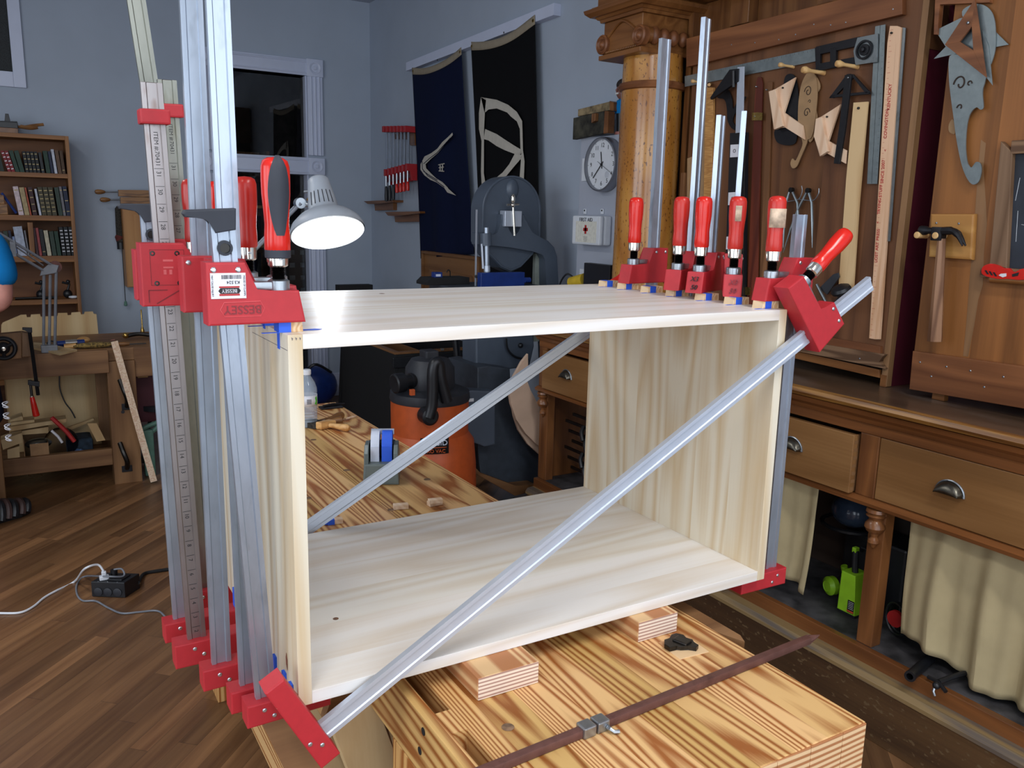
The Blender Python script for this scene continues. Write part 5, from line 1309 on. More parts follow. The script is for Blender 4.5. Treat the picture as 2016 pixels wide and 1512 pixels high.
# black T-shaped try square
t = hthing('try_square', 'black iron triangle-headed square with a long dark stock', 'square', (1668, 200))
for a in (([(1667, 146), (1673, 145), (1680, 152), (1640, 193), (1632, 193)]), ([(1673, 145), (1679, 146), (1712, 182), (1704, 184)]), ([(1636, 187), (1708, 180), (1712, 185), (1632, 193)])):
    hp(t, 'head_bar', a, .028, .009, 'iron')
hp(t, 'stock', [(1663, 148), (1676, 147), (1664, 250), (1652, 323), (1641, 322), (1652, 250)], .034, .008, 'iron')
nailp(t, (1671, 153), .035, .003, 'nut')
# pale maple strip with nail
t = hthing('maple_straightedge', 'long pale wooden straightedge hanging on a nail in the middle of the tool board', 'straightedge', (1670, 400))
hp(t, 'strip', [(1680, 202), (1708, 200), (1690, 400), (1677, 600), (1648, 600), (1666, 350)], .022, .008, 'stripwood'); nailp(t, (1691, 213), .0225, .004)
# carpenter's square, steel
t = hthing('steel_square', 'tall grey double-line steel rule hanging beside the yardstick', 'ruler', (1728, 200))
hp(t, 'long_leg', [(1723, 52), (1743, 48), (1737, 200), (1727, 362), (1707, 362), (1716, 180)], .012, .002, 'ruler_steel', 0); out('centre_line', MB().tube([at(1733, 50, 'x', XP - .0122), at(1716, 361, 'x', XP - .0122)], .0005, 5), M['ink'], t)
mb = MB()
for k in range(24):
    py = 60 + k * 12.4; px = 1741 - (py - 50) * .048; mb.box(*[at(px, py, 'x', XP - .0123) + V(d) for d in ((0, 0, 0), (.0002, .004, .0006))])
out('graduations', mb, M['ink'], t, kind='stuff')
# printed yardstick
t = hthing('yardstick', 'long pale printed yardstick with red lettering hanging at the edge of the tool board', 'ruler', (1738, 350))
hp(t, 'stick', [(1752, 51), (1766, 51), (1763, 100), (1723, 668), (1711, 666), (1747, 85)], .016, .006, 'yardwood', .0003)
hp(t, 'bevelled_edge', [(1766, 51), (1774, 54), (1731, 668), (1723, 668)], .016, .010, 'yardwood', .0003)
nailp(t, (1756, 65), .0165, .0035)
A = at(1757, 120, 'x', XP - .0163); Bq = at(1718, 640, 'x', XP - .0163); ud = (A - Bq).normalized(); rd = V((0, 1, 0))
for s, px, sz in (('KENTUCKY', (1751, 191), .0155), ('COVINGTON', (1745, 244), .0150), ('SINCE 2007', (1738, 338), .0150), ('STUFF', (1734, 376), .0150), ('TRYING', (1731, 406), .0145), ('LOST ART PRESS', (1727, 484), .0148), ('<', (1743, 296), .012), ('<', (1728, 438), .012)):
    text(s, at(px[0], px[1], 'x', XP - .0164), ud, rd, sz, M['inkred'], t, 'red_lettering', .0002, bold=.0003)
mb = MB()
for k in range(58):
    u = k / 57; c = at(1752 + (1713 - 1752) * u, 60 + (660 - 60) * u, 'x', XP - .0163); l = .006 if k % 4 else .011
    mb.box((c.x, c.y - .0 - l, c.z), (c.x + .0003, c.y - .0, c.z + .0008))
out('graduations', mb, M['inkred'], t, kind='stuff')
hung('steel_straightedge', 'dark steel straightedge standing right behind the printed yardstick', 'straightedge', [(1777, 54), (1783, 55), (1752, 475), (1745, 475)], .010, .004, 'old_steel', .0003)
# dividers
def divider(lab, legs, hinge, spring, X=XP):
    t = hthing('wing_divider', lab, 'divider', hinge)
    for L in legs:
        P = [at(p[0], p[1], 'x', X - .02) for p in L]; n = len(P)
        out('leg', MB().tube(P, .004, 8, rr=[.0052] + [.0048] * (n - 2) + [.0012]), M['old_steel'], t)
    q = at(hinge[0], hinge[1], 'x', X - .026); out('hinge', MB().lathe(q, (1, 0, 0), [(.009, -.003), (.009, .010), (0, .010)], 16), M['dark_steel'], t)
    out('arc', MB().tube(spline([at(p[0], p[1], 'x', X - .022) for p in spring]), .0017, 6), M['nut'], t)
    return t
divider('steel wing divider with one leg nearly upright, first of the hooked pair', [[(1556, 373), (1547, 400), (1544, 440), (1542, 488)], [(1558, 373), (1570, 400), (1572, 440), (1570, 480)]], (1557, 374), [(1543, 398), (1556, 396), (1572, 392), (1579, 378), (1578, 366)])
divider('steel wing divider with one leg swung out, second of the hooked pair', [[(1590, 375), (1572, 410), (1557, 450), (1542, 497)], [(1591, 375), (1598, 400), (1599, 440), (1599, 488)]], (1590, 375), [(1572, 392), (1585, 394), (1602, 394), (1611, 382), (1612, 371)])
# dark flat chisel plate and lamp-like black knob behind the diagonal clamp
t = hthing('marking_gauge', 'dark grey flat tool with a paper label half hidden behind the slanting red handle', 'gauge', (1636, 560)); hp(t, 'plate', [(1640, 540), (1650, 537), (1652, 545), (1628, 580), (1612, 568)], .030, .006, 'vacgrey')
q = at(1658, 574, 'x', 2.09)
t = thing('hand_brace', 'hand brace with a round black knob hung on the board behind the slanting clamp', 'brace', q)
out('knob', MB().lathe(q + V((0, 0, -.006)), (-.45, .1, .9), [(.0, -.004), (.016, -.004), (.031, .004), (.034, .012), (.030, .022), (.016, .029), (0, .030)], 30), M['black'], t)
nk = at(1640, 606, 'x', 2.12)
out('neck', MB().cyl(q + V((.005, 0, -.012)), nk, .011, 16, .008), M['vacgrey'], t)
cr_ = [at(p[0], p[1], 'x', 2.12) for p in ((1608, 560), (1620, 583), (1630, 600), (1640, 606))]
out('crank', MB().tube(spline(cr_), .0055, 8), M['old_steel'], t)
out('chuck', MB().cyl(nk, nk + V((.0, .03, -.09)), .012, 14), M['old_steel'], t)
# ---------------------------------------------------------------- tools on the second board
t = hthing('set_square', 'large silver drawing triangle turned sideways behind the wooden triangle', 'drawing template', (1880, 90), XQ)
hp(t, 'plate', [(1841, 60), (1890, 36), (1925, 28), (1986, 88), (1872, 108), (1838, 116), (1862, 92)], .010, .003, 'ruler_steel', .0003, XQ)
t = hthing('curve_template', 'round-topped silver metal drawing template under the triangles', 'drawing template', (1930, 40), XQ)
hp(t, 'plate', sp2([(1894, 30), (1906, 12), (1930, 8), (1950, 20), (1959, 45), (1960, 90), (1955, 115), (1948, 130), (1935, 130), (1925, 80)], 4), .014, .003, 'ruler_steel', .0003, XQ)
t = hthing('set_square', 'narrow silver drawing triangle pointing down below the wooden one', 'drawing template', (1945, 150), XQ)
hp(t, 'plate', [(1934, 60), (1946, 90), (1954, 168), (1938, 148)], .017, .003, 'ruler_steel', .0003, XQ)
t = hthing('french_curve', 'large silver metal drawing curve with scrolls and a long hooked tail', 'drawing template', (1900, 200), XQ)
pv = sp2([(1870, 110), (1868, 150), (1871, 185), (1877, 230), (1883, 275), (1892, 320), (1902, 348), (1914, 363), (1926, 358), (1932, 338), (1930, 322), (1921, 319), (1912, 330), (1904, 318), (1901, 285), (1904, 245), (1911, 222), (1922, 211), (1930, 216), (1936, 210), (1934, 180), (1939, 160), (1940, 140), (1920, 120), (1895, 110)], 4)
hp(t, 'template', pv, .022, .004, 'ruler_steel', .0003, XQ)
scroll(t, (1890, 165), .020, 1.0, XQ - .0235, dk, .0022); scroll(t, (1908, 165), .008, .8, XQ - .0235, dk, .0018, -1); scroll(t, (1890, 212), .010, .6, XQ - .0235, dk, .002)
t = hthing('french_curve', 'small tan drawing curve edge showing behind the silver hooked one', 'drawing template', (1872, 245), XQ); hp(t, 'template', sp2([(1874, 235), (1868, 245), (1868, 258), (1874, 263), (1880, 262), (1878, 240)], 3), .006, .003, 'kraft', 0, XQ)
t = hthing('set_square', 'reddish wooden drawing triangle with open centre hanging over silver ones', 'drawing template', (1906, 45), XQ)
T0, T1, T2 = (1919, -2), (1860, 88), (1941, 152); I0, I1, I2 = (1913, 52), (1889, 82), (1916, 99)
for a, b, c, d in ((T0, T1, I1, I0), (T1, T2, I2, I1), (T2, T0, I0, I2)): hp(t, 'side', [a, b, c, d], .031, .006, 'redwood' if False else 'cherry_y', .0004, XQ)
nailp(t, (1907, 45), .0315, .004, 'nut', XQ)
t = hthing('hammer_hanger', 'square golden block with sloping edges and pegs that carry the hammer', 'hanger', (1873, 465), XQ)
P0 = [(1832, 421), (1918, 421), (1913, 512), (1828, 506)]; 
blk = hp(t, 'bevelled_block', P0, .020, .020, 'mountwood', .006, XQ)
for p in ((1844, 439), (1888, 440)): nailp(t, p, .0205, .003, 'nut', XQ, .004)
for p in ((1824, 463), (1860, 464)):
    q = at(p[0], p[1], 'x', XQ - .018); out('peg', MB().lathe(q, (-1, 0, .0), [(.010, 0), (.010, .048), (.008, .05), (0, .05)], 16), M['poster'], t)
t = hthing('claw_hammer', 'black claw hammer with long worn wooden handle on the golden block', 'hammer', (1850, 560), XQ)
Xh = XQ - .050
a = at(1854, 470, 'x', Xh); b = at(1840, 672, 'x', Xh)
mb = MB(); L = (b - a).length; mb.lathe(a, b - a, [(.012, 0), (.013, L * .1), (.015, L * .35), (.018, L * .7), (.021, L * .95), (.021, L)], 8, sm=False); out('handle', mb, M['hammerwood'], t)
hc = at(1849, 459, 'x', Xh)
mb = MB(); mb.box(hc + V((-.014, -.016, -.022)), hc + V((.014, .018, .018)), .003)
hl = at(1807, 453, 'x', Xh); mb.lathe(hc + V((0, .014, .006)), hl - hc - V((0, .014, .006)), [(.010, 0), (.0095, .02), (.013, .028), (.014, .036), (.014, .046), (.012, .049), (0, .049)], 18)
out('head', mb, M['iron'], t)
for s in (-1, 1):
    P = [at(p[0], p[1], 'x', Xh + s * .006) for p in ((1856, 455), (1875, 455), (1888, 464), (1898, 484))]
    out('claw', MB().tube(spline([P[0], P[1], P[2] + V((s * .004, 0, 0)), P[3] + V((s * .008, 0, 0))]), .009, 8, rr=[.012] * 6 + [.010] * 6 + [.008, .007, .006, .005, .004, .003, .0028][:7]), M['iron'], t)
# chalkboard frame
t = hthing('chalkboard', 'small slate chalkboard in a weathered brown wooden frame at the edge of the view', 'chalkboard', (1990, 400), XQ)
s0, s1 = at(1992, 303, 'x', XQ), at(1980, 527, 'x', XQ)
o_('slate', 'chalk', ((XQ - .008, s0.y - .45, s1.z), (XQ - .001, s0.y + .005, s0.z + .004)), bev=0, par=t)
hp(t, 'frame_side', [(1970, 278), (1993, 300), (1981, 528), (1948, 520)], .024, .023, 'walnut_z', .002, XQ)
yy = at(1970, 278, 'x', XQ - .024)
mb = MB().box((XQ - .024, yy.y - .5, s0.z - .002), (XQ - .001, yy.y - .03, yy.z), .002); out('frame_top', mb, M['walnut_y'], t)
mb = MB().box((XQ - .024, yy.y - .5, s1.z - .03), (XQ - .001, yy.y + .01, s1.z), .002); out('frame_bottom', mb, M['walnut_y'], t)
mb = MB()
for a, b in (((2004, 415), (2000, 476)), ((2011, 442), (2016, 443)), ((2008, 350), (1999, 395))): mb.tube([at(a[0], a[1], 'x', XQ - .0085), at(b[0], b[1], 'x', XQ - .0085)], .0007, 4)
out('chalk_marks', mb, M['chalkw'], t)
q0 = at(1956, 548, 'x', XQ - .01)
t = hthing('ledge_bar', 'rounded brown wooden ledge below the chalkboard holding the red knife', 'ledge', (1990, 555), XQ)
out('bar', MB().cyl((XQ - .022, q0.y, q0.z - .002), (XQ - .022, q0.y - .5, q0.z + .004), .010, 14), M['oak'], t)
out('support', MB().box((XQ - .02, q0.y - .0, q0.z - .012), (XQ, q0.y + .012, q0.z + .008), .001).box((XQ - .02, q0.y - .12, q0.z - .01), (XQ, q0.y - .10, q0.z + .006)), M['oak'], t)
t = hthing('utility_knife', 'red folding utility knife lying on the ledge under the chalkboard', 'knife', (1975, 535), XQ)
kp_ = sp2([(1932, 533), (1936, 524), (1950, 519), (1966, 523), (1974, 528), (1985, 528), (1994, 536), (2003, 534), (2012, 529), (2040, 530), (2044, 546), (2010, 551), (1985, 549), (1965, 549), (1945, 545), (1934, 540)], 3)
kb = hp(t, 'handle', kp_, .034, .014, 'handle', .001, XQ)
hp(t, 'badge', [(1966, 542), (1970, 539), (1981, 538), (1981, 544), (1974, 546)], .0355, .0008, 'sticker', 0, XQ); hp(t, 'black_insert', [(1992, 540), (2006, 536), (2004, 543), (1993, 545)], .0355, .0008, 'black', 0, XQ)
mb = MB()
for a in ((1938, 532), (1946, 534), (1954, 536)):
    mb2 = [(a[0], a[1]), (a[0] + 4, a[1]), (a[0] + 9, a[1] + 8), (a[0] + 5, a[1] + 8)]; slab(mb2, 'x', XQ - .0352, .0006, 0, mb)
out('grip_slots', mb, M['blackm'], t)
# ---------------------------------------------------------------- flag rail and flags
def z3(pts): return [(700 + a / 2.52, b / 2.52) for a, b in pts]
XW = XR
t = thing('flag_rail', 'white square wooden rail fixed slanting on the wall above the two flags', 'rail', at(950, 80, 'x', XW - .03))
A = at(804, 132, 'x', XW - .03); Bq = at(1096, 19, 'x', XW - .03)
mb = MB(); mb.prism([(XW - .05, A.y, A.z - .03), (XW - .05, A.y, A.z + .03), (XW - .05, Bq.y, Bq.z + .032), (XW - .05, Bq.y, Bq.z - .03)], (.0495, 0, 0), .002); out('rail_bar', mb, M['trimw'], t)
for p in ((861, 118), (992, 64)):
    q = at(p[0], p[1], 'x', XW - .0505); out('screw_hole', MB().lathe(q, (-1, 0, 0), [(.006, 0), (.006, .001), (0, .001)], 10), M['ink'], t)
def flag(c, hem, mat, lab, ph, nm='flag'):
    """c: TL, TR, BR, BL photo points on the wall; hung cloth with soft folds"""
    TL, TR, BR, BL = [at(p[0], p[1], 'x', XW - .055) for p in c]
    t = thing(nm, lab, 'flag', (TL + TR) / 2)
    n, m = 40, 44
    def pt(u, v):
        a = TL.lerp(TR, u); b = BL.lerp(BR, u); p = a.lerp(b, v)
        sag = -.05 * sin(pi * u) * (1 - v) ** 3
        x = .012 * sin(u * 9 + ph) * (.3 + v) + .008 * sin(u * 17 + v * 3 + ph) * v - .006 * sin(pi * u)
        return V((p.x + x + .004, p.y, p.z + sag))
    mb = MB(); mb.grid([[pt(j / n, hem + (1 - hem) * i / m) for j in range(n + 1)] for i in range(m + 1)]); cl = out('cloth', mb, M[mat], t, solid=.0012)
    mb = MB(); mb.grid([[pt(j / n, hem * i / 3) - V((.001, 0, 0)) for j in range(n + 1)] for i in range(4)]); out('hem', mb, M['flaghem'], t, solid=.002)
    for u in (.02, .98):
        q = pt(u, hem * .5); out('grommet', MB().lathe(q + V((-.003, 0, 0)), (-1, 0, 0), [(.010, 0), (.010, .002), (.005, .002), (.005, 0)], 14), M['brass'], t)
    return t, cl, pt
def applique(px, par, mat='flagwhite', off=.075, name='emblem'):
    return out(name, slab(px, 'x', XW - off, .0008), M[mat], par)
t1, c1, _ = flag([(810, 133), (907, 93), (930, 500), (826, 509)], .035, 'navy', 'dark navy cloth flag with a thin white angular emblem hanging from the slanted rail', .5)
applique(z3([(480, 658), (455, 683), (430, 705), (405, 738), (375, 760), (342, 776), (322, 815), (322, 842), (342, 870), (372, 893), (402, 905), (440, 932), (455, 955), (498, 970), (462, 938), (455, 928), (430, 903), (400, 885), (372, 858), (350, 835), (347, 815), (372, 790), (407, 760), (430, 732), (455, 702), (482, 670)]), c1)
for L in ([(470, 685), (436, 722), (404, 758), (368, 785), (338, 812)], [(330, 800), (332, 838), (358, 872), (400, 898), (440, 928)], [(338, 850), (372, 874), (406, 894)]):
    out('emblem_line', MB().tube([at(*q, 'x', XW - .076) for q in z3(L)], .0028, 5), M['navy'], c1)
for L in ([(420, 815), (420, 850)], [(432, 815), (430, 850)], [(412, 818), (440, 812)], [(414, 832), (436, 829)], [(414, 848), (438, 850)]):
    out('emblem_mark', MB().tube([at(*q, 'x', XW - .0745) for q in z3(L)], .004, 5), M['flagwhite'], c1)
t2, c2, _ = flag([(925, 82), (1053, 29), (1066, 600), (948, 600)], .032, 'blackcloth', 'black cloth flag with a large white rounded letter-like emblem, behind the bandsaw', 2.0)
for P in ([(622, 482), (648, 487), (641, 560), (637, 640), (636, 860), (652, 962), (628, 962), (622, 850), (625, 700), (612, 640), (612, 560)],
          [(622, 482), (700, 495), (757, 520), (800, 555), (826, 600), (828, 660), (830, 745), (838, 800), (834, 910), (812, 905), (820, 800), (818, 740), (815, 640), (800, 602), (770, 578), (752, 558), (700, 538), (660, 543), (640, 560)],
          [(643, 640), (700, 665), (740, 692), (790, 724), (826, 745), (822, 768), (800, 768), (740, 745), (700, 725), (660, 697), (636, 690)],
          [(790, 762), (826, 758), (822, 785), (790, 822), (742, 880), (700, 1000), (690, 1000), (672, 915), (700, 880), (730, 855), (762, 815)]):
    applique(z3(P), c2)
# ---------------------------------------------------------------- rack of slim red clamps on the wall
rk = thing('clamp_rack', 'short brown wooden peg rack on the wall carrying slim red clamps', 'rack', at(790, 270, 'x', XW))
out('rack_board', slab(z3([(185, 665), (292, 652), (294, 720), (270, 722), (262, 690), (188, 690)]), 'x', XW - .03, .03, .002), M['oak'], rk)
for k, px in enumerate((155, 172, 190, 208, 226, 243, 262)):
    y0 = 640 + (6 - k) * 1.5
    top = at(*z3([(px, 660)])[0], 'x', XW - .09); bot = at(*z3([(px + 9, 905 - k * 4)])[0], 'x', XW - .09)
    tt = thing('slim_clamp', 'slim red-jawed steel bar clamp hanging in the row of seven on the wall rack', 'clamp', bot, 'slim red clamps on the wall rack')
    out('bar', MB().box((top.x - .005, top.y - .010, bot.z), (top.x + .005, top.y + .010, top.z + .03), .001), M['steel'], tt)
    out('fixed_jaw', MB().box((top.x - .035, top.y - .017, top.z + .005), (top.x + .055, top.y + .017, top.z + .05), .003), M['red2'], tt)
    out('sliding_jaw', MB().prism([(bot.x - .035, bot.y - .017, bot.z + .10), (bot.x + .05, bot.y - .017, bot.z + .10), (bot.x + .05, bot.y - .017, bot.z - .02), (bot.x + .01, bot.y - .017, bot.z - .02), (bot.x - .005, bot.y - .017, bot.z + .045), (bot.x - .035, bot.y - .017, bot.z + .05)], (0, .034, 0), .002), M['red2'], tt)
    out('collar', MB().cyl((bot.x - .02, bot.y, bot.z - .03), (bot.x - .02, bot.y, bot.z + .05), .008, 10), M['nut'], tt)
    hl = .12 if k < 3 else .07
    out('handle', MB().lathe((bot.x - .02, bot.y, bot.z - .03), (0, 0, -1), [(.009, 0), (.012, .01), (.015, hl * .6), (.013, hl * .95), (0, hl)], 14), M['black' if k < 3 else 'handle'], tt)
# wooden brackets
for pts, low, lab in ((z3([(40, 998), (185, 992), (185, 1003), (95, 1012), (60, 1012)]), z3([(92, 1010), (186, 1003), (186, 1042), (96, 1045)]), 'upper small wooden shelf bracket on the wall, nearest the room corner'),
                      (z3([(145, 1052), (318, 1048), (320, 1058), (195, 1072), (160, 1070)]), z3([(192, 1070), (320, 1060), (322, 1100), (196, 1102)]), 'lower small wooden shelf bracket on the wall, partly behind the navy flag')):
    t = thing('shelf_bracket', lab, 'bracket', at(*pts[0], 'x', XW))
    out('arm', slab(pts, 'x', XW - .09, .09, .002), M['oak'], t); out('cleat', slab(low, 'x', XW - .035, .035, .002), M['oak'], t)
# ---------------------------------------------------------------- clock on the pier
XK = 2.3
zc = at(1187, 324, 'x', XK - .03)
t = thing('wall_clock', 'round silver-rimmed white wall clock on the grey pier beside the column', 'clock', zc)
rc = .132
c0 = V((XK, zc.y, zc.z))
out('rim', MB().lathe(c0, (-1, 0, 0), [(rc * .96, 0), (rc, .006), (rc, .045), (rc * .985, .052), (rc * .93, .054), (rc * .915, .046), (rc * .915, .03)], 48, caps=False), M['clockrim'], t, ang=50)
out('dial', MB().lathe(c0, (-1, 0, 0), [(rc * .925, .02), (rc * .925, .036), (0, .036)], 48), M['white'], t)
xf = XK - .0364
for k in range(1, 13):
    a = k * pi / 6; rr = rc * .70
    text(str(k), (xf, c0.y - rr * sin(a), c0.z + rr * cos(a)), (0, -1, 0), (0, 0, 1), .030, M['ink'], t, 'numeral', .0004)
    out('hour_mark', MB().box((-.0004, -.001, rc * .85), (0, .001, rc * .9), T=Matrix.Translation((xf, c0.y, c0.z)) @ Matrix.Rotation(-a, 4, 'X').inverted()), M['ink'], t)
def hand(ang, l, w, x, mat='ink', tail=.02):
    T = Matrix.Translation((x, c0.y, c0.z)) @ Matrix.Rotation(ang, 4, 'X')
    mb = MB(); mb.T = T; mb.box((-.0008, -w, -tail), (.0, w, l)); return out('hand', mb, M[mat], t)
hand(radians(351), .062, .0028, xf - .002); hand(radians(226), .092, .0024, xf - .004); hand(radians(117), .10, .0008, xf - .006, tail=.035)
out('hub', MB().lathe((xf, c0.y, c0.z), (-1, 0, 0), [(.006, 0), (.006, .007), (0, .008)], 14), M['ink'], t)
out('sub_dial', MB().lathe((xf + .0002, c0.y - .045, c0.z - .05), (-1, 0, 0), [(.017, .0004), (.0165, .0006), (0, .0006)], 20), plain('sub_dial_grey', rgb(200, 205, 214), .5, var=.02), t)
t = thing('switch_plate', 'plain pale rectangular switch plate half hidden behind the wall clock', 'switch', at(1156, 335, 'x', XK)); a = at(1148, 312, 'x', XK); b = at(1166, 356, 'x', XK)
out('plate', MB().box((XK - .006, b.y, b.z), (XK, a.y, a.z), .002), M['white'], t)
t = thing('wall_outlet', 'small white outlet plate low on the pier behind the black box', 'outlet', at(1148, 535, 'x', XK)); a = at(1143, 529, 'x', XK); b = at(1158, 560, 'x', XK)
out('plate', MB().box((XK - .006, b.y, b.z), (XK, a.y, a.z), .002), M['white'], t)
# first aid box
a = at(1127, 424, 'x', XK - .075); b = at(1180, 484, 'x', XK - .075)
t = thing('first_aid_box', 'white metal first aid box with a red cross hung on the grey pier', 'first aid box', V((XK, (a.y + b.y) / 2, b.z)))
out('box_body', MB().box((XK - .05, b.y, b.z), (XK - .004, a.y, a.z), .012), M['white'], t)
lid = out('lid', MB().box((XK - .075, b.y, b.z), (XK - .0515, a.y, a.z), .010), M['white'], t)
out('paper_label', MB().box((XK - .0756, b.y + .03, b.z + .012), (XK - .0749, a.y - .035, a.z - .028)), plain('yellowed_label', rgb(222, 220, 208), .6, var=.06, sc=60), lid)
cm = V((XK - .0758, (a.y + b.y) / 2 + .0, (a.z + b.z) / 2 + .004))
out('red_cross', MB().box(cm + V((-.0006, -.008, -.022)), cm + V((0, .008, .022))).box(cm + V((-.0006, -.020, -.008)), cm + V((0, .020, .008))), M['trayred'], lid)
text('FIRST AID', cm + V((-.0004, 0, .048)), (0, -1, 0), (0, 0, 1), .027, M['ink'], lid, 'lettering', .0004)
for k in range(4): out('small_print', MB().box(cm + V((-.0005, -.018 + .004 * (k % 2), -.038 - k * .007)), cm + V((0, .018 - .004 * (k % 2), -.0365 - k * .007))), M['inkgrey'], lid)
for px in ((1152, 416), (1186, 416)):
    q = at(px[0], px[1], 'x', XK - .004); out('hanging_tab', MB().box(q + V((-.003, -.012, -.014)), q + V((.003, .012, .012)), .002), M['white'], t)
    out('screw', MB().lathe(q + V((-.004, 0, .004)), (-1, 0, 0), [(.005, 0), (.003, .003), (0, .003)], 8), M['dark_steel'], t)
# ---------------------------------------------------------------- things standing on the pier
def z4(pts): return [(1120 + a / 6.3, 150 + b / 6.3) for a, b in pts]
t = thing('wooden_form', 'old wooden block form with dark front panel and pale top, on the grey pier', 'wooden form', at(1165, 262, 'x', XK))
out('dark_panel', slab(z4([(55, 518), (285, 470), (440, 432), (430, 708), (45, 785)]), 'x', XK - .035, .03, .003), plain('mossy_dark_board', rgb(58, 56, 46), .8, var=.5, sc=18), t)
out('pale_rail', slab(z4([(112, 410), (505, 312), (505, 420), (285, 462), (108, 500)]), 'x', XK - .02, .07, .004), plain('pale_rough_wood', rgb(142, 124, 92), .8, var=.3, sc=26), t)
out('rail_end', slab(z4([(503, 305), (552, 322), (552, 432), (503, 425)]), 'x', XK - .018, .06, .003), M['oak'], t)
out('upright', slab(z4([(442, 432), (490, 432), (480, 705), (425, 715)]), 'x', XK - .05, .04, .003), M['oak'], t)
out('peg', slab(z4([(282, 466), (330, 458), (325, 552), (278, 580)]), 'x', XK - .055, .02, .002), M['brownwood'], t)
p = at(1219, 255, 'x', XK + .03); s_ = .30
zt2_ = zt
t = thing('bobblehead_figurine', 'small painted figurine with dark hair and blue shirt on the pier behind the column', 'figurine', (XK + .03, p.y, zt2_))
X, Y = XK + .03, p.y - .012
out('base', MB().cyl((X, Y, zt2_ + .0005), (X, Y, zt2_ + .014), .03, 20), plain('pink_brown', rgb(170, 110, 100), .6), t)
out('legs', MB().lathe((X, Y, zt2_ + .014), (0, 0, 1), [(.02, 0), (.022, .05), (.026, .09)], 14), M['black'], t)
out('torso', MB().lathe((X, Y, zt2_ + .10), (0, 0, 1), [(.026, 0), (.03, .03), (.026, .06), (.010, .07)], 14), M['blueshirt'], t)
out('head', MB().ball((X, Y, zt2_ + .205), .036, (.85, .9, 1.15)), plain('figurine_skin', rgb(140, 92, 80), .5), t)
out('hair', MB().ball((X + .006, Y, zt2_ + .235), .037, (.95, 1.0, .8)), M['hair'], t)
out('smile', MB().box((X - .032, Y - .010, zt2_ + .188), (X - .029, Y + .014, zt2_ + .196), .001), M['teeth'], t)
out('nose', MB().ball((X - .033, Y, zt2_ + .207), .007), plain('figurine_skin_b', rgb(140, 92, 80), .5), t)
for s in (-1, 1): out('arm', MB().tube([(X, Y + s * .028, zt2_ + .15), (X - .008, Y + s * .04, zt2_ + .12), (X - .02, Y + s * .03, zt2_ + .105)], .008, 8), M['blueshirt'], t)
# black box and yellow tool at the far end of the counter
a = at(1153, 517, 'x', 2.12); b = at(1203, 560, 'x', 2.12)
t = thing('black_monitor', 'flat black box standing on the far end of the counter beside the pier', 'screen', (2.12, (a.y + b.y) / 2, ZCT))
out('panel', MB().box((2.11, b.y, ZCT + .02), (2.15, a.y, a.z), .004), M['black'], t); out('stand', MB().box((2.09, b.y + .05, ZCT + .0005), (2.2, a.y - .05, ZCT + .022), .004), M['black'], t)
p = at(1142, 550, 'x', 2.14)
t = thing('yellow_drill', 'yellow and black power tool with a looping cord on the far end of the counter', 'power tool', (2.14, p.y, ZCT))
out('body', MB().cyl((2.12, p.y + .05, p.z - .02), (2.14, p.y - .04, p.z), .028, 16, .034), M['yellow'], t); out('handle', MB().tube([(2.13, p.y, p.z - .02), (2.14, p.y - .01, p.z - .10), (2.15, p.y - .02, ZCT + .02)], .022, 10), M['black'], t)
out('battery_foot', MB().box((2.09, p.y - .07, ZCT + .0005), (2.2, p.y + .04, ZCT + .03), .006), M['black'], t)
out('cord', MB().tube(spline([(2.13, p.y + .03, p.z), (2.11, p.y + .08, p.z + .02), (2.10, p.y + .13, p.z - .06), (2.11, p.y + .14, ZCT + .01)]), .005, 6), M['black'], t)
# ---------------------------------------------------------------- bandsaw
def z5(pts): return [(800 + a / 5.93, 340 + b / 5.93) for a, b in pts]
YS = 2.85
bs = thing('bandsaw', 'tall blue-grey cast bandsaw with round wheel guard and curved arm', 'bandsaw', (2.02, 2.85, 0))
c = at(*z5([(1222, 442)])[0], 'y', YS); rr = (at(*z5([(1556, 442)])[0], 'y', YS).x - at(*z5([(885, 442)])[0], 'y', YS).x) / 2
n = 40
def ring(r, cz=0, low=.19):
    P = [(c.x + r * cos(a), c.z + r * sin(a)) for a in [pi * i / n for i in range(n + 1)]]
    P += [(c.x - r, c.z - low * .55), (c.x - r * .75, c.z - low * .78), (c.x - r * .35, c.z - low * 1.0), (c.x, c.z - low * 1.08), (c.x + r * .35, c.z - low * 1.0), (c.x + r * .75, c.z - low * .78), (c.x + r, c.z - low * .55)]
    return P
R0 = ring(rr, 0, .30)
out('wheel_guard', MB().prism([(x, YS - .01, z) for x, z in R0], (0, .13, 0), .006), M['saw'], bs)
out('guard_rim', MB().tube([(x, YS - .012, z) for x, z in ring(rr * .985, 0, .29)], .006, 6, True), M['saw'], bs)
q = V((c.x, YS - .012, c.z + rr * .18)); out('guard_bulge', MB().ball(q + V((0, .006, .09 - rr * .18 + .02)), .048, (.8, .45, 1.15)), M['saw'], bs)
fr = z5([(868, 712), (900, 700), (965, 715), (1020, 742), (1075, 715), (1098, 650), (1106, 560), (1112, 486), (1140, 486), (1172, 560), (1192, 690), (1230, 738), (1290, 735), (1330, 690), (1352, 560), (1354, 488), (1382, 486), (1396, 560), (1420, 640), (1470, 720), (1560, 750), (1660, 795), (1730, 870), (1765, 980), (1778, 1310), (1800, 2200), (1660, 2200), (1636, 1310), (1634, 1010), (1600, 945), (1480, 902), (1200, 870), (960, 846), (874, 840)])
out('frame_casting', slab(fr, 'y', YS - .055, .11, .008), M['saw'], bs)
q0, q1 = at(*z5([(1135, 442)])[0], 'y', YS - .06), at(*z5([(1330, 632)])[0], 'y', YS - .06)
out('tension_block', MB().box((q0.x, YS - .075, q1.z), (q1.x, YS - .02, q0.z), .004), M['alu'], bs)
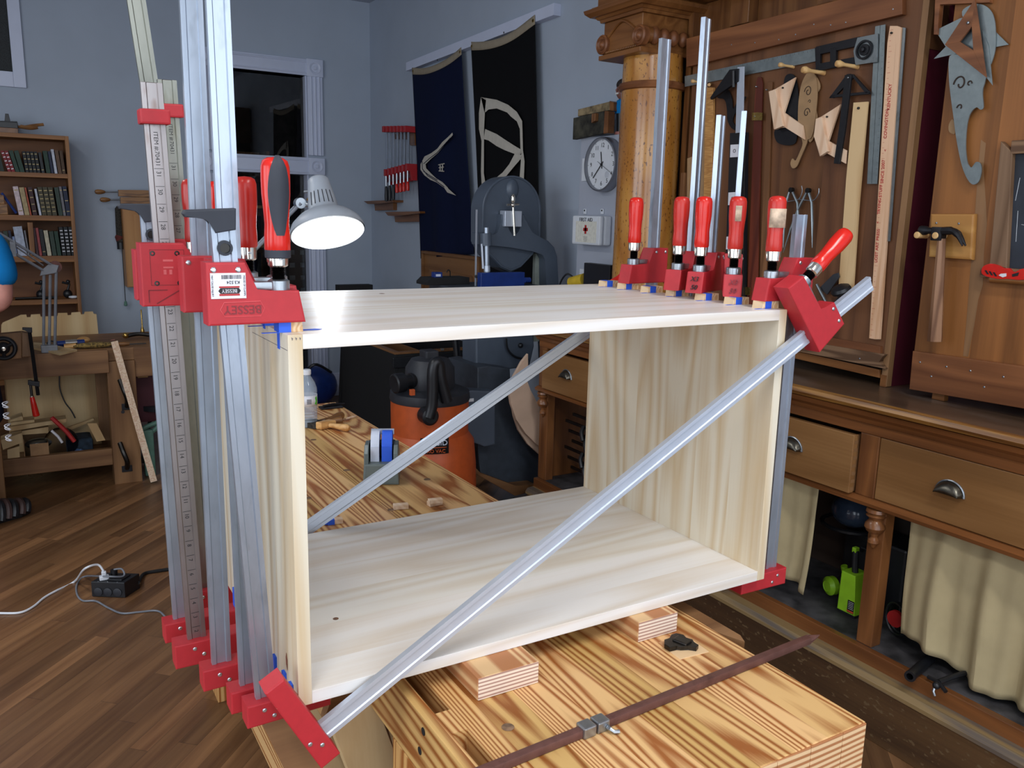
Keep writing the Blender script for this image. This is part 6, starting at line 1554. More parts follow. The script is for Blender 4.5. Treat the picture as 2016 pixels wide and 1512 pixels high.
out('tension_screw', MB().cyl(at(*z5([(1245, 380)])[0], 'y', YS - .08), at(*z5([(1262, 735)])[0], 'y', YS - .08), .007, 12), M['chrome'], bs)
q = at(*z5([(1244, 378)])[0], 'y', YS - .08); out('star_knob', MB().tube([q + V((-.036, 0, 0)), q + V((.036, 0, .004))], .006, 8).ball(q, .013), M['chrome'], bs)
out('polished_boss', MB().ball(at(*z5([(1246, 310)])[0], 'y', YS - .03), .024, (.55, .5, 1.2)), M['chrome'], bs)
g0 = at(*z5([(934, 640)])[0], 'y', YS - .08); g1 = at(*z5([(940, 1085)])[0], 'y', YS - .08)
out('guide_post', MB().cyl(g0, g1, .013, 14), M['steel'], bs); out('post_clamp', MB().cyl(at(*z5([(925, 705)])[0], 'y', YS - .075), at(*z5([(930, 850)])[0], 'y', YS - .075), .030, 16), M['saw'], bs)
g2 = at(*z5([(944, 1232)])[0], 'y', YS - .08); out('blade_guide', MB().lathe(g1, g2 - g1, [(.016, 0), (.017, .03), (.0135, .032), (.0135, .035), (.018, .037), (.019, (g2 - g1).length)], 16), M['alu'], bs)
out('guide_arm', MB().tube([g2 + V((-.07, 0, .01)), g2 + V((0, 0, .015)), g2 + V((.04, 0, .005))], .008, 8), M['nut'], bs)
out('blade', MB().box((g0.x - .045, YS - .06, 1.0), (g0.x - .042, YS - .045, c.z)), M['alu'], bs)
out('blade_shield', MB().tube([at(*z5([(880, 830)])[0], 'y', YS - .08), at(*z5([(895, 1120)])[0], 'y', YS - .08)], .006, 8), M['alu'], bs)
a = at(*z5([(1500, 940)])[0], 'y', YS + .03); b = at(*z5([(1570, 940)])[0], 'y', YS + .03)
out('guard_strip', MB().box((a.x, YS + .02, .9), (b.x, YS + .05, a.z), .002), plain('pale_green_grey', rgb(150, 158, 150), .5), bs)
out('table', MB().box((1.62, 2.58, 1.195), (2.14, 3.05, 1.225), .004), M['saw_dark'], bs)
ft = at(*z5([(850, 1175)])[0], 'y', 2.72)
out('fence', MB().box((ft.x, 2.70, 1.226), (ft.x + .26, 2.74, 1.30), .003), M['bluep'], bs); out('fence_knob', MB().cyl((ft.x + .255, 2.69, 1.26), (ft.x + .285, 2.69, 1.26), .014, 12), M['bluep'], bs)
def z6(pts): return [(560 + a / 3.2516, 620 + b / 3.2516) for a, b in pts]
out('base_cabinet', slab(z6([(1235, 335), (1300, 325), (1445, 345), (1445, 600), (1480, 700), (1540, 800), (1600, 865), (1650, 900), (1650, 1085), (1475, 1098), (1255, 1020), (1238, 850)]), 'y', 2.70, .34, .008), M['saw_dark'], bs)
out('wheel_housing', slab(z6([(1225, 150), (1225, 330), (1440, 350), (1570, 330), (1600, 200), (1590, 60), (1240, 60)]), 'y', 2.80, .16, .01), M['saw'], bs)
q = at(*z6([(1512, 195)])[0], 'y', 2.79); out('hinge_knob', MB().ball(q, .014), M['black'], bs)
out('conduit', MB().tube(spline([at(*p, 'y', 2.77) for p in z6([(1420, 150), (1430, 220), (1480, 270), (1560, 285)])]), .006, 6), M['black'], bs)
sb = out('switch_box', slab(z6([(1157, 492), (1200, 482), (1350, 490), (1350, 830), (1282, 845), (1165, 800)]), 'y', 2.60, .09, .008), M['saw'], bs)
q = at(*z6([(1193, 545)])[0], 'y', 2.60); out('switch_plate', MB().box(q + V((-.012, -.002, -.008)), q + V((.016, .001, .008))), M['white'], sb)
mb = slab(z6([(1208, 958), (1210, 1010), (1478, 1160), (1605, 1125), (1605, 1085), (1478, 1098), (1250, 1015)]), 'y', 2.62, .40, .004); out('wooden_skid', mb, M['bench2'], bs)
# curved plywood cut-offs leaning between the saw and the counter
for P, yv, lab in ((z6([(1560, 250), (1520, 300), (1465, 400), (1437, 480), (1450, 570), (1485, 670), (1545, 760), (1610, 825), (1650, 852), (1652, 640), (1618, 560), (1575, 480), (1545, 400), (1560, 320)]), 2.52, 'large round-cut birch plywood piece leaning by the counter end, front one'),
                   (z6([(1455, 560), (1470, 650), (1500, 740), (1560, 830), (1645, 905), (1650, 850), (1600, 815), (1530, 745), (1480, 660)]), 2.56, 'second round-cut plywood piece showing behind the front plywood one')):
    tag(out('plywood_piece', slab(P, 'y', yv, .018, .001), M['birch']), lab, 'plywood')
# ---------------------------------------------------------------- black tool chest with lid
kx, ky = 1.677, 3.666
t = thing('tool_chest', 'large black tool chest with brown rim standing open against the wall', 'chest', (2.0, 4.15, 0))
out('chest_wall', MB().box((kx, ky, .0), (kx + .022, 4.64, .735), .003), M['blackm'], t); out('chest_wall', MB().box((kx + .022, ky, .0), (2.33, ky + .022, .735), .003), M['blackm'], t)
out('chest_wall', MB().box((kx + .022, 4.618, .0), (2.33, 4.64, .735), .003), M['blackm'], t); out('chest_wall', MB().box((2.308, ky + .022, .0), (2.33, 4.618, .735), .003), M['blackm'], t)
out('chest_bottom', MB().box((kx + .022, ky + .022, .02), (2.308, 4.618, .04)), M['blackm'], t)
out('skirt', MB().box((kx - .02, ky - .02, .0), (2.33, ky - .0005, .20), .004), M['black'], t); out('skirt', MB().box((kx - .02, ky - .0005, .0), (kx - .0005, 4.64, .20), .004), M['black'], t)
out('dust_seal', MB().box((kx - .018, ky - .018, .655), (2.33, ky - .0005, .72), .004), M['black'], t)
mb = MB(); mb.box((kx + .0, ky + .0, .736), (kx + .04, 4.64, .75), .002); mb.box((kx + .04, ky, .736), (2.33, ky + .04, .75), .002); mb.box((kx + .04, 4.60, .736), (2.33, 4.64, .75), .002); out('rim', mb, M['chestwood'], t)
tr = out('till', MB().box((kx + .05, ky + .05, .60), (kx + .055, 4.59, .70)).box((kx + .30, ky + .05, .60), (kx + .305, 4.59, .70)).box((kx + .05, ky + .05, .595), (kx + .305, 4.59, .60)), M['chestwood'], t)
q = at(870, 688, 'y', ky - .02); out('lock_hasp', MB().box(q + V((-.01, -.006, -.008)), q + V((.012, .0, .008)), .002), M['chrome'], t)
LT = [at(a, b, 'x', 2.355) for a, b in z3([(343, 1243), (614, 1262)])]
y0, y1, zl1 = LT[1].y - .05, LT[0].y, LT[0].z
ld = out('lid', MB().box((2.345, y0, .76), (2.375, y1, zl1), .004), M['chestwood'], t)
out('lid_frame', MB().box((2.325, y0, zl1 - .02), (2.3445, y1, zl1), .002).box((2.325, y1 - .02, .76), (2.3445, y1, zl1 - .02), .002).box((2.325, y0, .76), (2.3445, y0 + .02, zl1 - .02), .002), M['chestwood'], ld)
out('raised_field', MB().box((2.338, y0 + .12, .80), (2.3448, y1 - .12, zl1 - .13), .004), M['chestwood'], ld)
q = V((2.3445, (y0 + y1) / 2 + .03, zl1 - .05)); text('· · ·', q, (0, -1, 0), (0, 0, 1), .05, M['sap'], ld, 'faint_mark', .0004)
# black tool roll / case on the saw table
p = at(868, 560, 'y', 3.0)
t = thing('tool_tray', 'black plastic tool tray with a small blue box on the bandsaw table', 'tray', (p.x, 3.0, 1.2255))
out('tray_body', MB().prism([(p.x - .13, 2.9, 1.2255), (p.x + .12, 2.9, 1.2255), (p.x + .12, 2.9, 1.262), (p.x - .105, 2.9, 1.262), (p.x - .13, 2.9, 1.24)], (0, .13, 0), .003), M['blackm'], t)
t = thing('blue_tin', 'tiny blue box standing on the black tool tray by the bandsaw', 'box', (p.x - .05, 2.95, 1.2625)); out('box_body', MB().box((p.x - .075, 2.92, 1.2625), (p.x - .03, 2.96, 1.29), .002), M['bluep'], t); out('label', MB().box((p.x - .068, 2.9192, 1.268), (p.x - .04, 2.9198, 1.280)), M['tape_white'], t)
t = thing('shackle', 'small dark steel shackle upright on the black tool tray', 'shackle', (p.x + .03, 2.95, 1.2625)); out('hoop', MB().tube([(p.x + .02 + .01 * cos(a), 2.95, 1.285 + .014 * sin(a)) for a in [pi * i / 8 for i in range(9)]][::-1] + [(p.x + .03, 2.95, 1.263)], .003, 6), M['dark_steel'], t)
# ---------------------------------------------------------------- shop vacuum
vx, vy = 1.40, 2.62
pz = lambda py, dy=0: at(845, py, 'y', vy).z
hw_ = (at(912, 840, 'y', vy).x - at(777, 840, 'y', vy).x) / 2; vx = (at(912, 840, 'y', vy).x + at(777, 840, 'y', vy).x) / 2
zr1 = at(845, 795, 'y', vy - .1).z; zl = at(845, 765, 'y', vy).z; zt3 = at(845, 735, 'y', vy).z
t = thing('shop_vacuum', 'orange drum shop vacuum with charcoal lid and black hose, beyond the bench', 'vacuum', (vx, vy, 0))
out('drum', MB().lathe((vx, vy, .06), (0, 0, 1), [(hw_ * 1.22, 0), (hw_ * 1.28, .03), (hw_ * 1.24, zr1 * .45), (hw_ * 1.18, zr1 * .62), (hw_ * 1.02, zr1 * .68), (hw_ * 1.03, zr1 - .06)], 36), M['orange'], t)
out('drum_rim', MB().lathe((vx, vy, zr1 - .002), (0, 0, 1), [(hw_ * 1.04, 0), (hw_ * 1.06, .012), (hw_ * 1.04, .045), (hw_ * .85, .06), (0, .07)], 36), M['vacgrey'], t)
out('motor_head', MB().lathe((vx, vy, zr1 + .05), (0, 0, 1), [(hw_ * .62, 0), (hw_ * .66, .03), (hw_ * .64, .11), (hw_ * .5, .15), (hw_ * .2, .165), (0, .167)], 30), M['vacgrey'], t)
out('top_handle', MB().box((vx - .04, vy - .04, zr1 + .2), (vx + .03, vy + .04, zr1 + .245), .008), M['vacgrey'], t)
d = V((-.5, -.2, 0)).normalized()
out('exhaust_port', MB().lathe((vx - .06, vy - .03, zr1 + .11), (-1, -.15, -.05), [(.035, 0), (.038, .06), (.030, .062), (.030, .10), (.046, .102), (.048, .15), (.04, .155), (0, .15)], 20), M['black'], t)
ho = [at(p[0], p[1], 'y', vy - hw_ * 1.25) for p in z6([(930, 660), (945, 560), (948, 430), (950, 330), (968, 300), (985, 340), (985, 430)])]
ho = [at(p[0], p[1], 'y', vy - hw_ * 1.15) for p in ((844, 822), (850, 800), (852, 770), (852, 735), (856, 716), (864, 716), (868, 745), (880, 790))]
out('hose', MB().tube(spline(ho, 8), .027, 12), M['black'], t)
q = at(846, 820, 'y', vy - hw_ * 1.1); out('hose_inlet', MB().lathe(q + V((0, .05, 0)), (0, -1, 0), [(.042, 0), (.042, .06), (.03, .07), (0, .07)], 22), M['black'], t)
q = at(*z6([(822, 498)])[0], 'y', vy - hw_ * .9); out('orange_latch', MB().box(q + V((-.01, 0, -.014)), q + V((.012, .02, .014)), .002), M['orange'], t)
# front decal
a = at(*z6([(850, 808)])[0], 'y', vy - hw_ * 1.3); b = at(*z6([(1030, 905)])[0], 'y', vy - hw_ * 1.3)
rdx = hw_ * 1.27
def onv(u, z, e=.002):
    """point on the drum: u = angle from the direction facing the camera"""
    base_ = atan2(CAMP.y - vy, CAMP.x - vx); u = u + u0; return V((vx + (rdx + e) * cos(base_ + u), vy + (rdx + e) * sin(base_ + u), z))
def hitdrum(px, py):
    d = CMT @ V(((px - 1008) / F, (py - 756) / F, 1.0)); ox, oy = CAMP.x - vx, CAMP.y - vy
    a_ = d.x ** 2 + d.y ** 2; b_ = 2 * (ox * d.x + oy * d.y); c_ = ox * ox + oy * oy - (rdx + .002) ** 2
    s_ = (-b_ - sqrt(b_ * b_ - 4 * a_ * c_)) / (2 * a_); return CAMP + d * s_
rdx = hw_ * 1.12
hq = hitdrum(856, 880); zc2 = hq.z; rdx = hw_ * 1.21; hq = hitdrum(856, 880); zc2 = hq.z
u0 = atan2(hq.y - vy, hq.x - vx) - atan2(CAMP.y - vy, CAMP.x - vx)
mb = MB(); mb.grid([[onv(u / 20, z) for u in range(-6, 7)] for z in (zc2 - .035, zc2 + .042)]); dc = out('decal', mb, M['blackm'], t, solid=.001)
mb = MB(); mb.grid([[onv(u / 20, z, .003) for u in range(-5, 6)] for z in (zc2 - .006, zc2 - .002)]); out('decal_stripe', mb, M['orange'], dc, solid=.001)
um = 0.0
o = onv(um, zc2 + .020, .008); nrm = V((o.x - vx, o.y - vy, 0)).normalized(); rt = V((-nrm.y, nrm.x, 0)); 
text('RIDGID', o, rt, (0, 0, 1), .036, M['tape_white'], dc, 'brand_lettering', .004)
text('PRO VAC', onv(um, zc2 - .020, .008), rt, (0, 0, 1), .024, M['orange'], dc, 'brand_lettering', .004)
for k in range(4):
    a_ = k * pi / 2 + .4; out('caster', MB().ball((vx + hw_ * cos(a_) * 1.1, vy + hw_ * sin(a_) * 1.1, .031), .031, (.6, 1, 1)), M['black'], t)
# black telescopic tube leaning behind the vacuum
a = at(888, 672, 'y', 3.2); b = at(905, 800, 'y', 3.2)
tag(out('vacuum_wand', MB().tube([a + V((0, 0, .25)), V((b.x + .05, 3.15, 0.012))], .02, 10), M['black']), 'straight black vacuum wand leaning upright between the vacuum and the bandsaw', 'tube')
# dark wooden trestle by the doorway
xs = at(672, 700, 'y', 4.9).x; xe = at(702, 700, 'y', 4.9).x
t = thing('sawhorse', 'dark wooden trestle frame standing in front of the doorway casing', 'sawhorse', ((xs + xe) / 2, 4.9, 0))
out('leg', MB().prism([(xs - .03, 4.88, 0), (xs + .03, 4.88, 0), (xs + .085, 4.88, 1.0), (xs + .03, 4.88, 1.0)], (0, .05, 0), .002), M['blackm'], t)
out('leg', MB().prism([(xe + .06, 4.88, 0), (xe + .12, 4.88, 0), (xe + .06, 4.88, 1.0), (xe + .0, 4.88, 1.0)], (0, .05, 0), .002), M['blackm'], t)
out('cross_rail', MB().box((xs + .02, 4.885, .22), (xe + .08, 4.925, .32), .002), M['cabdark'], t); out('top_rail', MB().box((xs - .02, 4.86, 1.0), (xe + .12, 4.95, 1.06), .002), M['blackm'], t)
# blue bag in the doorway
p = at(620, 745, 'y', 5.6)
t = thing('blue_bag', 'dark blue slumped bag lying by the doorway, seen past the water bottle', 'bag', (p.x, 5.6, 0))
out('bag_body', MB().ball((p.x, 5.6, .17), .17, (1.1, .7, 1.0), 20, 14), M['bluep'], t); out('strap', MB().tube(spline([(p.x - .15, 5.5, .25), (p.x - .05, 5.45, .38), (p.x + .1, 5.48, .3)]), .012, 6), M['black'], t)
# ---------------------------------------------------------------- lamp over the bench
lx, ly = at(645, 455, 'y', 1.12).x, 1.12
lt = thing('desk_lamp', 'lit grey enamel work lamp with a flared shade hanging behind the cabinet', 'lamp', (.225, 1.34, bz1))
c = at(645, 455, 'y', ly); top_ = at(630, 358, 'y', ly)
axd = (top_ - c).normalized(); axd = V((.0, .47, .88)).normalized()
R_ = (at(718, 450, 'y', ly).x - at(575, 450, 'y', ly).x) / 2 * .99
Ls = .135
prof = [(R_, -.004), (R_ * 1.0, .004), (R_ * .93, .020), (R_ * .75, .038), (R_ * .52, .050), (R_ * .42, .060), (R_ * .38, .088), (R_ * .31, .132), (R_ * .29, .148), (R_ * .24, .154), (0, .154)]
sh = out('lamp_shade', MB().lathe(c, axd, prof, 48, caps=False), M['lampgrey'], lt, ang=60)
pin = [(r * .975, h - .003) for r, h in prof[:-2]] + [(.001, .122)]
out('shade_lining', MB().lathe(c, axd, pin, 48, caps=False), M['lampwhite'], sh, ang=60)
x_, y_, z_ = MB().frame(axd)
for k in range(6):
    a = atan2(-1, -.3) + (k - 2.5) * .22
    # vent slots on the cone facing the viewer
    vd = V((CAMP.x - c.x, CAMP.y - c.y, 0)).normalized(); side = axd.cross(vd).normalized(); fw = side.cross(axd).normalized()
    an = (k - 2.5) * .30; dr = fw * cos(an) + side * sin(an)
    p0 = c + axd * .066 + dr * (R_ * .413 + .0006); p1 = c + axd * .104 + dr * (R_ * .357 + .0006)
    out('vent_slot', MB().tube([p0, p1], .0011, 5), M['ink'], sh)
bl = out('bulb', MB().ball(c + axd * .035, .028, (1, 1, 1.15)), M['bulb'], lt)
out('socket', MB().lathe(c + axd * .062, axd, [(.017, 0), (.017, .05)], 16), M['white'], lt)
q = c + axd * .122 + side * (-R_ * .31); out('switch_knob', MB().tube([q, q - side * .012], .0035, 8), M['nut'], lt)
neck = c + axd * .075 - side * 0 + V((-.04, .01, 0))
j1 = at(590, 400, 'y', 1.18); j2 = V((.235, 1.30, 1.78))
out('bracket', MB().tube([c + axd * .07, j1], .006, 8), M['nut'], lt)
out('arm_joint', MB().lathe(j1 + V((0, -.012, 0)), (0, 1, 0), [(.014, 0), (.014, .024), (0, .024)], 16), M['nut'], lt)
out('spring', MB().tube(spline([j1 + V((.02, 0, .012)), j1 + V((.035, 0, .005)), j1 + V((.05, 0, .012))]), .004, 6), M['brass'], lt)
e1 = V((.205, 1.33, 1.40))
for s in (-1, 1):
    out('upper_arm', MB().tube([j1 + V((0, s * .012, 0)), e1 + V((0, s * .012, 0))], .0045, 8), M['greyarm'], lt)
    out('lower_arm', MB().tube([e1 + V((0, s * .012, 0)), V((.2, 1.34 + s * .012, bz1 + .06))], .0045, 8), M['greyarm'], lt)
out('elbow', MB().ball(e1, .018), M['greyarm'], lt)
out('base_clamp', MB().box((.18, 1.31, bz1 + .0005), (.23, 1.37, bz1 + .07), .004), M['greyarm'], lt)
L = bpy.data.lights.new('lamp_light', 'SPOT'); L.energy = .9; L.shadow_soft_size = .035; L.spot_size = radians(150); L.spot_blend = .6; L.color = (.93, .97, 1)
lo = bpy.data.objects.new('lamp_light', L); COL.objects.link(lo); lo.location = c - axd * .004; lo.rotation_euler = axd.to_track_quat('Z', 'Y').to_euler()
# ---------------------------------------------------------------- bookcase with books
YBK = 5.65
bc = thing('bookcase', 'open golden oak bookcase full of old books against the back wall', 'bookcase', (-.45, 5.78, 0))
xr = .108; xl = -1.05; zt_b = 2.053
out('side_panel', MB().box((xr - .024, YBK, 0), (xr, 5.93, zt_b), .002), M['shelfoak_z'], bc); out('side_panel', MB().box((xl, YBK, 0), (xl + .024, 5.93, zt_b), .002), M['shelfoak_z'], bc)
out('top_board', MB().box((xl + .024, YBK, zt_b - .028), (xr - .024, 5.93, zt_b), .002), M['shelfoak'], bc)
out('back_board', MB().box((xl + .024, 5.91, .0), (xr - .024, 5.925, zt_b - .028)), M['shelfback'], bc)
def zs_(py): return at(70, py, 'y', YBK).z
SH = []
for p0, p1 in ((340, 349), (424, 434), (504, 516), (591, 600)):
    a, b = zs_(p0), zs_(p1); SH.append(a)
    out('shelf', MB().box((xl + .024, YBK + .002, b), (xr - .024, 5.91, a), .0015), M['shelfoak'], bc)
out('shelf', MB().box((xl + .024, YBK + .002, .35), (xr - .024, 5.91, .38), .0015), M['shelfoak'], bc)
BC = {'dg': (22, 38, 30), 'rd': (128, 26, 34), 'gr': (30, 58, 44), 'bk': (22, 24, 28), 'dk': (40, 44, 48), 'nv': (22, 32, 60), 'wh': (190, 194, 206), 'br': (92, 66, 44), 'b2': (74, 50, 28), 'pk': (206, 186, 190), 'tn': (168, 148, 108),
      'or': (170, 78, 52), 'mr': (58, 28, 32), 'gb': (66, 60, 40), 'lb': (120, 134, 170), 'wb': (170, 178, 196), 'gy': (112, 110, 116), 'ct': (104, 78, 50), 'rs': (150, 64, 66), 'cr': (188, 180, 156), 'g2': (46, 62, 52)}
BM = {}
def bmat(k):
    if k not in BM: BM[k] = plain('book_cover_' + k, rgb(*BC[k]), .6, var=.12, sc=40)
    return BM[k]
M['pages'] = plain('book_pages', rgb(196, 186, 160), .8); M['gold'] = plain('gold_tooling', rgb(168, 146, 88), .4, var=.2)
def book(x0, x1, zsh, h, k, lean, lab, grp, bands=0):
    px0, px1 = x0 / 6.873, x1 / 6.873
    X0 = at(px0, zsh[0], 'y', YBK + .03).x; X1 = at(px1, zsh[0], 'y', YBK + .03).x; Z = zsh[1]
    m = (X1 - X0) / max(1e-6, px1 - px0); H = h / 6.873 * m; ln = -lean / h if h else 0
    w = X1 - X0 - .0012
    a = math.atan(max(0, ln) * .9 - .0)
    t = thing('book', lab, 'book', (X1, YBK + .03, Z), grp)
    T = Matrix.Translation((X1, YBK + .03, Z + .0006)) @ Matrix.Rotation(-a, 4, 'Y')
    mb = MB(); mb.T = T; wl = w * .97
    mb.box((-wl, 0, 0), (0, .006, H), .001); mb.box((-wl, .006, 0), (-wl + .0025, .15, H)); mb.box((-.0025, .006, 0), (0, .15, H)); cv = out('cover', mb, bmat(k), t)
    mb = MB(); mb.T = T; mb.box((-wl + .0026, .0062, .003), (-.0026, .146, H - .003)); out('pages', mb, M['pages'], t)
    if bands:
        mb = MB(); mb.T = T
        for j in range(bands): z = H * (.14 + .72 * j / max(1, bands - 1)); mb.box((-wl * .86, -.0008, z), (-wl * .14, 0, z + .006))
        out('spine_bands', mb, M['sticker' if k in ('bk3', 'rd', 'bk') and bands > 4 else 'gold'], t)
    return t
R1 = (337, SH[0]); R2 = (421, SH[1]); R3 = (503, SH[2])
g1, g2, g3 = 'books on the top shelf of the bookcase', 'books on the second shelf of the bookcase', 'books on the third shelf of the bookcase'
row1 = [(2, 60, 330, 'dg', -70, 'dark green book leaning at the far edge of the top shelf', 0), (104, 152, 330, 'rd', -110, 'red book with pale spine marks on the top shelf, the more outlying of two', 5), (155, 205, 330, 'rd', -110, 'red book with pale spine marks on the top shelf, next to the leaning green books', 5),
        (208, 266, 335, 'gr', -100, 'green book leaning against its twin on the top shelf, next to the red ones', 0), (270, 336, 335, 'gr', -90, 'darker green leaning book next to the black gilt set on the top shelf', 0)] + \
       [(345 + k * 52, 392 + k * 52, 320, 'bk', -38, 'black gilt-banded book, one of a matching set of four on the top shelf', 4) for k in range(4)] + \
       [(560, 604, 310, 'dk', -38, 'thin dark grey book beside the green one on the top shelf', 1), (622, 684, 335, 'gr', -36, 'green book standing nearly upright beside a white book on the top shelf', 0), (688, 728, 330, 'nv', -36, 'navy book tucked behind the white book on the top shelf', 0),
        (735, 776, 360, 'wh', -38, 'slim white book on the top shelf', 0), (783, 836, 350, 'br', -36, 'brown book beside the slim white book on the top shelf', 0), (840, 886, 345, 'b2', -30, 'brown book with a white tag at the end of the top shelf', 1)]
for r in row1: book(r[0], r[1], R1, r[2], r[3], r[4] * .8, r[5], g1 if 'matching' in r[5] else None, r[6])
row2 = [(250, 324, 440, 'pk', -70, 'broad pinkish white book on the second shelf', 2), (330, 400, 425, 'tn', -65, 'tan book beside the pinkish white one on the second shelf', 0), (403, 428, 420, 'or', -62, 'thin orange-red spined book beside the tan one on the second shelf', 0),
        (440, 505, 430, 'mr', -60, 'dark maroon book with gold panels on the second shelf', 4), (528, 562, 400, 'wh', -55, 'thin white book next to the maroon one on the second shelf', 0)] + \
       [(566 + k * 70, 632 + k * 70, 430, 'gb', -50, 'dark book with mottled gold spine, one of three alike on the second shelf', 6) for k in range(3)] + \
       [(790, 850, 425, 'g2', -46, 'dark green book beside the mottled gold set on the second shelf', 0), (854, 892, 435, 'gy', -44, 'thin grey illustrated book beside the navy one on the second shelf', 2), (898, 958, 440, 'nv', -44, 'navy book with white stripes at the end of the second shelf', 3)]
for r in row2: book(r[0], r[1], R2, r[2], r[3], r[4] * .8, r[5], g2 if 'alike' in r[5] else None, r[6])
row3 = [(20, 88, 380, 'mr', -36, 'thick maroon book at the far edge of the third shelf', 5), (94, 155, 385, 'g2', -36, 'grey-green book behind the lamp arm on the third shelf', 0), (160, 200, 390, 'nv', -36, 'thin navy book on the third shelf next to the pale blue one', 0), (204, 240, 300, 'lb', -30, 'short pale blue book leaning by the large white one', 0),
        (245, 372, 455, 'wb', -60, 'very thick white book on the third shelf', 0), (376, 404, 390, 'gy', -40, 'thin grey book between the thick white one and the tan block', 0), (488, 530, 425, 'mr', -34, 'thin dark red book beside the wooden bookend on the third shelf', 0),
        (533, 572, 425, 'rs', -34, 'rose red book on the third shelf', 0), (576, 630, 400, 'bk', -34, 'black book with a white patch on its spine on the third shelf', 1), (640, 700, 385, 'cr', -40, 'cream book on the third shelf', 0),
        (708, 770, 370, 'g2', -34, 'dull green book beside the cream one on the third shelf', 0), (776, 832, 370, 'gr', -34, 'green book next to the black banded set on the third shelf', 0)] + \
       [(842 + k * 63, 898 + k * 63, 430, 'bk', -28, 'black book with pale bands, one of three alike at the end of the third shelf', 7) for k in range(3)]
for r in row3: book(r[0], r[1], R3, r[2], r[3], r[4] * .8, r[5], g3 if 'alike' in r[5] else None, r[6])
a = at(410 / 6.873, 503, 'y', YBK + .02); b = at(480 / 6.873, 503, 'y', YBK + .02)
tag(out('wooden_divider', MB().box((a.x, YBK + .02, SH[2] + .0005), (b.x, YBK + .2, zs_(438)), .002), M['shelfoak_z']), 'upright wooden divider block standing between books on the third shelf', 'divider')
# oddments on the second and lower shelf
a = at(8, 408, 'y', YBK + .05)
t = thing('wooden_box', 'small stacked wooden boxes at the far edge of the second bookshelf', 'box', (a.x, YBK + .07, SH[1])); out('box_body', MB().box((a.x - .05, YBK + .03, SH[1] + .0005), (a.x + .02, YBK + .12, SH[1] + .07), .003), M['toolwood2'], t); out('box_body', MB().box((a.x - .05, YBK + .03, SH[1] + .071), (a.x + .005, YBK + .12, SH[1] + .13), .003), M['toolwood2'], t)
a = at(3, 380, 'y', YBK + .06); b = at(32, 418, 'y', YBK + .06); tag(out('slate_strip', MB().tube([a, V((b.x, b.y, SH[1] + .012))], .009, 8), M['bluep']), 'dark blue-grey rod leaning beside the pinkish book on the second shelf', 'rod')
for (px, py), lab in (((80, 575), 'small black turned tool standing on the low bookshelf, nearer the blue shirt'), ((133, 575), 'small black turned tool tilted over at the end of the low bookshelf')):
    q = at(px, py, 'y', YBK + .08); q = V((q.x, q.y, SH[3]))
    t = thing('brace_bit', lab, 'tool', q); out('head', MB().ball(q + V((.0, 0, .032)), .03, (1, 1, 1.05)), M['black'], t); out('stem', MB().tube([q + V((0, 0, .05)), q + V((.015, 0, .10)), q + V((-.03, 0, .115))], .009, 8), M['black'], t); out('finial', MB().ball(q + V((.008, 0, .118)), .014), M['black'], t)
q = at(144, 577, 'y', YBK + .05); tag(out('oval_tin', MB().ball((q.x, YBK + .05, SH[3] + .011), .032, (1, .6, .33)), M['white']), 'small white oval lid lying at the end of the low bookshelf', 'lid')
q = at(75, 586, 'y', YBK + .05); tag(out('tool_bundle', MB().tube([(q.x - .14, YBK + .05, SH[3] + .010), (q.x + .12, YBK + .06, SH[3] + .010)], .009, 8), M['dark_steel']), 'dark long file lying flat along the low bookshelf', 'file')
# tools lying on top of the bookcase
z0_ = zt_b
t = thing('plow_plane', 'dark moulding plane with a tall black wedge lying on top of the bookcase', 'plane', (-.2, 5.75, z0_))
q = at(20, 258, 'y', 5.72)
out('base_board', MB().box((-.36, 5.70, z0_ + .0005), (at(36, 262, 'y', 5.72).x, 5.82, z0_ + .035), .002), M['oak'], t)
out('body', MB().box((-.36, 5.72, z0_ + .035), (at(36, 255, 'y', 5.72).x, 5.79, z0_ + .075), .003), M['black'], t)
a = at(10, 223, 'y', 5.72); b = at(19, 258, 'y', 5.72); out('wedge', MB().prism([(a.x - .01, 5.74, z0_ + .06), (a.x + .03, 5.74, z0_ + .06), (a.x + .02, 5.74, a.z), (a.x, 5.74, a.z)], (0, .03, 0), .002), M['black'], t)
P = [at(p[0], p[1], 'y', 5.74) for p in ((20, 248), (45, 250), (66, 247), (86, 245))]; out('arm', MB().tube(spline(P), .010, 8, rr=None), M['toolwood2'], t)
out('upper_rod', MB().tube([at(0, 239, 'y', 5.74), at(34, 240, 'y', 5.74)], .004, 6), M['black'], t); P = [at(p[0], p[1], 'y', 5.74) for p in ((40, 249), (60, 252), (74, 250))]; out('handle_curl', MB().tube(spline(P), .013, 8), M['toolwood2'], t)
# ---------------------------------------------------------------- honey wall cabinet, hand screw, brush and pull cord
a = at(240, 401, 'y', 5.78); b = at(372, 568, 'y', 5.78); zb_ = at(300, 565, 'y', 5.78).z
t = thing('wall_cabinet', 'small honey coloured cabinet with panelled door hung on the back wall behind the clamp bars', 'cabinet', (a.x + .23, 5.87, zb_))
x0, x1, z1_ = a.x, at(376, 401, 'y', 5.78).x, a.z
out('case', MB().box((x0, 5.79, zb_), (x1, YB - .001, z1_), .003), M['honey'], t)
dr_ = out('door', MB().box((x0 + .004, 5.775, zb_ + .004), (x1 - .004, 5.789, z1_ - .004), .002), M['honey'], t)
out('raised_panel', MB().box((x0 + .07, 5.768, zb_ + .07), (x1 - .07, 5.7745, z1_ - .07), .004), M['honey'], dr_)
t = thing('wooden_hand_screw', 'wooden hand screw clamp with two brown handles lying on the honey coloured cabinet', 'clamp', (x0 + .1, 5.85, z1_))
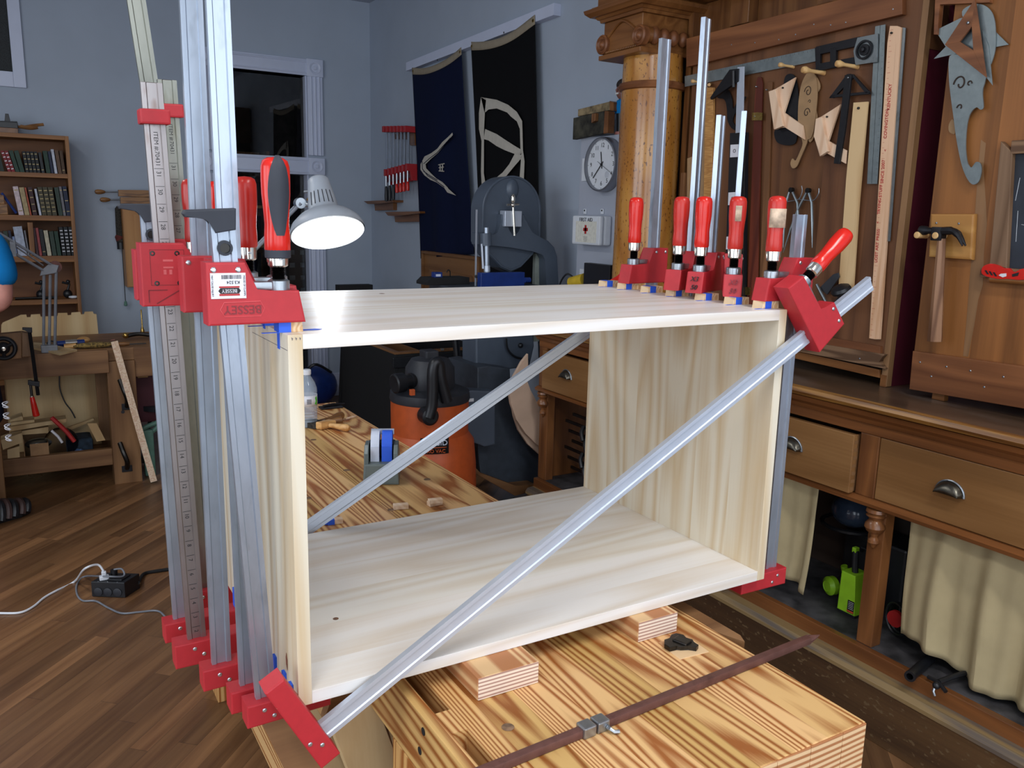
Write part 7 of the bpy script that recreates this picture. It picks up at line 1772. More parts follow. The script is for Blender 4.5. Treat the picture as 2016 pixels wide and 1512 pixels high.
for k, zz in enumerate((z1_ + .0005, z1_ + .052)):
    out('wooden_jaw', MB().prism([(x0 - .005 - .01 * k, 5.80, zz), (x0 + .33, 5.80, zz), (x0 + .33, 5.80, zz + .048), (x0 + .15, 5.80, zz + .05), (x0 - .005 - .01 * k, 5.80, zz + .046)], (0, .05, 0), .003), M['toolwood2'], t)
for zz, xo in ((z1_ + .03, .0), (z1_ + .085, -.03)):
    out('screw', MB().cyl((x0 - .08 + xo, 5.825, zz - .004), (x0 + .05, 5.825, zz), .006, 10), M['nut'], t); out('handle', MB().lathe((x0 - .07 + xo, 5.825, zz - .004), (-1, 0, -.02), [(.006, 0), (.012, .01), (.017, .03), (.018, .05), (.013, .066), (0, .072)], 16), M['toolwood2'], t)
q0 = at(232, 405, 'y', 5.9); q1 = at(238, 480, 'y', 5.9)
t = thing('bench_duster', 'dark bristled duster hanging beside the honey coloured cabinet', 'brush', q1)
mb = MB().lathe(q0, q1 - q0, [(.006, 0), (.022, .02), (.026, (q1 - q0).length * .5), (.03, (q1 - q0).length * .95), (.012, (q1 - q0).length)], 14); out('bristles', mb, M['bristle'], t, kind='stuff')
out('red_tie', MB().lathe(q1 + V((-.005, 0, .02)), (0, 0, 1), [(.026, 0), (.034, .03), (.02, .055)], 12), plain('dull_red', rgb(96, 36, 32), .7), t); out('black_cuff', MB().cyl(q1 + V((0, 0, -.04)), q1 + V((0, 0, .01)), .028, 14), M['black'], t)
q2 = at(240, 485, 'y', 5.9); q3 = at(247, 592, 'y', 5.9)
t = thing('pull_cord', 'thin dark cord with a small tassel hanging down the back wall beside the cabinet', 'cord', q3); out('cord', MB().tube([q2, q3], .003, 6), M['black'], t); out('tassel', MB().lathe(q3, (0, 0, -1), [(.004, 0), (.010, .012), (.013, .035), (.008, .04)], 12), M['greenrag'], t)
# ---------------------------------------------------------------- far workbench
YB2 = 4.13
zb1 = at(213, 691, 'y', YB2).z; zb0 = at(213, 732, 'y', YB2).z
fb = thing('far_workbench', 'brown oak workbench along the back wall with curved iron handles on its leg', 'workbench', (0, 4.45, 0))
def f_(n, m, a, b, bev=.003): return out(n, MB().box(a, b, bev), M[m], fb)
f_('bench_top', 'bench2', (-1.3, YB2 + .012, zb1 - .06), (1.05, 4.80, zb1 + .01))
f_('front_apron', 'bench2', (-1.3, YB2 - .035, zb0), (at(212, 700, 'y', YB2).x, YB2 + .012, zb1 + .01))
lx0, lx1 = at(219, 850, 'y', YB2).x, at(274, 850, 'y', YB2).x
lg = f_('leg', 'bench2_z', (lx0, YB2 - .012, 0), (lx1, YB2 + .10, zb1 - .0605))
f_('apron', 'bench2', (lx1, YB2, zb1 - .16), (1.05, YB2 + .012, zb1 + .01))
for x in (-1.25, .92): f_('leg', 'bench2_z', (x, YB2, 0), (x + .12, YB2 + .10, zb1 - .0605))
for x in (-1.25, lx0, .92): f_('leg', 'bench2_z', (x, 4.66, 0), (x + .12, 4.76, zb1 - .0605))
zs1, zs0 = at(110, 897, 'y', YB2).z, at(110, 930, 'y', YB2).z
f_('stretcher', 'bench2', (-1.13, YB2 + .02, zs0), (lx0, YB2 + .06, zs1)); f_('shelf', 'bench2', (-1.13, YB2 + .06, zs0 + .01), (lx0, 4.70, zs0 + .03)); f_('inner_stile', 'bench2_z', (at(192, 800, 'y', 4.35).x, 4.35, zs1), (at(192, 800, 'y', 4.35).x + .07, 4.37, zb0 + .02))
f_('crimson_cupboard', 'crimson', (lx1 + .01, 4.36, .30), (.92, 4.38, zb1 - .0605), 0)
for py0, py1 in ((748, 800), (872, 922)):
    a = at(236, py0, 'y', YB2 - .012); b = at(250, py1, 'y', YB2 - .012)
    out('iron_handle', MB().tube(spline([a + V((-.0, 0, 0)), a + V((.012, -.035, -.05)), b + V((.0, -.035, .05)), b]), .014, 8), M['dark_steel'], fb); out('handle_plate', MB().box(b + V((-.028, -.006, -.02)), b + V((.028, 0, .018)), .002), M['iron'], fb)
q = at(242, 811, 'y', YB2 - .0125); out('peg_hole', MB().lathe(q, (0, -1, 0), [(.010, 0), (.010, .0006), (0, .0006)], 12), M['ink'], fb)
q = at(272, 742, 'y', 4.3); tag(out('wooden_peg', MB().cyl(q + V((0, .055, 0)), q + V((.0, -.02, .002)), .006, 10).cyl(q + V((0, -.02, .002)), q + V((.05, -.03, .004)), .005, 10), M['poster']), 'small pale peg sticking out of the crimson cupboard under the far bench', 'peg')
# pale panel under the bench and cable
a = at(12, 760, 'y', 4.55).x; b = at(192, 760, 'y', 4.55).x
tag(out('pine_panel', MB().box((a, 4.55, zs0 + .031), (b, 4.57, zb1 - .07), .001), M['ply']), 'big pale pine panel standing on the shelf under the far bench', 'board')
tag(out('black_cable', MB().tube(spline([at(117, 740, 'y', 4.5), at(118, 765, 'y', 4.5), at(127, 790, 'y', 4.5), at(140, 808, 'y', 4.5), at(148, 823, 'y', 4.5)]), .004, 6), M['black']), 'black cable dangling in front of the pale panel under the far bench', 'cable')
# dovetailed board standing on the far bench
def z7(pts): return [(a / 5.815, 480 + b / 5.815) for a, b in pts]
pts = z7([(10, 1180), (15, 930), (30, 905), (240, 815), (300, 812), (308, 845), (352, 842), (355, 812), (460, 806), (465, 838), (662, 830), (664, 795), (770, 792), (775, 822), (815, 820), (820, 788), (920, 782), (926, 812), (965, 810), (970, 780), (1065, 776), (1070, 803), (1105, 806)])
W2 = [at(a, b, 'y', 4.84) for a, b in pts]; W2 += [V((W2[-1].x + .02, 4.84, .001)), V((W2[0].x, 4.84, .001))]
tag(out('dovetailed_board', MB().prism(W2, (0, .02, 0), .001), M['ply']), 'pale wide board with square dovetail cut-outs along its top edge behind the far bench', 'board')
zf = zb1 + .0105
for P, lab, m_ in (([(66, 678), (86, 679), (152, 692), (118, 700), (66, 688)], 'thin pale board lying on the far bench under the lamp foot', 'ply'),):
    mb = MB().prism([at(a, b, 'z', zf) for a, b in P], (0, 0, .012), .001); tag(out('thin_board', mb, M[m_]), lab, 'board')
q = at(140, 682, 'z', zf); t = thing('spokeshave', 'blue and silver rounded tool lying on the far bench', 'tool', q); out('body', MB().cyl(q + V((-.07, 0, .018)), q + V((.07, .02, .018)), .017, 14), M['bluep'], t); out('metal_band', MB().cyl(q + V((-.03, .003, .020)), q + V((.03, .013, .020)), .0185, 14), M['chrome'], t)
out('loop', MB().tube([q + V((-.1 + .018 * cos(a), 0, .022 + .014 * sin(a))) for a in [2 * pi * i / 14 for i in range(14)]], .004, 6, True), M['black'], t)
q = at(185, 685, 'z', zf); t = thing('shaving_heap', 'low yellowish brush-like heap of fibre on the edge of the far bench', 'brush', q)
out('fibre', MB().ball(q + V((.0, 0, .016)), .10, (1.2, .35, .17), 18, 10), plain('dry_fibre', rgb(132, 108, 58), .95, var=.4, sc=90), t, kind='stuff'); out('handle', MB().cyl(q + V((-.15, -.0, .016)), q + V((-.09, 0, .018)), .015, 12), M['toolwood'], t)
q = at(165, 676, 'z', zf); tag(out('round_mallet_head', MB().ball(q + V((0, 0, .02)), .03, (1.2, .8, .66)), M['toolwood']), 'small rounded pale block behind the blue tool on the far bench', 'block')
q = at(240, 682, 'z', zf); t = thing('far_chisel', 'brown-handled tool lying on the far bench behind the leaning yardstick', 'chisel', q); out('handle', MB().lathe(q + V((.04, 0, .014)), (-1, 0, 0), [(.010, 0), (.0135, .03), (.012, .07), (0, .08)], 12), M['toolwood2'], t); out('blade', MB().box(q + V((.04, -.008, .008)), q + V((.13, .008, .014)), .001), M['dark_steel'], t)
q = at(283, 667, 'z', zf); t = thing('dark_hand_tool', 'dark iron hand tool lying near the end of the far bench by the clamp bars', 'tool', q)
out('body', MB().tube(spline([q + V((-.1, 0, .02)), q + V((-.03, .01, .03)), q + V((.05, 0, .02)), q + V((.12, -.01, .03))]), .012, 8), M['dark_steel'], t); out('knob', MB().ball(q + V((-.1, 0, .026)), .018), M['brass'], t)
q = at(281, 660, 'z', zf); tag(out('brass_screwdriver', MB().lathe(q, (0, 0, 1), [(.011, .0005), (.012, .03), (.007, .05), (.004, .055), (.004, .16), (0, .163)], 12), M['brass']), 'thin upright brass tool standing at the back of the far bench', 'tool')
q = at(385, 700, 'y', 4.45); tag(out('paper_sheet', MB().box((at(379, 700, 'y', 4.1).x, 4.10, at(380, 760, 'y', 4.1).z), (at(400, 700, 'y', 4.1).x, 4.102, at(380, 657, 'y', 4.1).z)), M['sticker']), 'white printed sheet hanging off the far bench between the clamp bars', 'paper')
mb = MB()
for k in range(16):
    z = at(385, 676 + k * 4.8, 'y', 4.099).z; mb.box((at(383 + k * .4, 676, 'y', 4.099).x, 4.0985, z), (at(394, 676, 'y', 4.099).x, 4.0995, z + .003))
tag(out('printed_lines', mb, M['inkgrey'], [o for o in bpy.data.objects if o.name.startswith('paper_sheet')][0], kind='stuff'))
# articulated lamp arm
t = thing('articulated_lamp', 'grey jointed lamp arm rising from the far bench in front of the bookcase', 'lamp', at(95, 690, 'z', zf))
bq = at(97, 686, 'z', zf + .02); eq = at(98, 530, 'y', bq.y); fq = at(-60, 435, 'y', bq.y - .1)
out('base', MB().box(bq + V((-.04, -.03, -.02)), bq + V((.04, .03, .02)), .004), M['greyarm'], t)
for dx in (-.03, .0, .03): out('lower_arm', MB().tube([bq + V((dx * .9, 0, .0)), eq + V((dx, 0, -.01 if dx > 0 else -.03))], .0075, 8), M['greyarm'], t)
for dz in (.03, -.03): out('upper_arm', MB().tube([eq + V((.02 if dz > 0 else -.02, 0, dz * .5)), fq + V((0, 0, dz))], .0075, 8), M['greyarm'], t)
out('elbow_plate', MB().prism([eq + V(p) for p in ((-.05, -.01, -.035), (.03, -.01, -.02), (.045, -.01, .02), (.0, -.01, .03), (-.04, -.01, -.005))], (0, .02, 0), .003), M['greyarm'], t); out('elbow_disc', MB().lathe(eq + V((.028, .005, .012)), (0, 1, 0), [(.032, 0), (.032, .014), (0, .016)], 18), M['redwood'], t)
out('spring', MB().tube([eq + V((-.03, -.004, .02)), eq.lerp(fq, .45) + V((0, -.004, .012))], .004, 6), M['nut'], t); q = eq.lerp(fq, .48); out('arm_link', MB().box(q + V((-.012, -.008, -.05)), q + V((.014, .008, .035)), .002), M['greyarm'], t)
out('shade', MB().lathe(fq + V((-.02, 0, .02)), (.2, 0, -1), [(.03, 0), (.035, .06), (.09, .13), (.092, .15)], 26, caps=False), M['greyarm'], t, solid=.002)
# vise with hand wheel and chop
q = at(5, 686, 'y', 3.95)
t = thing('leg_vise', 'wooden vise chop with a black spoked hand wheel at the front of the far bench', 'vise', (q.x, 4.0, 0))
out('chop', MB().prism([at(p[0], p[1], 'y', 3.98) for p in z7([(0, 1035), (245, 1012), (248, 1310), (110, 1325), (0, 1325)])] , (0, .06, 0), .003), M['bench2_z'], t)
out('side_block', MB().prism([at(p[0], p[1], 'y', 4.00) for p in z7([(248, 1010), (350, 1030), (360, 1290), (250, 1300)])], (0, .06, 0), .003), M['sap'], t)
out('chop_leg', MB().box((q.x - .2, 4.0, 0), (q.x - .05, 4.05, at(0, 720, 'y', 4.0).z), .004), M['bench2_z'], t)
wc = at(7, 686, 'y', 3.95); rw = (at(30, 686, 'y', 3.95).x - wc.x)
wh = out('wheel_rim', MB().tube([wc + V((rw * cos(a), 0, rw * sin(a))) for a in [2 * pi * i / 36 for i in range(36)]], .011, 10, True), M['iron'], t)
for k in range(3): a = k * 2 * pi / 3 + .5; out('spoke', MB().tube([wc, wc + V((rw * cos(a), 0, rw * sin(a)))], .009, 8), M['iron'], t)
out('hub', MB().lathe(wc + V((0, .03, 0)), (0, -1, 0), [(.03, 0), (.03, .03), (.018, .04), (.012, .042), (.012, .05), (0, .05)], 20), M['iron'], t); out('hub_nut', MB().lathe(wc + V((0, -.018, 0)), (0, -1, 0), [(.012, 0), (.01, .006), (0, .007)], 14), M['chrome'], t)
# black F clamp with red handle
a = at(58, 652, 'y', 3.96); b = at(75, 778, 'y', 3.96)
t = thing('screw_clamp', 'black bar clamp with a short red handle gripping the vise chop of the far bench', 'clamp', b)
out('bar', MB().tube([a, b], .009, 4), M['iron'], t); out('fixed_arm', MB().prism([at(p[0], p[1], 'y', 3.945) for p in z7([(258, 962), (368, 965), (370, 1018), (330, 1022), (310, 1000), (255, 985)])], (0, .03, 0), .003), M['iron'], t)
out('sliding_arm', MB().prism([at(p[0], p[1], 'y', 3.945) for p in ((55, 750), (78, 752), (78, 762), (55, 758))], (0, .03, 0), .003), M['iron'], t)
s0_ = at(59, 748, 'y', 3.96); s1_ = at(63, 782, 'y', 3.96); out('spindle', MB().cyl(s0_, s1_, .007, 10), M['dark_steel'], t); out('handle', MB().lathe(s1_, at(70, 812, 'y', 3.96) - s1_, [(.008, -.004), (.011, 0), (.014, .04), (.017, .10), (.014, .105), (0, .106)], 14), M['handle'], t)
out('collar', MB().cyl(s1_ + V((0, 0, .008)), s1_ + V((0, 0, -.004)), .010, 12), M['chrome'], t)
# yardstick leaning on the far bench
a = at(225, 672, 'y', 4.08); b = at(303, 948, 'z', .012)
t = thing('yardstick', 'pale red-printed yardstick leaning from the floor against the far bench', 'ruler', b)
d = (a - b); L = d.length; d.normalize(); n_ = V((0, -1, 0)); n_ = (n_ - d * n_.dot(d)).normalized(); w_ = d.cross(n_)
T = Matrix(((w_.x, n_.x, d.x, b.x), (w_.y, n_.y, d.y, b.y), (w_.z, n_.z, d.z, b.z), (0, 0, 0, 1)))
mb = MB(); mb.T = T; mb.box((-.018, -.003, 0), (.018, .003, L), .0006); st = out('stick', mb, M['maple_block'], t)
mb = MB(); mb.T = T
for k in range(34): mb.box((-.016, .0031, .02 + k * .0254), (-.016 + (.012 if k % 3 else .022), .0034, .0215 + k * .0254))
out('graduations', mb, plain('faint_red', rgb(196, 120, 112), .7), st, kind='stuff')
# shelf contents under the far bench
zsf = zs0 + .0305
def shp(P, yv, th): return slab(P, 'y', yv, th, .001)
def z8(pts): return [(a / 4.2, 700 + b / 4.2) for a, b in pts]
for P, yv, lab in ((z8([(85, 535), (180, 500), (190, 515), (190, 560), (90, 580)]), 4.30, 'short pale offcut on the highest pile at the side of the bench shelf'), (z8([(90, 555), (285, 530), (285, 560), (90, 590)]), 4.27, 'short pale batten just below the topmost offcut on the bench shelf'),
                   (z8([(80, 590), (548, 522), (548, 550), (80, 630)]), 4.24, 'long pale batten lying across the pile on the bench shelf'), (z8([(80, 640), (400, 590), (400, 640), (80, 665)]), 4.26, 'brown flat board under the long batten on the bench shelf'),
                   (z8([(5, 700), (180, 640), (185, 720), (25, 780)]), 4.17, 'pale thick block end facing the room on the bench shelf'), (z8([(60, 780), (160, 750), (165, 860), (65, 880)]), 4.18, 'small square wooden offcut standing on the bench shelf beside the carton')):
    tag(out('offcut_board', shp(P, yv, .10), M['ply']), lab, 'board')
t = thing('cardboard_carton', 'open brown cardboard carton on the shelf under the far bench', 'carton', at(76, 900, 'y', 4.2)); a = at(*z8([(245, 735)])[0], 'y', 4.18); b = at(*z8([(410, 840)])[0], 'y', 4.18)
for bx in (((a.x, 4.18, zsf), (b.x, 4.184, a.z)), ((a.x - .03, 4.184, zsf), (a.x - .026, 4.40, a.z + .03)), ((b.x - .004, 4.184, zsf), (b.x, 4.40, a.z)), ((a.x - .03, 4.396, zsf), (b.x, 4.40, a.z + .02)), ((a.x - .03, 4.184, zsf), (b.x, 4.396, zsf + .004))): out('carton_wall', MB().box(*bx), M['card'], t)
out('contents', MB().ball(((a.x + b.x) / 2, 4.27, a.z - .02), .07, (1, .9, .4)), M['old_steel'], t)
q = at(120, 868, 'y', 4.25)
t = thing('plastic_bag', 'clear zip bag with a red seal strip slumped on the bench shelf', 'bag', q)
out('bag_film', MB().ball(q + V((0, 0, -.01)), .10, (.9, .7, .9), 16, 10), M['vinyl'], t); out('red_zip', MB().tube([at(p[0], p[1], 'y', 4.17) for p in z8([(425, 512), (500, 580), (560, 640), (615, 710)])], .012, 6), M['trayred'], t); out('white_strip', MB().tube([at(p[0], p[1], 'y', 4.165) for p in z8([(425, 620), (480, 670), (515, 720)])], .007, 6), M['sticker'], t)
q = at(*z8([(560, 780)])[0], 'y', 4.2); t = thing('crumpled_rag', 'crumpled light blue cloth on the shelf under the far bench', 'cloth', q)
mb = MB(); r3 = random.Random(4)
P = []
for i in range(9):
    row = []
    for j in range(15):
        u, v = j / 14, i / 8; row.append((q.x - .15 + .34 * u, 4.16 + .16 * v, zsf + .006 + .055 * sin(pi * u) ** .6 * sin(pi * min(1, .15 + v * .8)) * (.7 + .3 * sin(9 * u + 5 * v)) + r3.uniform(-.008, .010) * (0 < i < 8)))
    P.append(row)
mb.grid(P); out('cloth', mb, M['bluerag'], t, solid=.003)
a = at(*z8([(560, 600)])[0], 'y', 4.35); b = at(*z8([(870, 700)])[0], 'y', 4.2)
t = thing('drawer_box', 'shallow pale wooden tray holding dark folded cloths on the bench shelf', 'tray', (a.x + .15, 4.3, zsf))
out('tray_side', shp(z8([(520, 610), (770, 520), (780, 535), (560, 625)]), 4.44, .02), M['ply'], t); out('tray_side', shp(z8([(720, 560), (800, 560), (872, 700), (800, 712)]), 4.22, .02), M['ply'], t); out('folded_cloth', MB().box((a.x - .02, 4.25, zsf + .03), (b.x - .06, 4.42, zsf + .12), .02), plain('dark_teal_cloth', rgb(34, 48, 62), .9, var=.3), t); out('black_tray', MB().box((a.x - .0, 4.17, zsf), (b.x + .03, 4.24, zsf + .05), .006), M['black'], t)
# stool disc, green tool and orange bit behind the leaning yardstick
q = at(305, 800, 'y', 4.5)
t = thing('round_stool', 'low round stool with a dark padded seat under the end of the far bench', 'stool', (q.x + .05, 4.45, 0)); zq = at(310, 795, 'y', 4.4).z
out('seat', MB().cyl((q.x + .06, 4.45, zq - .03), (q.x + .06, 4.45, zq), .17, 36), M['vacgrey'], t)
for k in range(3): a_ = k * 2 * pi / 3 + .9; out('leg', MB().tube([(q.x + .06 + .08 * cos(a_), 4.45 + .08 * sin(a_), zq - .03), (q.x + .06 + .16 * cos(a_), 4.45 + .16 * sin(a_), .012)], .012, 8), M['dark_steel'], t)
q = at(283, 840, 'y', 4.22); t = thing('green_hand_plane', 'faded green cast tool standing on the floor behind the leaning yardstick', 'tool', (q.x, 4.22, 0))
out('body', MB().box((q.x - .01, 4.2, .0005), (q.x + .05, 4.25, q.z - .02), .01), M['greenrag'], t); out('curved_arm', MB().tube(spline([(q.x - .03, 4.22, .28), (q.x + .02, 4.22, q.z), (q.x + .08, 4.22, q.z + .02), (q.x + .11, 4.22, q.z + .05), (q.x + .08, 4.22, .30), (q.x + .02, 4.22, .25)]), .014, 8), M['greenrag'], t)
q = at(292, 903, 'z', .012); tag(out('orange_marker', MB().cyl(q + V((-.04, 0, 0)), q + V((.04, .02, 0)), .010, 12), M['orange']), 'small orange cylinder lying on the floor behind the leaning yardstick', 'marker')
# ---------------------------------------------------------------- power box and cables on the floor
def z9(p): return (p[0] / 3, 900 + p[1] / 3)
a = at(*z9((545, 825)), 'z', 0); b = at(*z9((740, 832)), 'z', 0); c_ = at(*z9((828, 775)), 'z', 0)
d1 = (b - a); d2 = (c_ - b)
hh = at(*z9((540, 735)), 'y', a.y).z
t = thing('power_box', 'black multi-outlet power box on the wooden floor with plugs in its top', 'power box', (a + b) / 2)
bd = out('box_body', MB().prism([a + V((0, 0, .0005)), b + V((0, 0, .0005)), b + d2 + V((0, 0, .0005)), a + d2 + V((0, 0, .0005))], (0, 0, hh), .003), M['black'], t)
nr = d1.normalized().cross(V((0, 0, 1))); 
for k in range(3):
    q = a + d1 * (.2 + .29 * k) + V((0, 0, hh * .36)); out('socket', MB().lathe(q + nr * .0004, nr, [(.017, 0), (.0175, .003), (.015, .004), (0, .004)], 20), M['vacgrey'], bd)
for k in range(3): out('screw', MB().lathe(a + d1 * (.2 + .29 * k) + d2 * .03 + V((0, 0, hh + .0008)), (0, 0, 1), [(.003, 0), (.002, .001), (0, .001)], 8), M['nut'], bd)
out('flip_lid', MB().prism([a + d1 * .42 + d2 * .15 + V((0, 0, hh + .0006)), a + d1 * .85 + d2 * .15 + V((0, 0, hh + .0006)), a + d1 * .85 + d2 * .75 + V((0, 0, hh + .0006)), a + d1 * .42 + d2 * .75 + V((0, 0, hh + .0006))], (0, 0, .006), .002), M['black'], bd)
q = a + d1 * .28 + d2 * .25 + V((0, 0, hh + .001))
t = thing('white_cord', 'white extension cord with plug running from the black power box over the floor', 'cord', q)
out('plug', MB().box(q + V((-.018, -.012, 0)), q + V((.018, .012, .018)), .004).box(q + V((-.009, -.008, .018)), q + V((.009, .008, .036)), .003), M['white'], t)
P = [q + V((0, 0, .036)), q + V((-.02, .01, .065)), q + V((-.07, .0, .06))] + [at(*z9(p), 'z', .005) for p in ((440, 735), (330, 790), (260, 830), (200, 880), (130, 915), (40, 922), (-150, 915))]
out('cable', MB().tube(spline(P), .0045, 8), M['white'], t)
q2 = a + d1 * .42 + d2 * .6 + V((0, 0, hh + .001))
t = thing('grey_cord', 'grey cord with black plug curling from the power box towards the clamps', 'cord', q2)
out('plug', MB().cyl(q2, q2 + V((0, 0, .03)), .014, 14), M['black'], t)
P = [q2 + V((0, 0, .03)), q2 + V((.03, -.01, .03)), q2 + V((.03, -.04, .01)), q2 + V((-.04, -.03, .02))] + [at(*z9(p), 'z', .005) for p in ((500, 705), (455, 750), (455, 810), (490, 848), (565, 850), (640, 890), (720, 922), (820, 915), (930, 908), (985, 950), (1060, 1000))]
out('cable', MB().tube(spline(P), .0038, 8), M['greyarm'], t)
P = [b + d2 * .9 + V((.0, .0, .03))] + [at(*z9(p), 'z', .008) for p in ((850, 690), (930, 672), (1040, 655), (1200, 620), (1300, 600))]
tag(out('braided_cord', MB().tube(spline(P), .0075, 10), M['blackm']), 'thick black braided cord leading from the power box behind the clamp bars', 'cord')
# ---------------------------------------------------------------- person at the far bench
def skin(name, nodes, edges, mat, parent, sub=2, **k):
    """nodes {key:(x,y,z,r[,r2])}, one skinned surface"""
    ks = list(nodes); me = bpy.data.meshes.new(name)
    me.from_pydata([nodes[i][:3] for i in ks], [(ks.index(a), ks.index(b)) for a, b in edges], [])
    o = bpy.data.objects.new(name, me); COL.objects.link(o)
    md = o.modifiers.new('skin', 'SKIN'); md.use_smooth_shade = True
    lay = me.skin_vertices if len(me.skin_vertices) else None
    if lay is None:
        bm = bmesh.new(); bm.from_mesh(me); bm.verts.layers.skin.verify(); bm.to_mesh(me); bm.free()
    for i, kx_ in enumerate(ks):
        r = nodes[kx_][3]; r2 = nodes[kx_][4] if len(nodes[kx_]) > 4 else r
        me.skin_vertices[0].data[i].radius = (r, r2); me.skin_vertices[0].data[i].use_root = (i == 0)
    sb = o.modifiers.new('sub', 'SUBSURF'); sb.levels = sub; sb.render_levels = sub
    dg = bpy.context.evaluated_depsgraph_get(); m2 = bpy.data.meshes.new_from_object(o.evaluated_get(dg)); m2.name = name
    bpy.data.objects.remove(o)
    m2.materials.clear(); m2.materials.append(mat)
    for p in m2.polygons: p.use_smooth = True; p.material_index = 0
    ob = bpy.data.objects.new(name, m2); COL.objects.link(ob)
    if parent is not None: ob.parent = parent; ob.matrix_parent_inverse = WM[parent.name].inverted()
    WM[ob.name] = Matrix.Identity(4)
    return ob
px_, py_ = -.60, 3.60
fR = at(12, 1000, 'z', .06)
el = at(26, 598, 'y', 3.60); shd = at(-12, 490, 'y', 3.60)
per = thing('person', 'person in a bright blue t-shirt, dark shorts and sandals standing at the far bench', 'person', (px_, py_, 0))
N = {'pel': (px_, py_, .98, .145, .11), 'wst': (px_, py_, 1.12, .135, .10), 'ch': (px_, py_ + .01, 1.34, .15, .11), 'nb': (px_, py_ + .02, 1.49, .06), 'nk': (px_, py_ + .04, 1.555, .052), 'hd': (px_ - .01, py_ + .07, 1.66, .085, .092), 'ht': (px_ - .01, py_ + .075, 1.75, .065, .075),
     'sR': (shd.x, py_, 1.44, .062), 'eR': (el.x - .035, el.y - .01, el.z + .01, .048), 'fR': (el.x - .13, el.y + .07, el.z - .03, .042), 'wR': (el.x - .24, el.y + .17, el.z - .02, .030), 'pR': (el.x - .30, el.y + .225, el.z - .015, .036, .02),
     'sL': (px_ - .20, py_, 1.44, .062), 'eL': (px_ - .28, py_ + .05, 1.16, .047), 'fL': (px_ - .22, py_ + .18, 1.10, .041), 'wL': (px_ - .13, py_ + .28, 1.08, .029), 'pL': (px_ - .09, py_ + .35, 1.07, .036, .02),
     'hR': (px_ + .09, py_, .90, .095), 'kR': (px_ + .12, py_ + .03, .50, .062), 'cR': (px_ + .115, py_ + .01, .34, .056), 'aR': (fR.x - .085, fR.y - .05, .10, .038), 'oR': (fR.x + .03, fR.y + .02, .045, .045, .032), 'tR': (fR.x + .11, fR.y + .08, .035, .036, .022),
     'hL': (px_ - .09, py_, .90, .095), 'kL': (px_ - .10, py_ + .05, .50, .062), 'cL': (px_ - .10, py_ + .03, .34, .056), 'aL': (px_ - .10, py_ + .02, .10, .038), 'oL': (px_ - .10, py_ + .11, .045, .045, .032), 'tL': (px_ - .10, py_ + .19, .035, .036, .022)}
Eg = [('pel', 'wst'), ('wst', 'ch'), ('ch', 'nb'), ('nb', 'nk'), ('nk', 'hd'), ('hd', 'ht'), ('ch', 'sR'), ('sR', 'eR'), ('eR', 'fR'), ('fR', 'wR'), ('wR', 'pR'), ('ch', 'sL'), ('sL', 'eL'), ('eL', 'fL'), ('fL', 'wL'), ('wL', 'pL'),
      ('pel', 'hR'), ('hR', 'kR'), ('kR', 'cR'), ('cR', 'aR'), ('aR', 'oR'), ('oR', 'tR'), ('pel', 'hL'), ('hL', 'kL'), ('kL', 'cL'), ('cL', 'aL'), ('aL', 'oL'), ('oL', 'tL')]
body = skin('body', N, Eg, M['skin'], per)
for s, nm in (('R', 'fingers'), ('L', 'fingers')):
    w, p_ = V(N['w' + s][:3]), V(N['p' + s][:3]); d = (p_ - w).normalized(); sd = d.cross(V((0, 0, 1))).normalized(); 
    for k in range(4):
        o = p_ + d * .02 + sd * (-.027 + k * .018); l = (.062, .072, .068, .054)[k]
        nd = {'a': (*o, .0095), 'b': (*(o + d * l * .5 + V((0, 0, -.006))), .0085), 'c': (*(o + d * l * .85 + V((0, 0, -.03))), .0075)}
        skin('finger', nd, [('a', 'b'), ('b', 'c')], M['skin'], per, 1)
    o = w + d * .03 - sd * .03; skin('thumb', {'a': (*o, .012), 'b': (*(o + d * .03 - sd * .02), .0105), 'c': (*(o + d * .055 - sd * .022 + V((0, 0, -.012))), .009)}, [('a', 'b'), ('b', 'c')], M['skin'], per, 1)
sh2 = {k: N[k] for k in ('pel', 'wst', 'ch', 'nb', 'sR', 'sL')}
sh2 = {'wst': (px_, py_, 1.10, .185, .15), 'bot': (px_, py_, .90, .195, .16), 'ch': (px_, py_ + .01, 1.33, .195, .155), 'nb': (px_, py_ + .015, 1.485, .075), 'sR': (shd.x, py_, 1.435, .082), 'eR': (el.x - .028, el.y - .008, el.z + .07, .074), 'sL': (px_ - .20, py_, 1.435, .08), 'eL': (px_ - .255, py_ + .035, 1.24, .07)}
skin('tshirt', sh2, [('wst', 'bot'), ('wst', 'ch'), ('ch', 'nb'), ('ch', 'sR'), ('sR', 'eR'), ('ch', 'sL'), ('sL', 'eL')], M['blueshirt'], per)
so = {'pel': (px_, py_, .95, .18, .145), 'hR': (px_ + .095, py_, .82, .115), 'kR': (px_ + .125, py_ + .02, .50, .105), 'hL': (px_ - .095, py_, .82, .115), 'kL': (px_ - .11, py_ + .03, .50, .10)}
sho = skin('shorts', so, [('pel', 'hR'), ('hR', 'kR'), ('pel', 'hL'), ('hL', 'kL')], M['navyshort'], per)
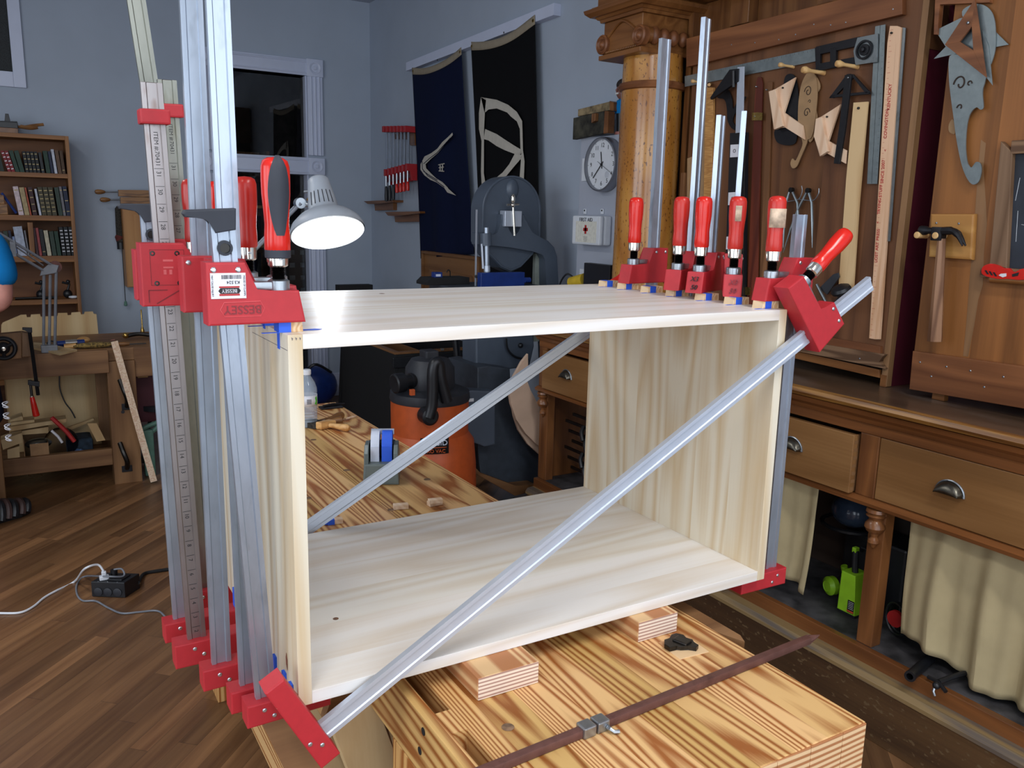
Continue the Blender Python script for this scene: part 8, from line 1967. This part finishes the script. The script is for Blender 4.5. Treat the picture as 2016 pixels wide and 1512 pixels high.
for k in range(4):
    z = .64 - k * .055; q = at(3, 776 + k * 22, 'y', py_ - .02); mb = MB()
    c_ = V((px_ + .22, py_ - .04, z)); mb.tube([c_ + V((.012 * sin(a * 2), -.02 * 0 + .024 * cos(a) - .0, .014 * sin(a))) for a in [2 * pi * i / 16 for i in range(16)]], .003, 5, True); out('white_print', mb, M['sticker'], sho)
out('hair', MB().ball((px_ - .01, py_ + .055, 1.735), .098, (.95, 1.0, .85)), M['hair'], per)
out('nose', MB().ball((px_ - .01, py_ + .175, 1.66), .016, (.8, 1, 1.2)), M['skin'], per)
for s in (-1, 1):
    out('ear', MB().ball((px_ - .01 + s * .088, py_ + .07, 1.665), .022, (.4, .8, 1.3)), M['skin'], per); out('eye', MB().ball((px_ - .01 + s * .032, py_ + .15, 1.685), .011), M['teeth'], per)
out('mouth', MB().box((px_ - .035, py_ + .155, 1.615), (px_ + .015, py_ + .16, 1.62), .002), plain('lip', rgb(150, 80, 76), .5), per)
for s in ('R', 'L'):
    A_, O_, T_2 = V(N['a' + s][:3]), V(N['o' + s][:3]), V(N['t' + s][:3]); d = (T_2 - A_); d.z = 0; d.normalize(); sd = V((-d.y, d.x, 0))
    h0 = V((A_.x, A_.y, 0)) - d * .05; 
    ol = [h0 + sd * .032, h0 - sd * .032, h0 + d * .10 - sd * .04, h0 + d * .20 - sd * .05, h0 + d * .26 - sd * .03, h0 + d * .275, h0 + d * .26 + sd * .035, h0 + d * .18 + sd * .048, h0 + d * .1 + sd * .038]
    sa = out('sandal', MB().prism([p + V((0, 0, .001)) for p in ol], (0, 0, .028), .004), M['black'], per)
    tp_ = [p for p in ol]; cen = sum(tp_, V((0, 0, 0))) / len(tp_)
    for k, (u, r_) in enumerate(((.02, .060), (.055, .06), (.09, .056), (.125, .054), (.16, .052), (.20, .05), (.235, .04))):
        c_ = h0 + d * u; hgt = (.10, .10, .086, .076, .066, .056, .046)[k]
        out('strap', MB().tube([c_ + sd * (r_ * cos(a)) + V((0, 0, .02 + (hgt) * sin(a))) + d * (.02 * sin(a)) for a in [pi * i / 10 for i in range(11)]], .018, 8), M['brownleather'] if k % 2 else M['black'], sa)
